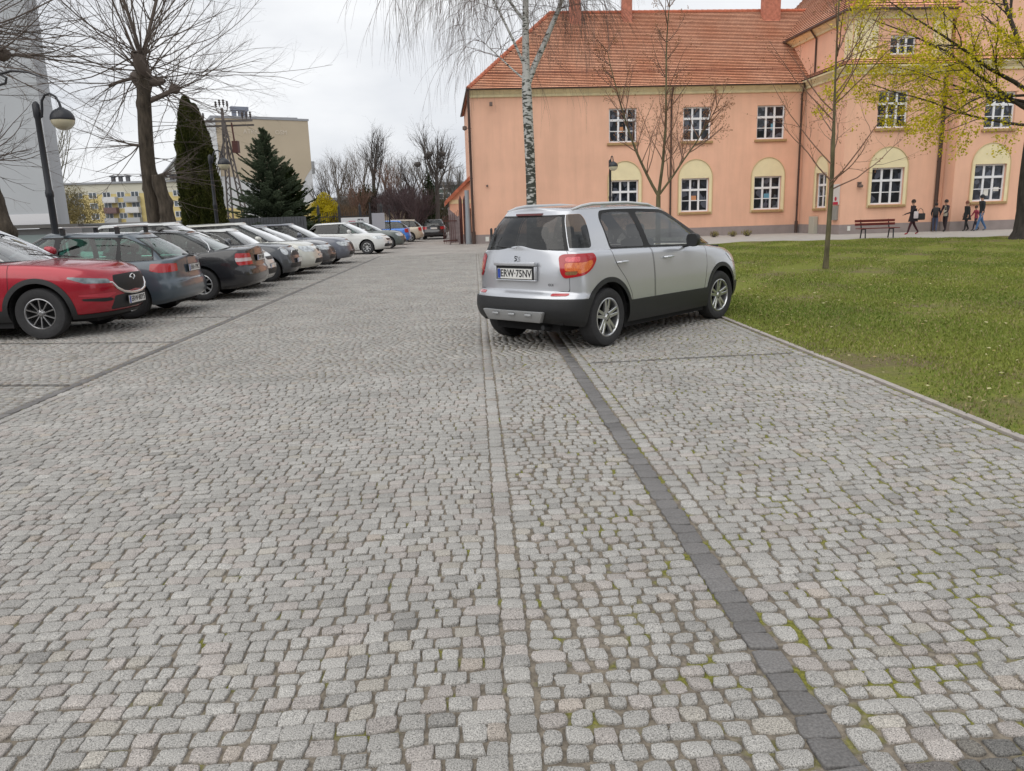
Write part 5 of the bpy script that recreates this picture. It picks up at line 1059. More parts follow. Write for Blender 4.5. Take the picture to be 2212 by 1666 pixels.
def branch(T, tips, rg, p, d, L_, r, lev, cfg):
    c = cfg[min(lev, len(cfg)-1)]; n = c.get('n', 6); P, de = path(rg, p, d, L_, n, c.get('wob', .12), c.get('trop', (0, 0, 1)), c.get('tk', .03))
    rr = r*np.linspace(1, c.get('tip', .35), n+1); T.add(P, rr, c.get('k', 5))
    if lev+1 < len(cfg):
        nc = c.get('kids', 4); 
        for i in range(nc):
            t = rg.uniform(c.get('t0', .25), 1.0); i0 = min(n-1, int(t*n)); q = P[i0]+(P[i0+1]-P[i0])*(t*n-i0); dd = P[i0+1]-P[i0]; dd /= np.linalg.norm(dd)
            branch(T, tips, rg, q, perp(rg, dd, rg.uniform(*c.get('ang', (.4, .9)))), L_*rg.uniform(*c.get('lr', (.45, .7)))*(1.1-.4*t), np.interp(t*n, range(n+1), rr)*c.get('rk', .6), lev+1, cfg)
    else: tips.append(P[-1]); tips.append(P[len(P)//2])
m_bark = mat('bark_brown', (.068, .054, .040), .95, var=.45, vs=14, bump=1., bs=30, stretch=(1, 1, .25))
m_barkg = mat('bark_green_brown', (.115, .10, .055), .95, var=.4, vs=10, bump=.6, bs=30, stretch=(1, 1, .3))
m_twig = mat('twig_brown', (.125, .10, .085), .9); m_twigr = mat('twig_reddish', (.19, .11, .08), .9); m_twigd = mat('twig_dark', (.085, .075, .068), .9)
def tree_empty(name, p, label, group=None, cat='tree'): return empty(name, p, 0, label, cat, group)
def knobby_trunk(t, rg, H_, r0, r1, lean=(0, 0), m_=None, nm='trunk', flare=1.5, knots=14):
    n = 60; k = 22; z = np.linspace(0, H_, n+1); th = np.linspace(0, 2*np.pi, k, endpoint=False)
    r = r0+(r1-r0)*(z/H_); r = r*(1+(flare-1)*np.exp(-z/.35))
    ox = lean[0]*z/H_+.05*np.sin(z*1.1+1); oy = lean[1]*z/H_+.04*np.sin(z*.8)
    bump = 1+.05*np.sin(th[None]*5+z[:, None]*.7)+.03*np.sin(th[None]*11-z[:, None]*1.3)
    for _ in range(knots):
        zc, tc, a, s = rg.uniform(.3, H_), rg.uniform(0, 6.28), rg.uniform(.1, .5), rg.uniform(.08, .2); dth = np.angle(np.exp(1j*(th[None]-tc))); bump += a*np.exp(-((z[:, None]-zc)/s)**2-(dth/.45)**2)
    R_ = r[:, None]*bump; V = np.stack([ox[:, None]+R_*np.cos(th), oy[:, None]+R_*np.sin(th), np.repeat(z[:, None], k, 1)], -1).reshape(-1, 3)
    i = np.arange(n)[:, None]*k; j = np.arange(k)[None]; F = np.stack([i+j, i+(j+1) % k, i+k+(j+1) % k, i+k+j], -1).reshape(-1, 4)
    return np_mesh(nm, V, [F, np.array([[n*k+q for q in range(k)]])], [m_ or m_bark], parent=t)

# pollarded lime: thick trunk, knob, starburst of long shoots (two of them: the second out of frame left)
def lime(p, rz, label, seed, H_=6.35, r0=.235, lean=(.26, 0), lrange=(3.2, 5.6), nsh=82):
    rg = np.random.default_rng(seed); t = tree_empty('lime_tree', p, label); t.rotation_euler = (0, 0, rz)
    knobby_trunk(t, rg, H_, r0, r0*.80, lean, m_bark, knots=12)
    T = Tubes(); tips = []; top = np.array([lean[0]+.05*math.sin(H_*1.1+1), lean[1], H_])
    for _ in range(6):
        q = top+rg.uniform(-.18, .18, 3); P, _d = path(rg, q-np.array([0, 0, .5]), rg.standard_normal(3)*.5+[0, 0, 1], .7, 4); T.add(P, [.16, .17, .16, .13, .06], 8)
    cfg = [dict(n=12, wob=.07, tk=.02, trop=(0, 0, 1), kids=6, t0=.3, ang=(.35, .8), lr=(.22, .42), rk=.55, tip=.3, k=5), dict(n=5, wob=.12, tk=.05, kids=3, ang=(.4, .8), lr=(.4, .6), rk=.6, k=3, tip=.4), dict(n=3, wob=.1, k=3, tip=.5)]
    for i in range(nsh):
        az_ = rg.uniform(0, 2*np.pi); el_ = rg.uniform(-.42, 1.38); d = np.array([math.cos(az_)*math.cos(el_), math.sin(az_)*math.cos(el_), math.sin(el_)])
        branch(T, tips, rg, top+np.array([0, 0, rg.uniform(-.6, .25)])+d*.12, d, rg.uniform(*lrange)*(1.0 if el_ < .8 else .9), rg.uniform(.010, .024), 0, cfg)
    for d, L_ in (((-.12, 0, 1), 5.5), ((.28, .1, 1), 5.2)):            # two leaders
        P, _d = path(rg, top, d, L_, 9, .05); T.add(P, np.linspace(.06, .018, 10), 7)
        for i in range(2, 9):
            for _ in range(4): branch(T, tips, rg, P[i], perp(rg, np.array([0, 0, 1.]), rg.uniform(.5, 1.1)), rg.uniform(1.6, 3.2), .018, 0, cfg)
    # side limbs with knots
    for (z, d, L_, rr) in ((5.15, (1, -.15, .35), 1.05, .085), (5.9, (-1, .1, -.12), 1.1, .055), (3.9, (-1, -.3, .2), .5, .05), (3.0, (1, .2, .15), .4, .05)):
        P, de = path(rg, (lean[0]*z/H_, 0, z), d, L_, 6, .08); T.add(P, np.linspace(rr, rr*.8, 7), 7)
        ns = 22 if rr > .06 else 12
        if rr > .06: Pk, _d = path(rg, P[-1]-np.array(de)*.15, de, .3, 4); T.add(Pk, [.08, .15, .16, .13, .05], 8)
        for _ in range(ns):
            dd = np.array(de)+rg.standard_normal(3)*.65; branch(T, tips, rg, P[rg.integers(3, 7)], dd, rg.uniform(1.2, 3.4 if rr > .05 else 2.2), rg.uniform(.009, .02), 0, cfg)
    for _ in range(26):                                                   # thin water shoots low on the stem, drooping
        z = rg.uniform(2.2, 6); az_ = rg.uniform(0, 6.28); branch(T, tips, rg, (lean[0]*z/H_+.15*math.cos(az_), .15*math.sin(az_), z), (math.cos(az_), math.sin(az_), rg.uniform(-.4, .3)), rg.uniform(1.2, 3.0), rg.uniform(.008, .014), 0, [dict(n=8, wob=.08, tk=.03, trop=(0, 0, -1), kids=4, t0=.3, ang=(.3, .8), lr=(.3, .5), rk=.6, k=3), dict(n=4, wob=.1, k=3)])
    T.build('crown', m_twig, t); return t
p = A(328, 470, 24.5); lt = lime((p[0], 24.5, 0), 0, 'big bare pollarded lime tree with starburst of shoots behind the parked cars', 5)
# old knotty stump stem leaning beside it
t = tree_empty('tree_stump', (A(368, 470, 24.2)[0], 24.2, 0), 'short gnarled stump beside the big pollarded lime trunk', cat='stump'); knobby_trunk(t, np.random.default_rng(3), 3.05, .25, .15, (-.16, 0), m_bark, 'stump_stem', knots=26)
p = A(-62, 470, 17.5); lime((p[0], 17.5, 0), 1.0, 'bare pollarded lime at the left edge reaching over the near street lamp', 9, H_=5.9, r0=.30, lean=(.1, 0), lrange=(2.6, 4.4), nsh=80)

t = tree_empty('tree_stump', (A(2, 470, 15.6)[0], 15.6, 0), 'broken gnarled dark tree stump at the left edge behind the red SUV', cat='stump'); knobby_trunk(t, np.random.default_rng(13), 2.65, .30, .13, (-.12, 0), m_bark, 'stump_stem', knots=22)
# birch
def birch(p):
    rg = np.random.default_rng(21); t = tree_empty('birch_tree', p, 'tall white-barked weeping birch in front of the school end wall')
    m = bpy.data.materials.new('birch_bark'); m.use_nodes = True; nt = m.node_tree; q = nt.nodes['Principled BSDF']; N = nt.nodes.new; L = nt.links.new
    tc = N('ShaderNodeTexCoord'); mp = N('ShaderNodeMapping'); mp.inputs['Scale'].default_value = (3.2, 3.2, 9.5); L(tc.outputs['Object'], mp.inputs[0])
    n = N('ShaderNodeTexNoise'); n.inputs['Scale'].default_value = 1.6; n.inputs['Detail'].default_value = 5; L(mp.outputs[0], n.inputs['Vector'])
    sx = N('ShaderNodeSeparateXYZ'); L(tc.outputs['Object'], sx.inputs[0]); mr = N('ShaderNodeMapRange'); mr.inputs[1].default_value = 0; mr.inputs[2].default_value = 7; mr.inputs[3].default_value = .17; mr.inputs[4].default_value = -.05; L(sx.outputs[2], mr.inputs[0])
    ad = N('ShaderNodeMath'); ad.operation = 'ADD'; L(n.outputs[0], ad.inputs[0]); L(mr.outputs[0], ad.inputs[1])
    r = N('ShaderNodeValToRGB'); e = r.color_ramp.elements; e[0].position = .50; e[0].color = (.50, .50, .48, 1); e[1].position = .56; e[1].color = (.05, .055, .045, 1); L(ad.outputs[0], r.inputs[0]); L(r.outputs[0], q.inputs['Base Color']); q.inputs['Roughness'].default_value = .85
    T = Tubes(); z = np.linspace(0, 13.5, 31); P = np.stack([.04*np.sin(z*.7)+.0*z, .05*np.sin(z*.5), z], -1); T.add(P, np.interp(z, [0, .4, 3, 6.1, 6.6, 13.5], [.27, .205, .185, .185, .14, .045]), 14)
    L0 = {}
    limbs = []
    for (z0, d, L_, r0) in ((6.2, (.36, .05, 1.0), 6.5, .12), (6.3, (-.95, .1, .65), 2.0, .045), (6.6, (-.50, 0, 1.05), 5.2, .055), (8.3, (-.62, .1, .8), 4.8, .06), (9.2, (.7, -.2, .8), 3.6, .055), (10.5, (-.9, .2, .5), 3.6, .04), (11.2, (.5, .5, .6), 3, .04), (9.8, (.1, -.8, .6), 3, .04), (8.8, (0, .9, .8), 3, .04), (12., (-.2, 0, 1), 2.4, .04)):
        Pb, de = path(rg, (0, 0, z0), d, L_, 9, .05, (0, 0, 1), .02); T.add(Pb, np.linspace(r0, r0*.3, 10), 8); limbs.append((Pb, L_))
    T.build('trunk', m, t)
    W_ = Tubes(); tips = []
    hang = [dict(n=9, wob=.045, tk=.20, trop=(0, 0, -1), kids=5, t0=.15, ang=(.2, .5), lr=(.45, .8), rk=.7, k=3, tip=.4), dict(n=6, wob=.05, tk=.25, trop=(0, 0, -1), k=3, tip=.5)]
    for (Pb, L_) in limbs:
        for _ in range(int(L_*5)):
            i = rg.integers(4, 10); d = rg.standard_normal(3); d[2] = abs(d[2])*.3+.2; q0 = Pb[i]
            Ps, de = path(rg, q0, d, rg.uniform(.5, 1.9), 5, .15); W_.add(Ps, np.linspace(.014, .007, 6), 3)
            for k in range(3): branch(W_, tips, rg, Ps[rg.integers(2, 6)], np.array(de)+rg.standard_normal(3)*.4, rg.uniform(1.2, 3.2), .008, 0, hang)
    # long curtains hanging to the left of the stem
    for _ in range(84):
        x = rg.uniform(-4.9, -.7); q0 = (x, rg.uniform(-1.2, 1.2), rg.uniform(9.4, 12.0)); branch(W_, tips, rg, q0, rg.standard_normal(3)*.3+[-.15, 0, -.6], rg.uniform(1.6, 3.4), .0085, 0, hang)
    for _ in range(42):
        x = rg.uniform(.6, 2.6); q0 = (x, rg.uniform(-1.2, .6), rg.uniform(9.0, 10.8)); branch(W_, tips, rg, q0, rg.standard_normal(3)*.3+[.1, 0, -.6], rg.uniform(1.6, 3.4), .0085, 0, hang)
    for _ in range(16):
        P_, _d = path(rg, (-2.2+rg.uniform(-1.5, 1.2), 0, 10.8), (-.3, 0, .3), 2.5, 5, .15); W_.add(P_, np.linspace(.02, .01, 6), 4)
    W_.build('crown', mat('birch_twig', (.14, .10, .085), .9), t)
p = A(1146, 440, 30); birch((p[0], 30, 0))

# young bare trees with buds on the lawn
def young(p, label, H_, r0, forks, seed, group, first=1.5, leader=True, spread=1.0, L1=(1.3, 2.4)):
    rg = np.random.default_rng(seed); t = tree_empty('young_tree', p, label, group); T = Tubes(); C_ = Tubes(); tips = []
    cfg = [dict(n=9, wob=.075, tk=.05, kids=6, t0=.25, ang=(.5, .95), lr=(.3, .5), rk=.55, tip=.3, k=5), dict(n=5, wob=.12, tk=.03, kids=4, ang=(.5, 1.), lr=(.35, .6), rk=.6, k=4), dict(n=3, wob=.15, k=3, tip=.5)]
    if leader:
        z = np.linspace(0, H_, 24); P = np.stack([.04*np.sin(z*.8), .03*np.sin(z*.6), z], -1); T.add(P, np.interp(z, [0, .25, first*1.3, H_*.5, H_], [r0*1.25, r0, r0*.85, r0*.38, .008]), 10)
        for i in range(30):
            z0 = rg.uniform(first, H_*.95); az_ = rg.uniform(0, 6.28); up = rg.uniform(.35, 1.0); k_ = 1-(z0/H_)*.55
            branch(C_, tips, rg, (0, 0, z0), (math.cos(az_)*spread, math.sin(az_)*spread, up), rg.uniform(*L1)*k_*1.15, r0*.36*k_, 0, cfg)
    else:
        z = np.linspace(0, first, 8); P = np.stack([0*z, 0*z, z], -1); T.add(P, np.linspace(r0*1.2, r0*.9, 8), 10)
        for (d, L_, rr) in forks:
            Pf, de = path(rg, P[-1], d, L_, 12, .035, (0, 0, 1), .03); T.add(Pf, np.linspace(r0*rr, .01, 13), 8)
            for i in range(2, 13):
                for _ in range(2): branch(C_, tips, rg, Pf[i], perp(rg, (Pf[i]-Pf[i-1])/np.linalg.norm(Pf[i]-Pf[i-1]), rg.uniform(.6, 1.0)), rg.uniform(*L1)*(1.1-i*.055), r0*.22, 0, cfg)
    T.build('trunk', m_barkg, t); C_.build('crown', m_twigr, t)
    # buds
    tp = np.array(tips); tp = tp[rg.random(len(tp)) < .7]; s = .016; n = len(tp)
    V = []
    for k in range(4):
        o_ = np.array([[s, 0, 0], [-s*.5, s*.8, 0], [-s*.5, -s*.8, 0], [0, 0, s*1.9]][k]); V.append(tp+o_)
    V = np.stack(V, 1).reshape(-1, 3); F = (np.array([[0, 1, 3], [1, 2, 3], [2, 0, 3]])[None]+(np.arange(n)*4)[:, None, None]).reshape(-1, 3); np_mesh('buds', V, F, [mat('bud_brown', (.26, .12, .05), .8)], parent=t, smooth=False)
    return t
GY = 'young bare trees on the lawn'
p = G(1783, 582); young((p[0], p[1], .02), 'slender bare young tree standing alone on the open lawn', 8.6, .060, None, 31, GY, first=1.75, L1=(1.5, 2.9), spread=1.0)
p = A(1422, 440, 23.); young((p[0], 23., 0), 'forked bare young tree rising behind the silver crossover', 6, .072, [((-.62, .1, 1), 4.2, .62), ((.18, 0, 1), 5.6, .66), ((.72, -.1, .85), 2.9, .5)], 33, GY, first=1.95, leader=False, L1=(.9, 1.9))

# big maple just coming into leaf, right edge
def maple(p):
    rg = np.random.default_rng(44); t = tree_empty('maple_tree', p, 'spreading maple with yellow-green young leaves at the right edge of the lawn')
    T = Tubes(); z = np.linspace(0, 5.6, 16); T.add(np.stack([-.12*np.sin(z*.6), 0*z, z], -1), np.interp(z, [0, .3, 1, 5.6], [.62, .42, .33, .27]), 16); T.build('trunk', mat('maple_bark', (.045, .038, .034), .95, var=.4, vs=12, bump=1., bs=25, stretch=(1, 1, .3)), t)
    C_ = Tubes(); tips = []
    cfg = [dict(n=12, wob=.07, tk=.012, kids=12, t0=.22, ang=(.4, .9), lr=(.25, .5), rk=.45, tip=.22, k=7), dict(n=6, wob=.11, tk=.01, kids=6, t0=.2, ang=(.4, .9), lr=(.35, .6), rk=.5, k=4), dict(n=4, wob=.14, kids=3, ang=(.4, .9), lr=(.4, .7), rk=.6, k=3), dict(n=3, wob=.15, k=3, tip=.5)]
    L_ = [((-1, -.1, .03), 6.4, 4.2, .075), ((-1, .1, .42), 7.2, 4.6, .10), ((-1, -.3, .6), 7.4, 5.2, .11), ((-.55, .1, 1.1), 6.6, 5.6, .14), ((.1, 0, 1.2), 6.5, 5.6, .15), ((.7, .2, .9), 5, 5.6, .12), ((-.6, -.7, .6), 5, 5.0, .09), ((-.7, .8, .5), 5.4, 4.8, .09), ((.6, -.7, .6), 4.2, 5, .08), ((-1, -.05, -.02), 5.2, 5.3, .07), ((-1, .35, .2), 5.6, 5.0, .08)]
    for (d, ln, z0, rr) in L_: branch(C_, tips, rg, (-.1, 0, z0), d, ln, rr*.78, 0, cfg)
    C_.build('limbs', mat('maple_twig', (.055, .045, .038), .95), t)
    tp = np.array(tips); n = len(tp); per = 11; c = np.repeat(tp, per, 0)+rg.standard_normal((n*per, 3))*.11; keep = np.repeat(rg.random(n) < .52, per); c = c[keep]; m_ = len(c)
    a = rg.standard_normal((m_, 3)); a /= np.linalg.norm(a, axis=1, keepdims=True); b = np.cross(a, rg.standard_normal((m_, 3))); b /= np.linalg.norm(b, axis=1, keepdims=True); s = rg.uniform(.028, .068, m_)[:, None]
    V = np.stack([c-a*s, c-b*s*.55, c+a*s, c+b*s*.55], 1); tcol = rg.random(m_)[:, None]; cc = np.array([.34, .33, .02])*(1-tcol)+np.array([.80, .66, .045])*tcol; cc = np.concatenate([cc, np.ones((m_, 1))], 1)
    np_mesh('leaves', V.reshape(-1, 3), np.arange(m_*4).reshape(-1, 4), [leaf_mat()], col=np.repeat(cc, 4, 0), parent=t, smooth=False)
def leaf_mat():
    if 'leaf' in _mc: return _mc['leaf']
    m = bpy.data.materials.new('leaf'); m.use_nodes = True; nt = m.node_tree; nt.nodes.clear(); N = nt.nodes.new; L = nt.links.new
    at = N('ShaderNodeAttribute'); at.attribute_name = 'scol'; d = N('ShaderNodeBsdfDiffuse'); tr = N('ShaderNodeBsdfTranslucent'); L(at.outputs['Color'], d.inputs[0]); L(at.outputs['Color'], tr.inputs[0])
    x = N('ShaderNodeMixShader'); x.inputs[0].default_value = .4; L(d.outputs[0], x.inputs[1]); L(tr.outputs[0], x.inputs[2]); o = N('ShaderNodeOutputMaterial'); L(x.outputs[0], o.inputs[0]); _mc['leaf'] = m; return m
p = A(2215, 510, 30.); maple((p[0], 30., 0))

# leaf-card evergreens
def cards(name, c, a, b, s, asp, cols, parent, m_=None):
    n = len(c); V = np.stack([c-a*s, c-b*s*asp, c+a*s, c+b*s*asp], 1); cc = np.concatenate([cols, np.ones((n, 1))], 1)
    return np_mesh(name, V.reshape(-1, 3), np.arange(n*4).reshape(-1, 4), [m_ or leaf_mat()], col=np.repeat(cc, 4, 0), parent=parent, smooth=False)
def unit(x): return x/(np.linalg.norm(x, axis=-1, keepdims=True)+1e-9)
def thuja(p, label):
    rg = np.random.default_rng(52); t = tree_empty('thuja_tree', p, label, cat='conifer'); T = Tubes(); T.add([(0, 0, 0), (0, 0, 2), (0, 0, 5.5)], [.16, .1, .03], 8); T.build('trunk', m_bark, t)
    cs, cl, aa = [], [], []
    for (ox, oy, hgt, R0, nn) in ((-.17, 0, 6.6, .70, 34000), (.17, .1, 6.3, .72, 34000), (.62, -.2, 4.2, .62, 14000)):
        z = rg.random(nn)**.85*hgt; th = rg.uniform(0, 6.28, nn); k = z/hgt; prof = R0*np.minimum(1, (1-k)*4.2)**.5*(1-.38*k)*(1+.10*np.sin(th*4+z*1.7)+.07*np.sin(th*9-z*3.1)+.05*np.sin(z*9+th*3))
        rr = prof*(.80+.24*rg.random(nn)); cs.append(np.stack([ox*(1-.2*k)+rr*np.cos(th), oy+rr*np.sin(th), z+.05], -1)); aa.append(np.stack([np.cos(th)*.5, np.sin(th)*.5, np.full(nn, 1.)], -1)+rg.standard_normal((nn, 3))*.35)
        cl.append(np.clip(.5+.5*np.sin(th*3+z*2)*.6+rg.standard_normal(nn)*.3, 0, 1))
    c = np.concatenate(cs); a = unit(np.concatenate(aa)); b = unit(np.cross(a, rg.standard_normal(a.shape))); k = np.concatenate(cl)[:, None]
    cards('foliage', c, a, b, rg.uniform(.035, .075, len(c))[:, None], .4, np.array([.032, .042, .014])*(1-k)+np.array([.10, .108, .032])*k, t)
p = A(437, 480, 33); thuja((p[0], 33, 0), 'tall dark twin-topped columnar thuja beside the lattice pylon')
def spruce(p, label, H_=6.3, R0=2.05, seed=61, col=((.022, .038, .022), (.075, .10, .075)), dens=1.0, off=(0, 0)):
    rg = np.random.default_rng(seed); t = tree_empty('spruce_tree', p, label, cat='conifer'); T = Tubes(); T.add([(0, 0, 0), (0, 0, H_*.5), (0, 0, H_)], [.14, .08, .015], 8); T.build('trunk', m_bark, t)
    C, Aa, K = [], [], []; z = .25
    while z < H_*.98:
        k = 1-z/H_; nb = int(11+10*k); 
        for i in range(nb):
            az_ = rg.uniform(0, 6.28); ln = R0*(k**.8)*rg.uniform(.40, 1.15)+.1; el_ = .22+.6*(1-k)+rg.normal()*.16; d = np.array([math.cos(az_)*math.cos(el_), math.sin(az_)*math.cos(el_), math.sin(el_)])
            m_ = int(ln*150*dens)+12; tt = rg.random(m_)**.7; q = np.array([0, 0, z])+d*(tt*ln)[:, None]; q[:, 2] -= .22*(tt*ln)**1.4*(.5+.5*k)-.25*tt**3*ln*.5
            side = np.cross(d, [0, 0, 1]); sgn = rg.choice([-1, 1], m_); off_ = rg.random(m_)*.32*(1-tt*.6)*ln**.5; q += side*(sgn*off_)[:, None]; q[:, 2] -= off_*.25
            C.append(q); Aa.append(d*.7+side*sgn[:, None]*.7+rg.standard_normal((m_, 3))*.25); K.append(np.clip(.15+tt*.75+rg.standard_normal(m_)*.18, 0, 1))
            if rg.random() < .5: T2 = None
        z += .19+.07*rg.random()
    C = np.concatenate(C); a = unit(np.concatenate(Aa)); b = unit(np.cross(a, rg.standard_normal(a.shape))); k = np.concatenate(K)[:, None]
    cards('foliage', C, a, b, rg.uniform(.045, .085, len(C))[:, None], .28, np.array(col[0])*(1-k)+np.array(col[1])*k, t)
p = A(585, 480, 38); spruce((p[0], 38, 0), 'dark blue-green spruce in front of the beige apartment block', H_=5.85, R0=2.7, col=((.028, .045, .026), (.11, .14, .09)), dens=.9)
p = A(632, 480, 40); spruce((p[0], 40, 0), 'lower broad yew-green conifer right of the blue-green spruce', H_=4.3, R0=2.2, seed=62, col=((.02, .032, .014), (.06, .085, .035)))
# ---------------------------------------------------------------- background: walls, apartment blocks, pylon, lamps, fences, gatehouse, far trees
m_wh = mat('white_render', (.42, .44, .46), .9, var=.03, vs=.5); m_gr = mat('grey_wall', (.30, .30, .305), .9, var=.06, vs=1.5)
# near plain white block at left with its lower garage wing
p = A(127, 489, 38.); x1 = p[0]
b = MB(); xk = x1*52/38+.75
b.add([(-60, 38, 1.78), (x1, 38, 1.78), (xk, 52, 1.78), (-60, 52, 1.78), (-60, 38, 19), (x1, 38, 19), (xk, 52, 19), (-60, 52, 19)], [(0, 3, 2, 1), (4, 5, 6, 7), (0, 1, 5, 4), (1, 2, 6, 5), (2, 3, 7, 6), (3, 0, 4, 7)]); wt = b.build('wall', m_wh, None)
nb_ = empty('white_building', (0, 0, 0), 0, 'tall plain white-grey building wall at the left edge', 'building'); wt.parent = nb_
b = MB(); b.box(-60, x1, 38.2, 40, 0, 1.6); b.build('ground_floor', m_gr, nb_)
b = MB(); b.box(-60, x1+1.1, 37.7, 38.2, 1.62, 1.78); b.build('ledge', mat('dark_ledge', (.10, .095, .09), .8), nb_)
b = MB(); b.box(-60, x1+.01, 37.96, 37.995, 1.8, 2.3); b.build('base_band', mat('pale_band', (.62, .62, .64), .8), nb_)
b = MB(); gx = A(60, 505, 38)[0]; b.box(gx-6, gx+1.6, 38.05, 38.18, 0, 1.32); b.build('garage_door', mat('garage_green', (.22, .27, .27), .6), nb_)
b = MB(); b.tube([(gx+1.75, 38.1, 1.45), (gx+1.75, 38.1, 0)], .05, 8); b.build('downpipe', mat('pale_pipe', (.55, .57, .58), .5), nb_, smooth=True)
# low grey boundary wall behind the cars
b = MB(); xa, xb = A(127, 500, 42)[0], A(400, 490, 42)[0]; b.box(xa-1, xb, 42, 42.25, 0, 1.72); b.box(xa-1, xb, 41.95, 42.3, 1.72, 1.80); o = b.build('boundary_wall', mat('concrete_grey', (.36, .36, .36), .9, var=.08, vs=1.5)); tag(o, 'long low grey wall behind the parked row', 'wall')
b = MB(); xa, xb = A(392, 490, 36)[0], A(520, 490, 36)[0]
for i, x in enumerate(np.arange(xa, xb+3, .13)): b.box(x, x+.115, 36, 36.04, 0, 1.78)
b.box(xa, xb+3, 36.05, 36.1, .4, .5); b.box(xa, xb+3, 36.05, 36.1, 1.4, 1.5); o = b.build('board_fence', mat('slate_boards', (.085, .09, .10), .8, var=.2, vs=3)); tag(o, 'dark slate grey board fence behind thuja and spruce', 'fence')

m_fw = mat('flat_window', (.10, .12, .14), .12, var=.5, vs=.6); m_fwf = mat('flat_window_frame', (.66, .67, .68), .6)
def block(name, label, p0, p1, H_, depth, wallm, bands, nfl, wins, z1=1.2, fh=2.8, roofm=None, win_w=1.5, win_h=1.4, balc=()):
    """slab block: front from p0 to p1 (xy)"""
    e = empty(name, (*p0, 0), math.atan2(p1[1]-p0[1], p1[0]-p0[0]), label, 'apartment building'); L_ = math.hypot(p1[0]-p0[0], p1[1]-p0[1])
    b = MB(); b.box(0, L_, 0, depth, 0, H_); b.build('wall', wallm, e)
    b = MB(); b.box(-.3, L_+.3, -.4, depth+.3, H_, H_+.35); b.build('roof', roofm or mat('roof_edge_grey', (.30, .31, .33), .8), e)
    for (za, zb, m_, xs) in bands:
        for (xa, xb) in xs: b = MB(); b.box(xa, xb, -.03, 0, za, zb); b.build('colour_band', m_, e)
    for f in range(nfl):
        z = z1+f*fh
        for x in wins:
            w_ = MB(); w_.box(x-win_w/2, x+win_w/2, -.05, -.035, z, z+win_h); w_.box(x-win_w/2-.08, x+win_w/2+.08, -.075, -.05, z-.08, z+.03, 1); w_.box(x-win_w/2-.08, x+win_w/2+.08, -.075, -.05, z+win_h, z+win_h+.08, 1)
            for xx in (x-win_w/2-.04, x, x+win_w/2+.04): w_.box(xx-.06, xx+.06, -.07, -.05, z+.03, z+win_h, 1)
            w_.build('window', [m_fw, m_fwf], e)
    for (x, f, w_, m_) in balc:
        z = z1+f*fh-1.0; q = MB(); q.box(x-w_/2, x+w_/2, -1.2, -.02, z, z+.15); q.box(x-w_/2, x+w_/2, -1.25, -1.18, z+.15, z+1.1); q.box(x-w_/2, x-w_/2+.06, -1.18, -.02, z+.15, z+1.1); q.box(x+w_/2-.06, x+w_/2, -1.18, -.02, z+.15, z+1.1); q.build('balcony', m_, e)
    return e
m_yel = mat('yellow_render', (.60, .49, .22), .9, var=.06, vs=.3); m_pal = mat('pale_render', (.56, .54, .45), .9, var=.05, vs=.3); m_bei = mat('beige_render', (.46, .39, .29), .9, var=.05, vs=.25)
m_b1 = mat('balcony_grey', (.40, .41, .42), .7); m_b2 = mat('balcony_brown', (.16, .10, .10), .7); m_b3 = mat('balcony_pale', (.6, .6, .6), .7)
Y1 = 150.; xa, xb = A(95, 480, Y1)[0], A(415, 480, Y1)[0]; H1 = A(250, 397, Y1)[2]; fh1 = (H1-1.2)/4.35; Lb = xb-xa
wx = list(np.arange(2.0, Lb-1, 2.65))
e = block('apartment_building', 'yellow and white four-storey apartment block far behind the grey wall', (xa, Y1), (xb, Y1), H1, 12, m_yel, [(H1-fh1*.95, H1-.02, m_pal, [(0, Lb)]), (0, fh1*.9, m_pal, [(Lb*.55, Lb)]), (fh1, H1-fh1, m_pal, [(Lb*.22, Lb*.27), (Lb*.62, Lb*.66)])], 4, wx, z1=1.3, fh=fh1, win_w=1.35, win_h=fh1*.5,
    balc=[(5.9, 3, 2.6, m_b1), (13.4, 2, 2.4, m_b2), (13.4, 3, 2.4, m_b3), (17.5, 2, 2.6, m_b3), (17.5, 1, 2.6, m_b1), (17.5, 3, 2.6, m_b1), (13.4, 1, 2.6, m_b1), (5.9, 2, 2.6, m_b1)])
for fx in (.45, .50, .55, .66, .85, .88):
    q = MB(); x = Lb*fx; q.box(x-.3, x+.3, 3, 3.6, H1+.35, H1+1.4); q.box(x-.5, x+.5, 2.8, 3.8, H1+1.4, H1+1.65); q.build('chimney', mat('vent_dark', (.12, .12, .13), .8), e)
# beige-and-white block: long side receding left, gable towards the lane
P0 = (A(488, 480, 100.)[0], 100.); P1 = (A(683, 479, 106.)[0], 106.); Pn = (A(366, 480, 205.)[0], 205.); Hb = A(488, 253, 100.)[2]
_d = math.hypot(P0[0]-Pn[0], P0[1]-Pn[1]); P0b = (P0[0]-(P0[0]-Pn[0])/_d*1.3, P0[1]-(P0[1]-Pn[1])/_d*1.3)
e = block('apartment_building', 'big beige and white apartment block whose blank gable faces the lane', Pn, P0b, Hb, 10, m_pal, [(0, 2.4, m_yel, [(0, 120)])], 5, list(np.arange(3, 118, 4.2)), z1=1.4, fh=Hb/5.1, win_w=2.2, win_h=1.5)
gb = empty('gable_wall', (0, 0, 0)); gb.parent = e; gb.matrix_parent_inverse = Matrix.Identity(4)
inv = (Matrix.Translation((*Pn, 0)) @ Matrix.Rotation(math.atan2(P0[1]-Pn[1], P0[0]-Pn[0]), 4, 'Z')).inverted()
gd = Vector((P1[0]-P0[0], P1[1]-P0[1], 0)); gl_ = gd.length; gd.normalize(); gn = Vector((gd.y, -gd.x, 0))
gb.matrix_local = inv @ Matrix(((gd.x, -gn.x, 0, P0[0]), (gd.y, -gn.y, 0, P0[1]), (0, 0, 1, 0), (0, 0, 0, 1)))
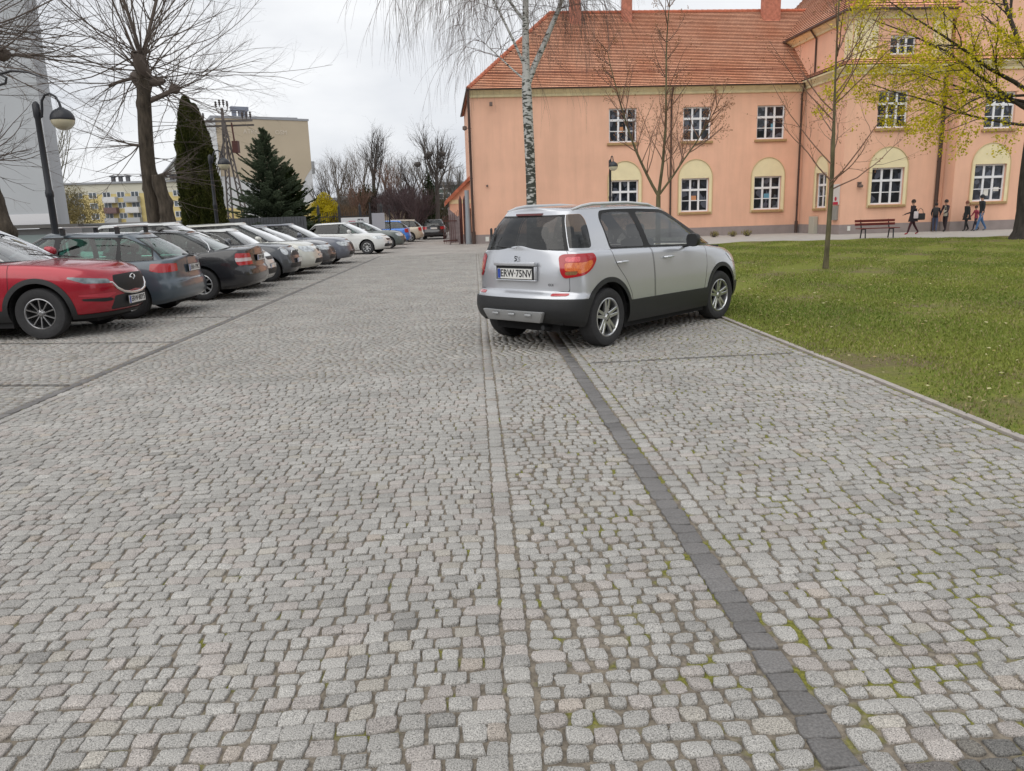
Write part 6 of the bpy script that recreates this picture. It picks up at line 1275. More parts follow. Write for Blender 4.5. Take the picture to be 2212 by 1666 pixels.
b = MB(); b.box(0, gl_, .0, 9, 0, Hb-.05); b.build('gable_render', mat('gable_white', (.55, .56, .57), .9, var=.04, vs=.4), gb)
b = MB(); b.prism([(.02, Hb-.06), (.02, Hb-7.0), (1.5, Hb-7.1), (4.5, Hb-8.2), (7.2, Hb-10.3), (8.6, Hb-10.6), (9.8, Hb-9.2), (10.7, Hb-7.2), (gl_-.02, Hb-6.0), (gl_-.02, Hb-.06)], -.04, -.003); b.build('beige_field', m_bei, gb)
b = MB(); b.prism([(.02, .0), (.02, 3.6), (2.2, 3.4), (3.0, 0)], -.05, -.003); b.build('yellow_field', m_yel, gb); b = MB(); b.prism([(gl_-2.0, .0), (gl_-1.6, 3.5), (gl_-.02, 4.2), (gl_-.02, 0)], -.05, -.003); b.build('yellow_field', m_yel, gb)
b = MB(); b.box(-.1, gl_+.1, -.12, .0, Hb-.05, Hb+.2); b.build('parapet_cap', mat('roof_edge_grey', (.30, .31, .33), .8), gb)
text_obj('wall_lettering', 'ATRIUM', .75, mat('letter_white', (.60, .54, .45), .8), gb, (4.6, -.07, Hb-1.6), (R(90), 0, 0), .01); text_obj('wall_lettering', 'OSM', .75, mat('letter_white', (.60, .54, .45), .8), gb, (8.0, -.07, Hb-1.6), (R(90), 0, 0), .01)
for (z, h_) in ((Hb-6.6, 1.6), (Hb-11.6, 1.2)): b = MB(); b.box(gl_+.02, gl_+.9, 1.5, 4.5, z, z+h_); b.build('balcony', m_b2 if h_ < 1.4 else m_b1, gb)
for x in (3.1, 3.9, 4.5):
    b = MB(); b.box(x-.25, x+.25, 3, 3.5, Hb, Hb+1.3); b.box(x-.4, x+.4, 2.9, 3.6, Hb+1.3, Hb+1.8); b.build('chimney', mat('vent_bluegrey', (.20, .22, .27), .8), gb)
# more distant blocks closing the view
def far_block(label, px0, px1, ytop, Y, col, nfl, nm='distant_building'):
    x0_, x1_ = A(px0, 480, Y)[0], A(px1, 470, Y)[0]; H_ = A((px0+px1)/2, ytop, Y)[2]; m_ = mat('far_render_%d' % px0, col, .9, var=.08, vs=.3)
    return block(nm, label, (x0_, Y), (x1_, Y), H_, 10, m_, [], nfl, list(np.arange(2, x1_-x0_-1, 3.0)), z1=1.4, fh=(H_-.6)/nfl, win_w=1.6, win_h=(H_-.6)/nfl*.5)
far_block('dark grey-green low block seen between tree trunks beside the gatehouse', 925, 1010, 400, 95, (.12, .15, .13), 4)
far_block('grey block just right of the beige gable, behind the forsythia', 690, 790, 432, 120, (.30, .29, .28), 4)

# lattice pylon
m_pyl = mat('pylon_steel', (.13, .115, .11), .7, var=.2, vs=3); Yp = 50.; xp0 = A(503, 480, Yp)[0]
py = empty('lattice_pylon', (xp0, Yp, 0), 0, 'dark A-shaped lattice power pylon with insulators above the thuja', 'pylon'); zt_ = A(480, 262, Yp)[2]; ztop = A(480, 215, Yp)[2]; xc = A(482, 262, Yp)[0]-xp0
b = MB()
for (xb0, yb0) in ((-.05, -.35), (.95, .35)):
    for s in (-.18, .18):
        b.tube([(xb0+s, yb0, 0), (xc+s*.4, 0, zt_)], .06, 5)
    for i in range(22):
        t0, t1 = i/22, (i+1)/22; sg = 1 if i % 2 else -1
        f0 = lambda t, s: (xb0+s*.18+(xc+s*.07-xb0-s*.18)*t, yb0*(1-t), zt_*t); b.tube([f0(t0, sg), f0(t1, -sg)], .03, 4)
b.tube([(-1.25, .1, 3.2), (xc-.05, 0, zt_-1.0)], .045, 5); b.tube([(-1.05, .1, 3.2), (xc, 0, zt_-1.0)], .045, 5)
b.tube([(xc, 0, zt_-.8), (xc, 0, ztop-.5)], .09, 8); b.build('frame', m_pyl, py, smooth=40)
b = MB(); b.box(xc-1.75, xc+1.8, -.06, .06, zt_-.06, zt_+.06); b.box(xc-1.75, xc+1.8, .2, .3, zt_-.3, zt_-.2); b.build('crossarm', m_pyl, py)
for (dx, z) in ((-1.65, zt_+.06), (-1.2, zt_+.06), (1.2, zt_+.06), (1.45, zt_+.06), (1.7, zt_+.06), (-.35, ztop-.55), (-.12, ztop-.45), (.12, ztop-.45), (.35, ztop-.55)):
    b = MB(); b.lathe([(.02, 0), (.03, .12), (.09, .16), (.04, .22), (.09, .28), (.04, .34), (.08, .4), (.02, .46)], 10, (xc+dx, 0, z)); b.build('insulator', mat('insulator_brown', (.06, .05, .05), .3), py, smooth=30)
b = MB(); b.tube([(xc-.35, 0, ztop-.55), (xc-.2, 0, ztop-.8), (xc, 0, ztop-.8), (xc+.2, 0, ztop-.8), (xc+.35, 0, ztop-.55)], .03, 6); b.build('top_bracket', m_pyl, py)
b = MB(); b.box(xc+.45, xc+.8, -.2, .2, zt_-1.9, zt_-1.2); b.tube([(xc+.5, 0, zt_-.1), (xc+.6, 0, zt_-1.9), (xc+.95, 0, zt_-2.2)], .05, 6); b.build('cable_head', mat('cable_head_brown', (.09, .03, .025), .6), py)

# street lamps: black pole, swan neck, globe with dark cap
m_lampm = mat('lamp_black', (.018, .020, .026), .4); m_globe = mat('lamp_globe_opal', (.60, .55, .40), .25, coat=.6)
GL = 'black swan-neck street lamps'
def street_lamp(p, label, rz=0, hd=1):
    t = empty('street_lamp', p, rz, label, 'street lamp', GL); t.scale = (1, 1, .955)
    b = MB(); b.lathe([(.17, 0), (.17, .12), (.13, .2), (.13, .75), (.16, .8), (.16, .92), (.11, 1.0), (.095, 1.15), (.075, 1.3), (.07, 2.3), (.085, 2.34), (.085, 2.42), (.065, 2.5), (.058, 4.0), (.075, 4.05), (.075, 4.3), (.04, 4.36), (.001, 4.38)], 16); b.build('pole', m_lampm, t, smooth=30)
    b = MB(); a = [(.0, 4.02), (.09, 4.05), (.12, 4.2), (.14, 4.38), (.22, 4.5), (.33, 4.53), (.44, 4.46), (.50, 4.33), (.52, 4.22)]; b.tube([(x, 0, z) for x, z in a], [.03, .028, .027, .026, .025, .025, .025, .026, .03], 8); b.build('swan_neck', m_lampm, t, smooth=True)
    b = MB(); R_ = .235; cz = 3.98; prof = [(.04, cz+R_+.02), (.07, cz+R_)]+[(R_*1.02*math.cos(q), cz+R_*1.02*math.sin(q)) for q in np.linspace(1.25, -.02, 10)]+[(R_*.98, cz-.03)]; b.lathe(prof, 24, (.52, 0, 0)); b.build('lamp_cap', m_lampm, t, smooth=50)
    b = MB(); prof = [(R_*math.cos(q), cz+R_*math.sin(q)) for q in np.linspace(-.05, -1.57, 12)]; b.lathe(prof, 24, (.52, 0, 0)); b.build('globe', m_globe, t, smooth=True)
    return t
street_lamp((A(104, 400, 17.2)[0], 17.2, 0), 'nearest tall swan-neck street lamp with cream globe before the white wall', rz=R(0))
street_lamp((A(472, 440, 31.)[0]-.14, 31., 0), 'street lamp with globe hanging right of the thuja', rz=R(0))
street_lamp((A(1318, 400, 41.)[0], 41., 0), 'street lamp seen edge on before the school ground-floor window', rz=R(-80))
# scroll of another lamp bracket at the left edge, on a pole just out of frame
t = empty('street_lamp', (A(-95, 480, 12.)[0], 12., 0), 0, 'curled iron lamp bracket poking in at the left edge below the branches', 'street lamp'); p0 = A(-95, 480, 12.)
b = MB(); b.tube([(0, 0, 0), (0, 0, 5.3)], [.10, .06], 12); b.build('pole', m_lampm, t, smooth=True)
pts = [A(*q, 12.) for q in ((-95, 215), (-50, 190), (-8, 162), (25, 153), (60, 156), (92, 168))]; b = MB(); b.tube([(x-p0[0], 0, z) for x, _y, z in pts], [.03, .026, .022, .02, .016, .01], 6)
pts = [A(*q, 12.) for q in ((-40, 187), (-5, 185), (12, 180), (14, 168), (2, 162))]; b.tube([(x-p0[0], 0, z) for x, _y, z in pts], .018, 6); b.build('swan_neck', m_lampm, t, smooth=True)

# iron railing and white board behind the white hatchback
m_iron = mat('black_iron', (.02, .021, .024), .5)
Yf = 48.; xa, xb = A(690, 490, Yf)[0], A(826, 490, Yf)[0]; f_ = empty('iron_fence', (xa, Yf, 0), 0, 'black iron railing behind the white three-door hatchback', 'fence'); L_ = xb-xa
b = MB(); b.box(0, L_, -.02, .02, .3, .36); b.box(0, L_, -.02, .02, 1.75, 1.8); b.build('rail', m_iron, f_)
for x in (0., L_*.33, L_*.66, L_): b = MB(); b.box(x-.07, x+.07, -.07, .07, 0, 2.35); b.lathe([(.09, 2.35), (.001, 2.55)], 8, (x, 0, 0)); b.build('post', m_iron, f_)
b = MB()
for x in np.arange(.12, L_, .14): b.box(x-.011, x+.011, -.011, .011, .1, 2.05)
o = b.build('bars', m_iron, f_)
x0_, x1_ = A(737, 480, 46.)[0], A(797, 480, 46.)[0]; bd = empty('white_board', (x0_, 46., 0), 0, 'white hoarding with red panel and eagle crest on the railing', 'sign'); W_ = x1_-x0_
zb0, zb1 = A(765, 497, 46.)[2], A(765, 470, 46.)[2]; b = MB(); b.box(0, W_, 0, .06, .7, zb1); b.build('panel', mat('banner_white', (.66, .67, .69), .6), bd)
b = MB(); b.box(W_*.27, W_*.52, -.012, -.002, zb1-.42, zb1-.20); b.build('red_panel', mat('banner_red', (.42, .01, .06), .6), bd)
b = MB(); cx, cz = W_*.70, zb1-.26; sh = [(-.16, .17), (.16, .17), (.17, -.02), (.1, -.14), (0, -.2), (-.1, -.14), (-.17, -.02)]; b.prism([(cx+x, cz+z) for x, z in sh], -.012, -.002, 0)
eg = [(-.13, .13), (-.05, .06), (-.03, .12), (0, .15), (.04, .12), (.05, .06), (.13, .13), (.12, -.02), (.05, -.06), (.03, -.14), (0, -.17), (-.03, -.14), (-.05, -.06), (-.12, -.02)]; b.prism([(cx+x, cz+z) for x, z in eg], -.02, -.0125, 1); b.build('crest', [mat('crest_dark', (.05, .05, .07), .6), mat('banner_white', (.66, .67, .69), .6)], bd)
for x in (.05, W_-.05): b = MB(); b.box(x-.04, x+.04, .07, .14, 0, zb1); b.build('post', m_iron, bd)
# notice board on the gate post, little cream kiosk behind
x0_, x1_ = A(800, 480, 45.)[0], A(822, 480, 45.)[0]; gt_ = empty('gate_leaf', (x0_, 45., 0), R(35), 'open black iron gate leaf with grey notice by the parked cars', 'gate'); b = MB(); b.box(0, .06, -.03, .03, 0, 2.5); b.box(1.2, 1.26, -.03, .03, 0, 2.1)
for i in range(9): b.box(.12+i*.12, .14+i*.12, -.01, .01, .15, 1.95-.3*math.sin(i*.38))
b.box(.06, 1.2, -.015, .015, .2, .26); b.box(.06, 1.2, -.015, .015, 1.3, 1.35); b.build('leaf_frame', m_iron, gt_); b = MB(); b.box(.1, .9, -.03, -.016, 1.0, 1.9); b.build('notice', mat('notice_grey', (.42, .43, .48), .6), gt_)
Yk = 62.; x0_, x1_ = A(826, 480, Yk)[0], A(868, 480, Yk)[0]; kk = empty('kiosk', (x0_, Yk, 0), 0, 'small cream shed with dark roof behind the blue hatchback', 'shed'); b = MB(); b.box(0, x1_-x0_, 0, 3, 0, 2.1); b.build('wall', mat('kiosk_cream', (.52, .43, .33), .9), kk); b = MB(); b.prism([(-.3, 2.1), (x1_-x0_+.3, 2.1), (x1_-x0_+.2, 2.35), (-.3, 2.75)], -.3, 3.3); b.build('roof', mat('dark_roof', (.06, .055, .055), .8), kk)

# gatehouse at the end of the school: salmon gable, red verge, gate posts
gh_ = empty('gatehouse', (A(975, 520, 50.)[0], 50., 0), R(4.9), 'small salmon outbuilding with sloping red roof verge beside the school corner', 'outbuilding'); gw = 2.6
b = MB(); zl, zr = 2.75, 5.1; b.prism([(0, .45), (gw, .45), (gw, zr-.25), (0, zl-.2)], 0, 5); b.build('wall', m_wall, gh_)
b = MB(); b.prism([(-.3, zl-.5), (gw, zr-.15), (gw, zr+.1), (-.3, zl-.22)], -.25, 5.2); b.build('roof', m_ridge, gh_)
b = MB(); b.box(0, gw, -.04, 0, 2.35, 2.6); b.build('cream_band', m_wallY, gh_); b = MB(); b.box(0, gw, -.03, 4.9, 0, .45); b.build('plinth', m_plinth, gh_)
b = MB(); b.box(1.15, 1.95, -.05, -.002, .05, 2.05); b.build('door', mat('brown_door', (.14, .055, .03), .6, var=.2, vs=4), gh_)
m_rust = mat('gate_rust', (.11, .045, .04), .7, var=.2, vs=6)
gp = empty('iron_gate', (A(1000, 528, 45.5)[0], 45.5, 0), R(60), 'dark red-brown iron gate standing open against the school corner', 'gate')
b = MB()
for x in (-.1, .35): b.box(x-.07, x+.07, -.07, .07, 0, 2.5); b.lathe([(.09, 2.5), (.001, 2.75)], 8, (x, 0, 0))
for i in range(10): b.box(-1.9+i*.19, -1.88+i*.19, -.012, .012, .1, 1.6+.5*(i/10)**2)
b.box(-1.95, -.1, -.02, .02, .2, .28); b.box(-1.95, -.1, -.02, .02, 1.3, 1.36); b.build('gate_frame', m_rust, gp)
gp = empty('gate_pillar', (A(973, 528, 45.)[0], 45., 0), 0, 'leaning rusty gate leaf with grey sheet at the lane edge', 'gate'); b = MB(); b.box(-.04, .04, -.04, .04, 0, 2.1); b.box(.5, .58, -.04, .04, 0, 1.6); b.add([(0, 0, .1), (.55, 0, .1), (.55, 0, 1.5), (0, 0, 2.0), (0, .03, .1), (.55, .03, .1), (.55, .03, 1.5), (0, .03, 2.0)], [(0, 1, 2, 3), (7, 6, 5, 4), (0, 4, 5, 1), (1, 5, 6, 2), (2, 6, 7, 3), (3, 7, 4, 0)]); b.build('gate_sheet', mat('gate_sheet_grey', (.22, .17, .17), .6, var=.2, vs=5), gp)
b = MB(); b.lathe([(.18, 0), (.16, .9), (.13, 1.9), (.13, 3.0)], 12, (0, 0, 0)); o = b.build('gate_post', mat('galvanised', (.34, .37, .40), .5), smooth=True); o.location = (A(1013, 528, 45.2)[0], 45.2, 0); tag(o, 'pale grey galvanised pipe post at the school corner', 'post')
for k, px in enumerate((1062, 1071)):
    b = MB(); b.lathe([(.07, 0), (.07, .8), (.05, .86), (.001, .9)], 12); o = b.build('bollard', m_iron, smooth=True); q = A(px, 520, 43.); o.location = (q[0], 43., 0); tag(o, ['black bollard left of its twin before the school wall', 'black bollard right of its twin before the school wall'][k], 'bollard', 'black bollards by the school wall')

# far bare trees and shrubs behind the car park
def far_tree(p, H_, label, seed, m_=None, spread=.55, kids=(11, 7, 4), lf=None, cat='tree', nests=0, trunk=.35, r0=.16):
    rg = np.random.default_rng(seed); t = tree_empty('bare_tree', p, label, 'bare trees beyond the car park', cat); T = Tubes(); C_ = Tubes(); tips = []
    z = np.linspace(0, H_*.62, 8); P = np.stack([.1*np.sin(z*.5+seed), .1*np.cos(z*.4+seed), z], -1); T.add(P, np.linspace(r0*1.15, r0*.55, 8), 8); T.build('trunk', m_ or m_bark, t)
    cfg = [dict(n=7, wob=.08, tk=.09, kids=kids[1], t0=.2, ang=(.3, .75), lr=(.35, .6), rk=.55, k=4), dict(n=5, wob=.1, tk=.05, kids=kids[2], ang=(.3, .8), lr=(.4, .65), rk=.6, k=3), dict(n=3, wob=.12, kids=2, k=3, lr=(.5, .7)), dict(n=2, wob=.1, k=3)]
    for i in range(kids[0]):
        z0 = H_*(trunk+(.62-trunk)*rg.random()**.8); az_ = rg.uniform(0, 6.28); branch(C_, tips, rg, np.array([P[-1][0]*z0/H_, P[-1][1]*z0/H_, z0]), (math.cos(az_)*spread, math.sin(az_)*spread, 1), (H_-z0)*rg.uniform(.75, 1.0), r0*.30, 0, cfg)
    C_.build('crown', m_ or m_twigd, t)
    for k in range(nests):
        i = rg.integers(len(tips)); q = np.array([rg.uniform(-1.6, 1.6), rg.uniform(-.6, .6), H_*rg.uniform(.66, .82)]); b = MB(); b.lathe([(.01, -.25), (.22, -.18), (.3, 0), (.2, .16), (.01, .2)], 8, tuple(q)); b.build('nest', m_twigd, t, smooth=True)
    return t
m_grb = mat('bark_far_grey', (.16, .14, .12), .95, var=.3, vs=3); m_olive = mat('bark_olive', (.17, .15, .075), .95)
def FT(px, ytop, Y, label, seed, **kw): p = A(px, 480, Y); far_tree((p[0], Y, 0), A(px, ytop, Y)[2], label, seed, **kw)
FT(735, 330, 72, 'loose bare greyish tree right of the beige gable', 101, m_=m_grb, spread=.6)
FT(765, 345, 80, 'pale thin bare tree behind the white hoarding', 102, m_=m_grb, spread=.4)
FT(815, 285, 75, 'tall bare tree with upright dark limbs in the middle of the far trees', 103, spread=.28, kids=(12, 7, 4), r0=.25)
FT(850, 355, 70, 'dense reddish bare tree left of the round-crowned one', 104, m_=m_twigr, spread=.5)
FT(895, 345, 62, 'round-crowned twisted dark bare tree over the beige estate', 105, spread=.85, r0=.2)
FT(945, 280, 66, 'tall bare tree with crow nests near the gatehouse', 106, m_=m_twigd, spread=.6, nests=5, kids=(14, 8, 4), r0=.24)
FT(985, 370, 80, 'small bare tree peeping out behind the gatehouse roof', 107, spread=.6)
FT(130, 250, 60, 'pale yellowish budding tree behind the white building corner', 108, m_=m_olive, spread=.6)
FT(150, 400, 90, 'ochre hedge-like bare tree before the yellow block', 109, m_=m_olive, spread=.7)
FT(700, 400, 62, 'low bare tree behind the forsythia', 110, spread=.6)
FT(780, 400, 64, 'brown twiggy small tree above the white hoarding', 111, m_=m_twigr, spread=.7, kids=(16, 8, 5), trunk=.15)
FT(860, 400, 60, 'purplish brown thicket tree behind the blue hatchback', 112, m_=mat('twig_purple', (.095, .065, .068), .95), spread=.8, kids=(22, 9, 5), trunk=.08)
FT(900, 405, 58, 'second purplish brown thicket tree left of the ivy-clad trunk', 113, m_=mat('twig_purple', (.095, .065, .068), .95), spread=.8, kids=(22, 9, 5), trunk=.08)
def bush(name, p, rad, h_, label, cols, seed, n=9000, s=(.04, .09), cat='shrub', group=None, asp=.5, up=.6):
    rg = np.random.default_rng(seed); t = tree_empty(name, p, label, group, cat=cat); T = Tubes()
    for _ in range(16):
        Pq, _d = path(rg, (rg.uniform(-.2, .2)*rad, rg.uniform(-.2, .2)*rad, 0), rg.standard_normal(3)*[.6, .6, .1]+[0, 0, 1], h_*rg.uniform(.6, .95), 5, .1); T.add(Pq, np.linspace(.025, .006, 6), 4)
    T.build('stems', m_twig, t)
    u = unit(rg.standard_normal((n, 3))); rr = (rg.random(n)**.45); c = u*rr[:, None]*np.array([rad, rad, h_/2]); c[:, 2] += h_/2; lump = np.sin(c[:, 0]*4/rad+seed)*np.sin(c[:, 2]*5/h_*1.3+1)+np.sin(c[:, 1]*5/rad); k = (rr < .78+.16*lump); c = c[k]
    a = unit(rg.standard_normal(c.shape)*(1 if asp > .2 else .55)+[0, 0, up]); b_ = unit(np.cross(a, rg.standard_normal(c.shape))); q = rg.random((len(c), 1)); cards('foliage', c, a, b_, rg.uniform(*s, len(c))[:, None], asp, np.array(cols[0])*(1-q)+np.array(cols[1])*q, t)
p = A(703, 490, 58.); bush('forsythia', (p[0], 58., .3), 1.15, 3.4, 'bright yellow flowering forsythia right of the beige gable', ((.36, .29, .02), (.62, .52, .04)), 71, n=14000)
p = A(930, 480, 64.); bush('ivy_tree', (p[0], 64., 0), .55, 5.6, 'ivy-clad dark green trunk near the gatehouse', ((.015, .03, .014), (.05, .075, .03)), 72, n=9000, cat='tree')
p = A(745, 480, 60.); bush('hedge', (p[0], 60., 0), 2.6, 3.0, 'russet leafless hedge above the white hoarding', ((.10, .065, .045), (.24, .17, .11)), 73, n=9000, s=(.1, .35), asp=.045, up=1.)
p = A(795, 480, 66.); bush('conifer_bush', (p[0], 66., 0), 1.6, 5.0, 'dark green conifer among the far bare trees', ((.018, .03, .014), (.05, .07, .03)), 74, n=12000)
p = A(860, 480, 66.); bush('thicket', (p[0], 66., 0), 3.6, 4.4, 'dense purplish thicket filling the gap behind the parked cars', ((.05, .038, .036), (.12, .085, .08)), 75, n=24000, s=(.15, .45), asp=.04, up=.9)
p = A(935, 480, 74.); bush('thicket', (p[0], 74., 0), 3.4, 4.0, 'olive brown thicket behind the black distant car', ((.045, .042, .028), (.13, .115, .07)), 76, n=15000, s=(.15, .45), asp=.04, up=.9)
p = A(160, 480, 90.); bush('hedge', (p[0], 90., 0), 3.5, 6.5, 'yellow-green budding bushes beside the white building', ((.13, .11, .05), (.27, .22, .10)), 77, n=12000, s=(.05, .12))
p = A(372, 480, 45.); bush('hedge', (p[0], 45., 0), .9, 2.0, 'orange-brown beech hedge between lime stump and thuja', ((.22, .12, .04), (.42, .25, .10)), 78, n=5000)
for i, (px, lab) in enumerate(((1543, 'small green sprouting plant nearest the silver crossover'), (1572, 'small green sprouting plant in the middle of the school border'), (1590, 'small green sprouting plant farthest right in the school border'))):
    q = A(px, 515, 43.5); bush('border_plant', (q[0]+(i*.3), 43.5, 0), .34, .36, lab, ((.20, .16, .08), (.36, .34, .14)), 80+i, n=260, s=(.05, .13), asp=.12, up=1.2, cat='plant', group='plants along the school wall')
# bench
bx, by = (G(1861.6, 515)[0]+G(1924.5, 514)[0])/2, 35.75; bn = empty('park_bench', (bx, by, 0), R(4), 'red-brown slatted bench with black legs by the school path', 'bench'); m_slat = mat('bench_redbrown', (.14, .018, .016), .5, var=.2, vs=4)
for z, y in ((.78, .27), (.63, .24)): b = MB(); b.box(-.95, .95, y-.018, y+.018, z-.055, z+.055); b.build('back_slat', m_slat, bn, bevel=.006)
for y in (-.16, -.02, .12): b = MB(); b.box(-.95, .95, y-.055, y+.055, .43, .465); b.build('seat_slat', m_slat, bn, bevel=.006)
for sx_ in (-.66, .66):
    b = MB(); b.tube([(sx_, -.2, .0), (sx_, -.17, .41), (sx_, .16, .41), (sx_, .22, .5), (sx_, .31, .84)], .03, 8); b.tube([(sx_, .16, .41), (sx_, .24, 0)], .03, 8); b.build('leg', m_iron, bn, smooth=True)
# block and trees added unseen behind the photographer for reflections in glass and paint
block('apartment_building', 'long grey apartment block added behind the photographer for reflections in the car windows', (45, -42), (-45, -42), 13, 10, mat('rear_block_render', (.30, .29, .27), .9), [], 4, list(np.arange(3, 88, 5.)), z1=1.4, fh=3.1)
for i, (x, y) in enumerate(((-9, -16), (4, -19), (15, -15))): far_tree((x, y, 0), 11+i, ['left', 'middle', 'right'][i]+' bare tree added behind the photographer for reflections in the car windows', 120+i, spread=.7, r0=.2)
p = A(770, 480, 70.); bush('thicket', (p[0], 70., 0), 3.2, 4.6, 'grey brown thicket between the forsythia and the upright bare tree', ((.09, .075, .06), (.20, .17, .14)), 79, n=15000, s=(.15, .45), asp=.04, up=1.)
for i, (px, yt, Y, sp) in enumerate(((715, 350, 85, .5), (790, 320, 88, .4), (835, 330, 84, .35), (875, 350, 90, .5), (920, 330, 86, .5), (965, 340, 84, .6), (1000, 350, 92, .5))):
    FT(px, yt, Y, ['greyish bare tree farthest left in the back row', 'pale upright bare tree behind the tall upright one', 'thin grey bare tree just right of the tall upright one', 'hazy bare tree between the upright and the round-crowned tree', 'grey bare tree left of the one with crow nests', 'grey bare tree right of the one with crow nests', 'hazy bare tree directly behind the gatehouse roof'][i], 130+i, m_=m_grb, spread=sp, r0=.16)
for i, (x, y, h_) in enumerate(((14, 4.5, 12), (19, 9, 13), (24, 3, 12))): far_tree((x, y, 0), h_, ['nearest', 'middle', 'farthest'][i]+' bare tree added out of view on the right for reflections in the silver car', 150+i, spread=.8, r0=.22)  # unseen trees, added so the silver car's side glass has something to mirror
block('reflection_annexe', 'cream two-storey annexe added right of the lawn for reflections in the silver car', (40, -12), (40, 22), 9, 8, mat('annexe_render', (.45, .40, .32), .9), [], 3, list(np.arange(2.5, 33, 3.6)), z1=1.1, fh=2.8)  # invented building out of view, added only for the silver car's reflections
# ---------------------------------------------------------------- people walking along the school wall
def skin_body(name, J, E_, m_list, parent, sub=1):
    me = bpy.data.meshes.new(name); names = list(J); idx = {k: i for i, k in enumerate(names)}
    me.from_pydata([J[k][0] for k in names], [(idx[a], idx[b]) for a, b in E_], []); o = new_obj(name, me, parent)
    for m in m_list: me.materials.append(m)
    mod = o.modifiers.new('skin', 'SKIN'); mod.use_smooth_shade = True; mod.branch_smoothing = .6
    for i, k in enumerate(names): r_ = J[k][1]; me.skin_vertices[0].data[i].radius = r_ if isinstance(r_, tuple) else (r_, r_)
    me.skin_vertices[0].data[idx['pelvis']].use_root = True
    o.modifiers.new('sub', 'SUBSURF').levels = sub; o.modifiers['sub'].render_levels = sub
    return o
m_skin = mat('skin', (.48, .28, .20), .6)
def person(p, rz, label, h=1.68, top=(.02, .02, .025), legs=(.03, .03, .035), hair=(.03, .02, .015), shoes=(.02, .02, .02), step=.22, lean=.04, arms=((-.05, -.1), (.1, .12)), coat=False, bag=None, hood=False, hlen=0., group='people by the school wall', cat='person'):
    s = h/1.7; t = empty('person', p, rz, label, cat, group)
    m_t = mat('cloth_%02x%02x%02x' % tuple(int(c*255) for c in top), top, .9); m_l = mat('cloth_%02x%02x%02x' % tuple(int(c*255) for c in legs), legs, .9); m_s = mat('cloth_%02x%02x%02x' % tuple(int(c*255) for c in shoes), shoes, .6); m_h = mat('hair_%02x%02x%02x' % tuple(int(c*255) for c in hair), hair, .8)
    # facing +x; legs in stride
    hx = lambda z: lean*(z-.9)
    J = {'pelvis': ((0, 0, .93*s), (.15*s, .12*s)), 'waist': ((hx(1.1), 0, 1.08*s), (.135*s, .105*s)), 'chest': ((hx(1.3), 0, 1.28*s), (.165*s, .115*s)), 'neck0': ((hx(1.42), 0, 1.42*s), (.10*s, .08*s)), 'neck': ((hx(1.5)+.01, 0, 1.49*s), (.052*s, .052*s)), 'head0': ((hx(1.58)+.02, 0, 1.56*s), (.070*s, .085*s)), 'head1': ((hx(1.65)+.02, 0, 1.64*s), (.074*s, .09*s)), 'head2': ((hx(1.7)+.01, 0, 1.69*s), (.05*s, .06*s))}
    E_ = [('pelvis', 'waist'), ('waist', 'chest'), ('chest', 'neck0'), ('neck0', 'neck'), ('neck', 'head0'), ('head0', 'head1'), ('head1', 'head2')]
    for sd_, k, st, arm in ((1, 'L', step, arms[0]), (-1, 'R', -step, arms[1])):
        J['sh'+k] = ((hx(1.4), sd_*.17*s, 1.39*s), .062*s); J['el'+k] = ((hx(1.2)+arm[0], sd_*.24*s, 1.12*s), .045*s); J['wr'+k] = ((hx(1.)+arm[0]+arm[1], sd_*.22*s, (.90+abs(arm[1])*.6)*s), .03*s); J['ha'+k] = ((hx(1.)+arm[0]+arm[1]*1.35, sd_*.21*s, (.83+abs(arm[1])*.7)*s), .034*s)
        J['hip'+k] = ((.0, sd_*.09*s, .88*s), .098*s); J['kn'+k] = ((st*.55+.03, sd_*.09*s, .49*s), .062*s); J['an'+k] = ((st*1.05-(.06 if st < 0 else 0), sd_*.085*s, (.09 if st > 0 else .13)*s), .042*s); J['to'+k] = ((st*1.05+.15*s-(.06 if st < 0 else 0), sd_*.09*s, .035*s), .036*s)
        E_ += [('neck0', 'sh'+k), ('sh'+k, 'el'+k), ('el'+k, 'wr'+k), ('wr'+k, 'ha'+k), ('pelvis', 'hip'+k), ('hip'+k, 'kn'+k), ('kn'+k, 'an'+k), ('an'+k, 'to'+k)]
    o = skin_body('body', J, E_, [m_t, m_skin, m_l, m_s], t, 2)
    dg = bpy.context.evaluated_depsgraph_get(); me = bpy.data.meshes.new_from_object(o.evaluated_get(dg)); bpy.data.objects.remove(o); me.name = 'body'; o = new_obj('body', me, t)
    me.materials.clear(); [me.materials.append(m) for m in (m_t, m_skin, m_l, m_s)]
    co = np.array([v.co for v in me.vertices])
    for p_ in me.polygons:
        c_ = co[list(p_.vertices)].mean(0); z = c_[2]/s; arm = abs(c_[1]) > .16*s and z < 1.05
        p_.material_index = 1 if (z > 1.455 or (arm and z < (.96 if abs(arms[0][1]) < .15 else 1.0))) else (3 if z < .10 else (2 if z < .86 and not arm else 0)); p_.use_smooth = True
    hx_, hz_ = J['head1'][0][0], 1.625*s
    b = MB(); n = 16; pr = []
    for i in range(9):
        a = i/8*math.pi; pr.append((.105*s*math.sin(a)+.001, .13*s*math.cos(a)))
    b.T = Matrix.Translation((hx_-.012, 0, hz_+.012)) @ Matrix.Diagonal((1.05, .88, 1.0, 1)); b.lathe(pr[:6] if not hlen else pr[:7], n); 
    if hlen: b.T = Matrix.Identity(4); b.tube([(hx_-.06, 0, hz_+.03), (hx_-.09, 0, hz_-.1), (hx_-.10, 0, hz_-.1-hlen)], [.07, .08, .05], 10)
    b.T = Matrix.Identity(4); b.build('hood' if hood else 'hair', m_t if hood else m_h, t, smooth=60)
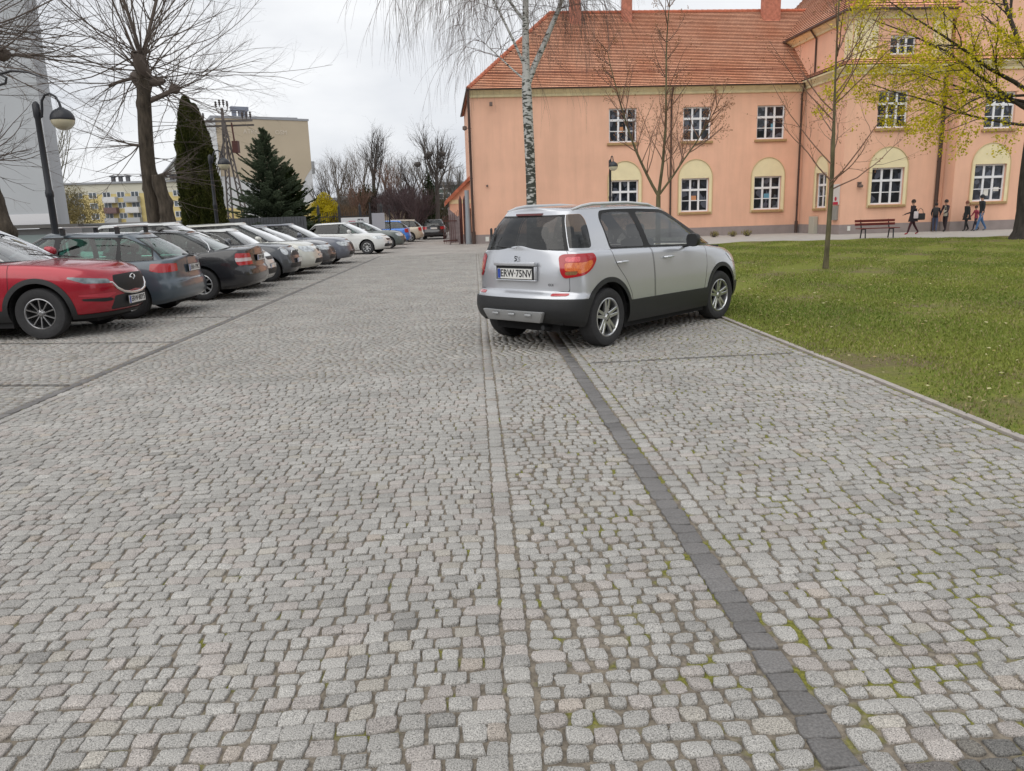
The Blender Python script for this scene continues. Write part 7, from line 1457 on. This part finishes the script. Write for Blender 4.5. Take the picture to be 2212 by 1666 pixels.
    # face: nose, brow, mouth, ears
    fx = hx_+.088*s; b = MB(); b.tube([(fx-.01, 0, hz_+.02), (fx+.012, 0, hz_-.015), (fx-.004, 0, hz_-.022)], [.008, .012, .008], 6); b.tube([(fx-.01, -.02, hz_-.05), (fx-.004, 0, hz_-.05), (fx-.01, .02, hz_-.05)], .006, 5)
    for sd_ in (1, -1): b.lathe([(.001, -.02), (.02, 0), (.001, .02)], 6, (hx_, sd_*.078*s, hz_)); b.tube([(fx-.014, sd_*.018, hz_+.018), (fx-.018, sd_*.042, hz_+.018)], .006, 5)
    b.build('face', m_skin, t, smooth=True)
    # hands: palm and five fingers
    for k, sd_ in (('L', 1), ('R', -1)):
        w = Vector(J['wr'+k][0]); hnd = Vector(J['ha'+k][0]); d = (hnd-w).normalized(); sdv = Vector((0, 1, 0)).cross(d).normalized(); b = MB()
        for i, ln in enumerate((.062, .072, .078, .07)):
            q = hnd+sdv*(.012*(i-1.5)*1.5)+d*.012; b.tube([q, q+d*ln*.5*s, q+d*ln*s+Vector((0, -sd_*.015, 0))], [.008, .0075, .006], 5)
        b.tube([w+d*.03, w+d*.05+sdv*.03, w+d*.085+sdv*.035], [.011, .009, .007], 5); b.build('fingers', m_skin, t, smooth=True)
    if coat:
        b = MB(); b.lathe([(.15*s, 1.30*s), (.155*s, 1.1*s), (.17*s, .95*s), (.20*s, .80*s), (.23*s, .66*s), (.225*s, .65*s)], 18); b.T = Matrix.Diagonal((.85, 1, 1, 1)); b.build('coat', m_t, t, smooth=True)
    return t
def shoulder_bag(p, rz, label, col, size=(.34, .12, .26), z=.78, nm='shoulder_bag', cat='bag', strap=True):
    t = empty(nm, (p[0], p[1], z), rz, label, cat); m_ = mat('bag_%02x%02x' % (int(col[0]*255), int(col[2]*255)), col, .7); b = MB(); a, c_, h_ = size
    b.box(-a/2, a/2, -c_/2, c_/2, 0, h_); b.build('bag_body', m_, t, bevel=.035, smooth=True)
    if strap: b = MB(); b.tube([(-a*.35, 0, h_-.02), (-a*.25, 0, h_+.16), (0, .02, h_+.24), (a*.25, 0, h_+.16), (a*.35, 0, h_-.02)], .012, 6); b.build('strap', m_, t, smooth=True)
    return t
q = A(1970, 506, 38.4); person((q[0], 38.4, 0), R(180), 'woman in dark coat and red shoes striding past the bench', 1.64, top=(.02, .015, .02), legs=(.05, .015, .02), shoes=(.30, .03, .04), step=.26, arms=((.22, .25), (-.02, -.02)), coat=True)
shoulder_bag((q[0]+.28, 38.3), R(10), 'large black bag carried by the striding woman', (.02, .02, .022), (.46, .16, .32), .70)
shoulder_bag((q[0]-.02, 38.12), R(0), 'white paper bag held before the dark coat', (.62, .56, .58), (.22, .06, .34), .78, nm='paper_bag', strap=False)
q = A(2018, 502, 40.6); person((q[0], 40.6, 0), R(60), 'child in dark jacket and jeans with backpack facing the wall', 1.45, top=(.022, .022, .035), legs=(.06, .075, .13), step=.12, hair=(.02, .015, .015), arms=((.12, .2), (.1, .2)), shoes=(.35, .35, .36))
b = MB(); b.box(-.13, .13, -.09, .09, 0, .42); bp = b.build('backpack', mat('backpack_dark', (.03, .028, .03), .8), bevel=.05, smooth=True); bp.location = (q[0]-.10, 40.42, .85); bp.rotation_euler = (0, 0, R(-30)); tag(bp, 'dark school backpack worn by the child facing the wall', 'backpack')
q = A(2040, 502, 40.9); person((q[0], 40.9, 0), R(200), 'person in dark top with cream scarf leaning by the brown downpipe', 1.60, top=(.03, .022, .03), legs=(.035, .025, .03), step=.06, hair=(.02, .015, .015), arms=((.14, .2), (.05, .1)))
shoulder_bag((q[0]-.12, 40.75), R(20), 'cream bag hanging on the person by the downpipe', (.45, .42, .34), (.22, .1, .3), .80)
q = A(2086, 499, 40.7); person((q[0], 40.7, 0), R(185), 'child with auburn hair and dark hooded coat walking ahead of the tall man', 1.50, top=(.018, .02, .022), legs=(.018, .018, .02), step=.12, hair=(.16, .05, .03), coat=True, arms=((.05, .02), (-.05, .1)))
q = A(2117, 499, 40.2); person((q[0], 40.2, 0), R(180), 'tall man in black hooded jacket and blue jeans by the window', 1.78, top=(.02, .024, .03), legs=(.07, .15, .30), step=.26, hood=True, arms=((.03, .05), (-.08, .02)), shoes=(.10, .10, .11))
q = A(2106, 499, 40.8); person((q[0], 40.8, 0), R(180), 'smaller child in pink and dark trousers half hidden behind the tall man', 1.25, top=(.35, .06, .10), legs=(.03, .03, .05), step=.15, hair=(.05, .03, .02))
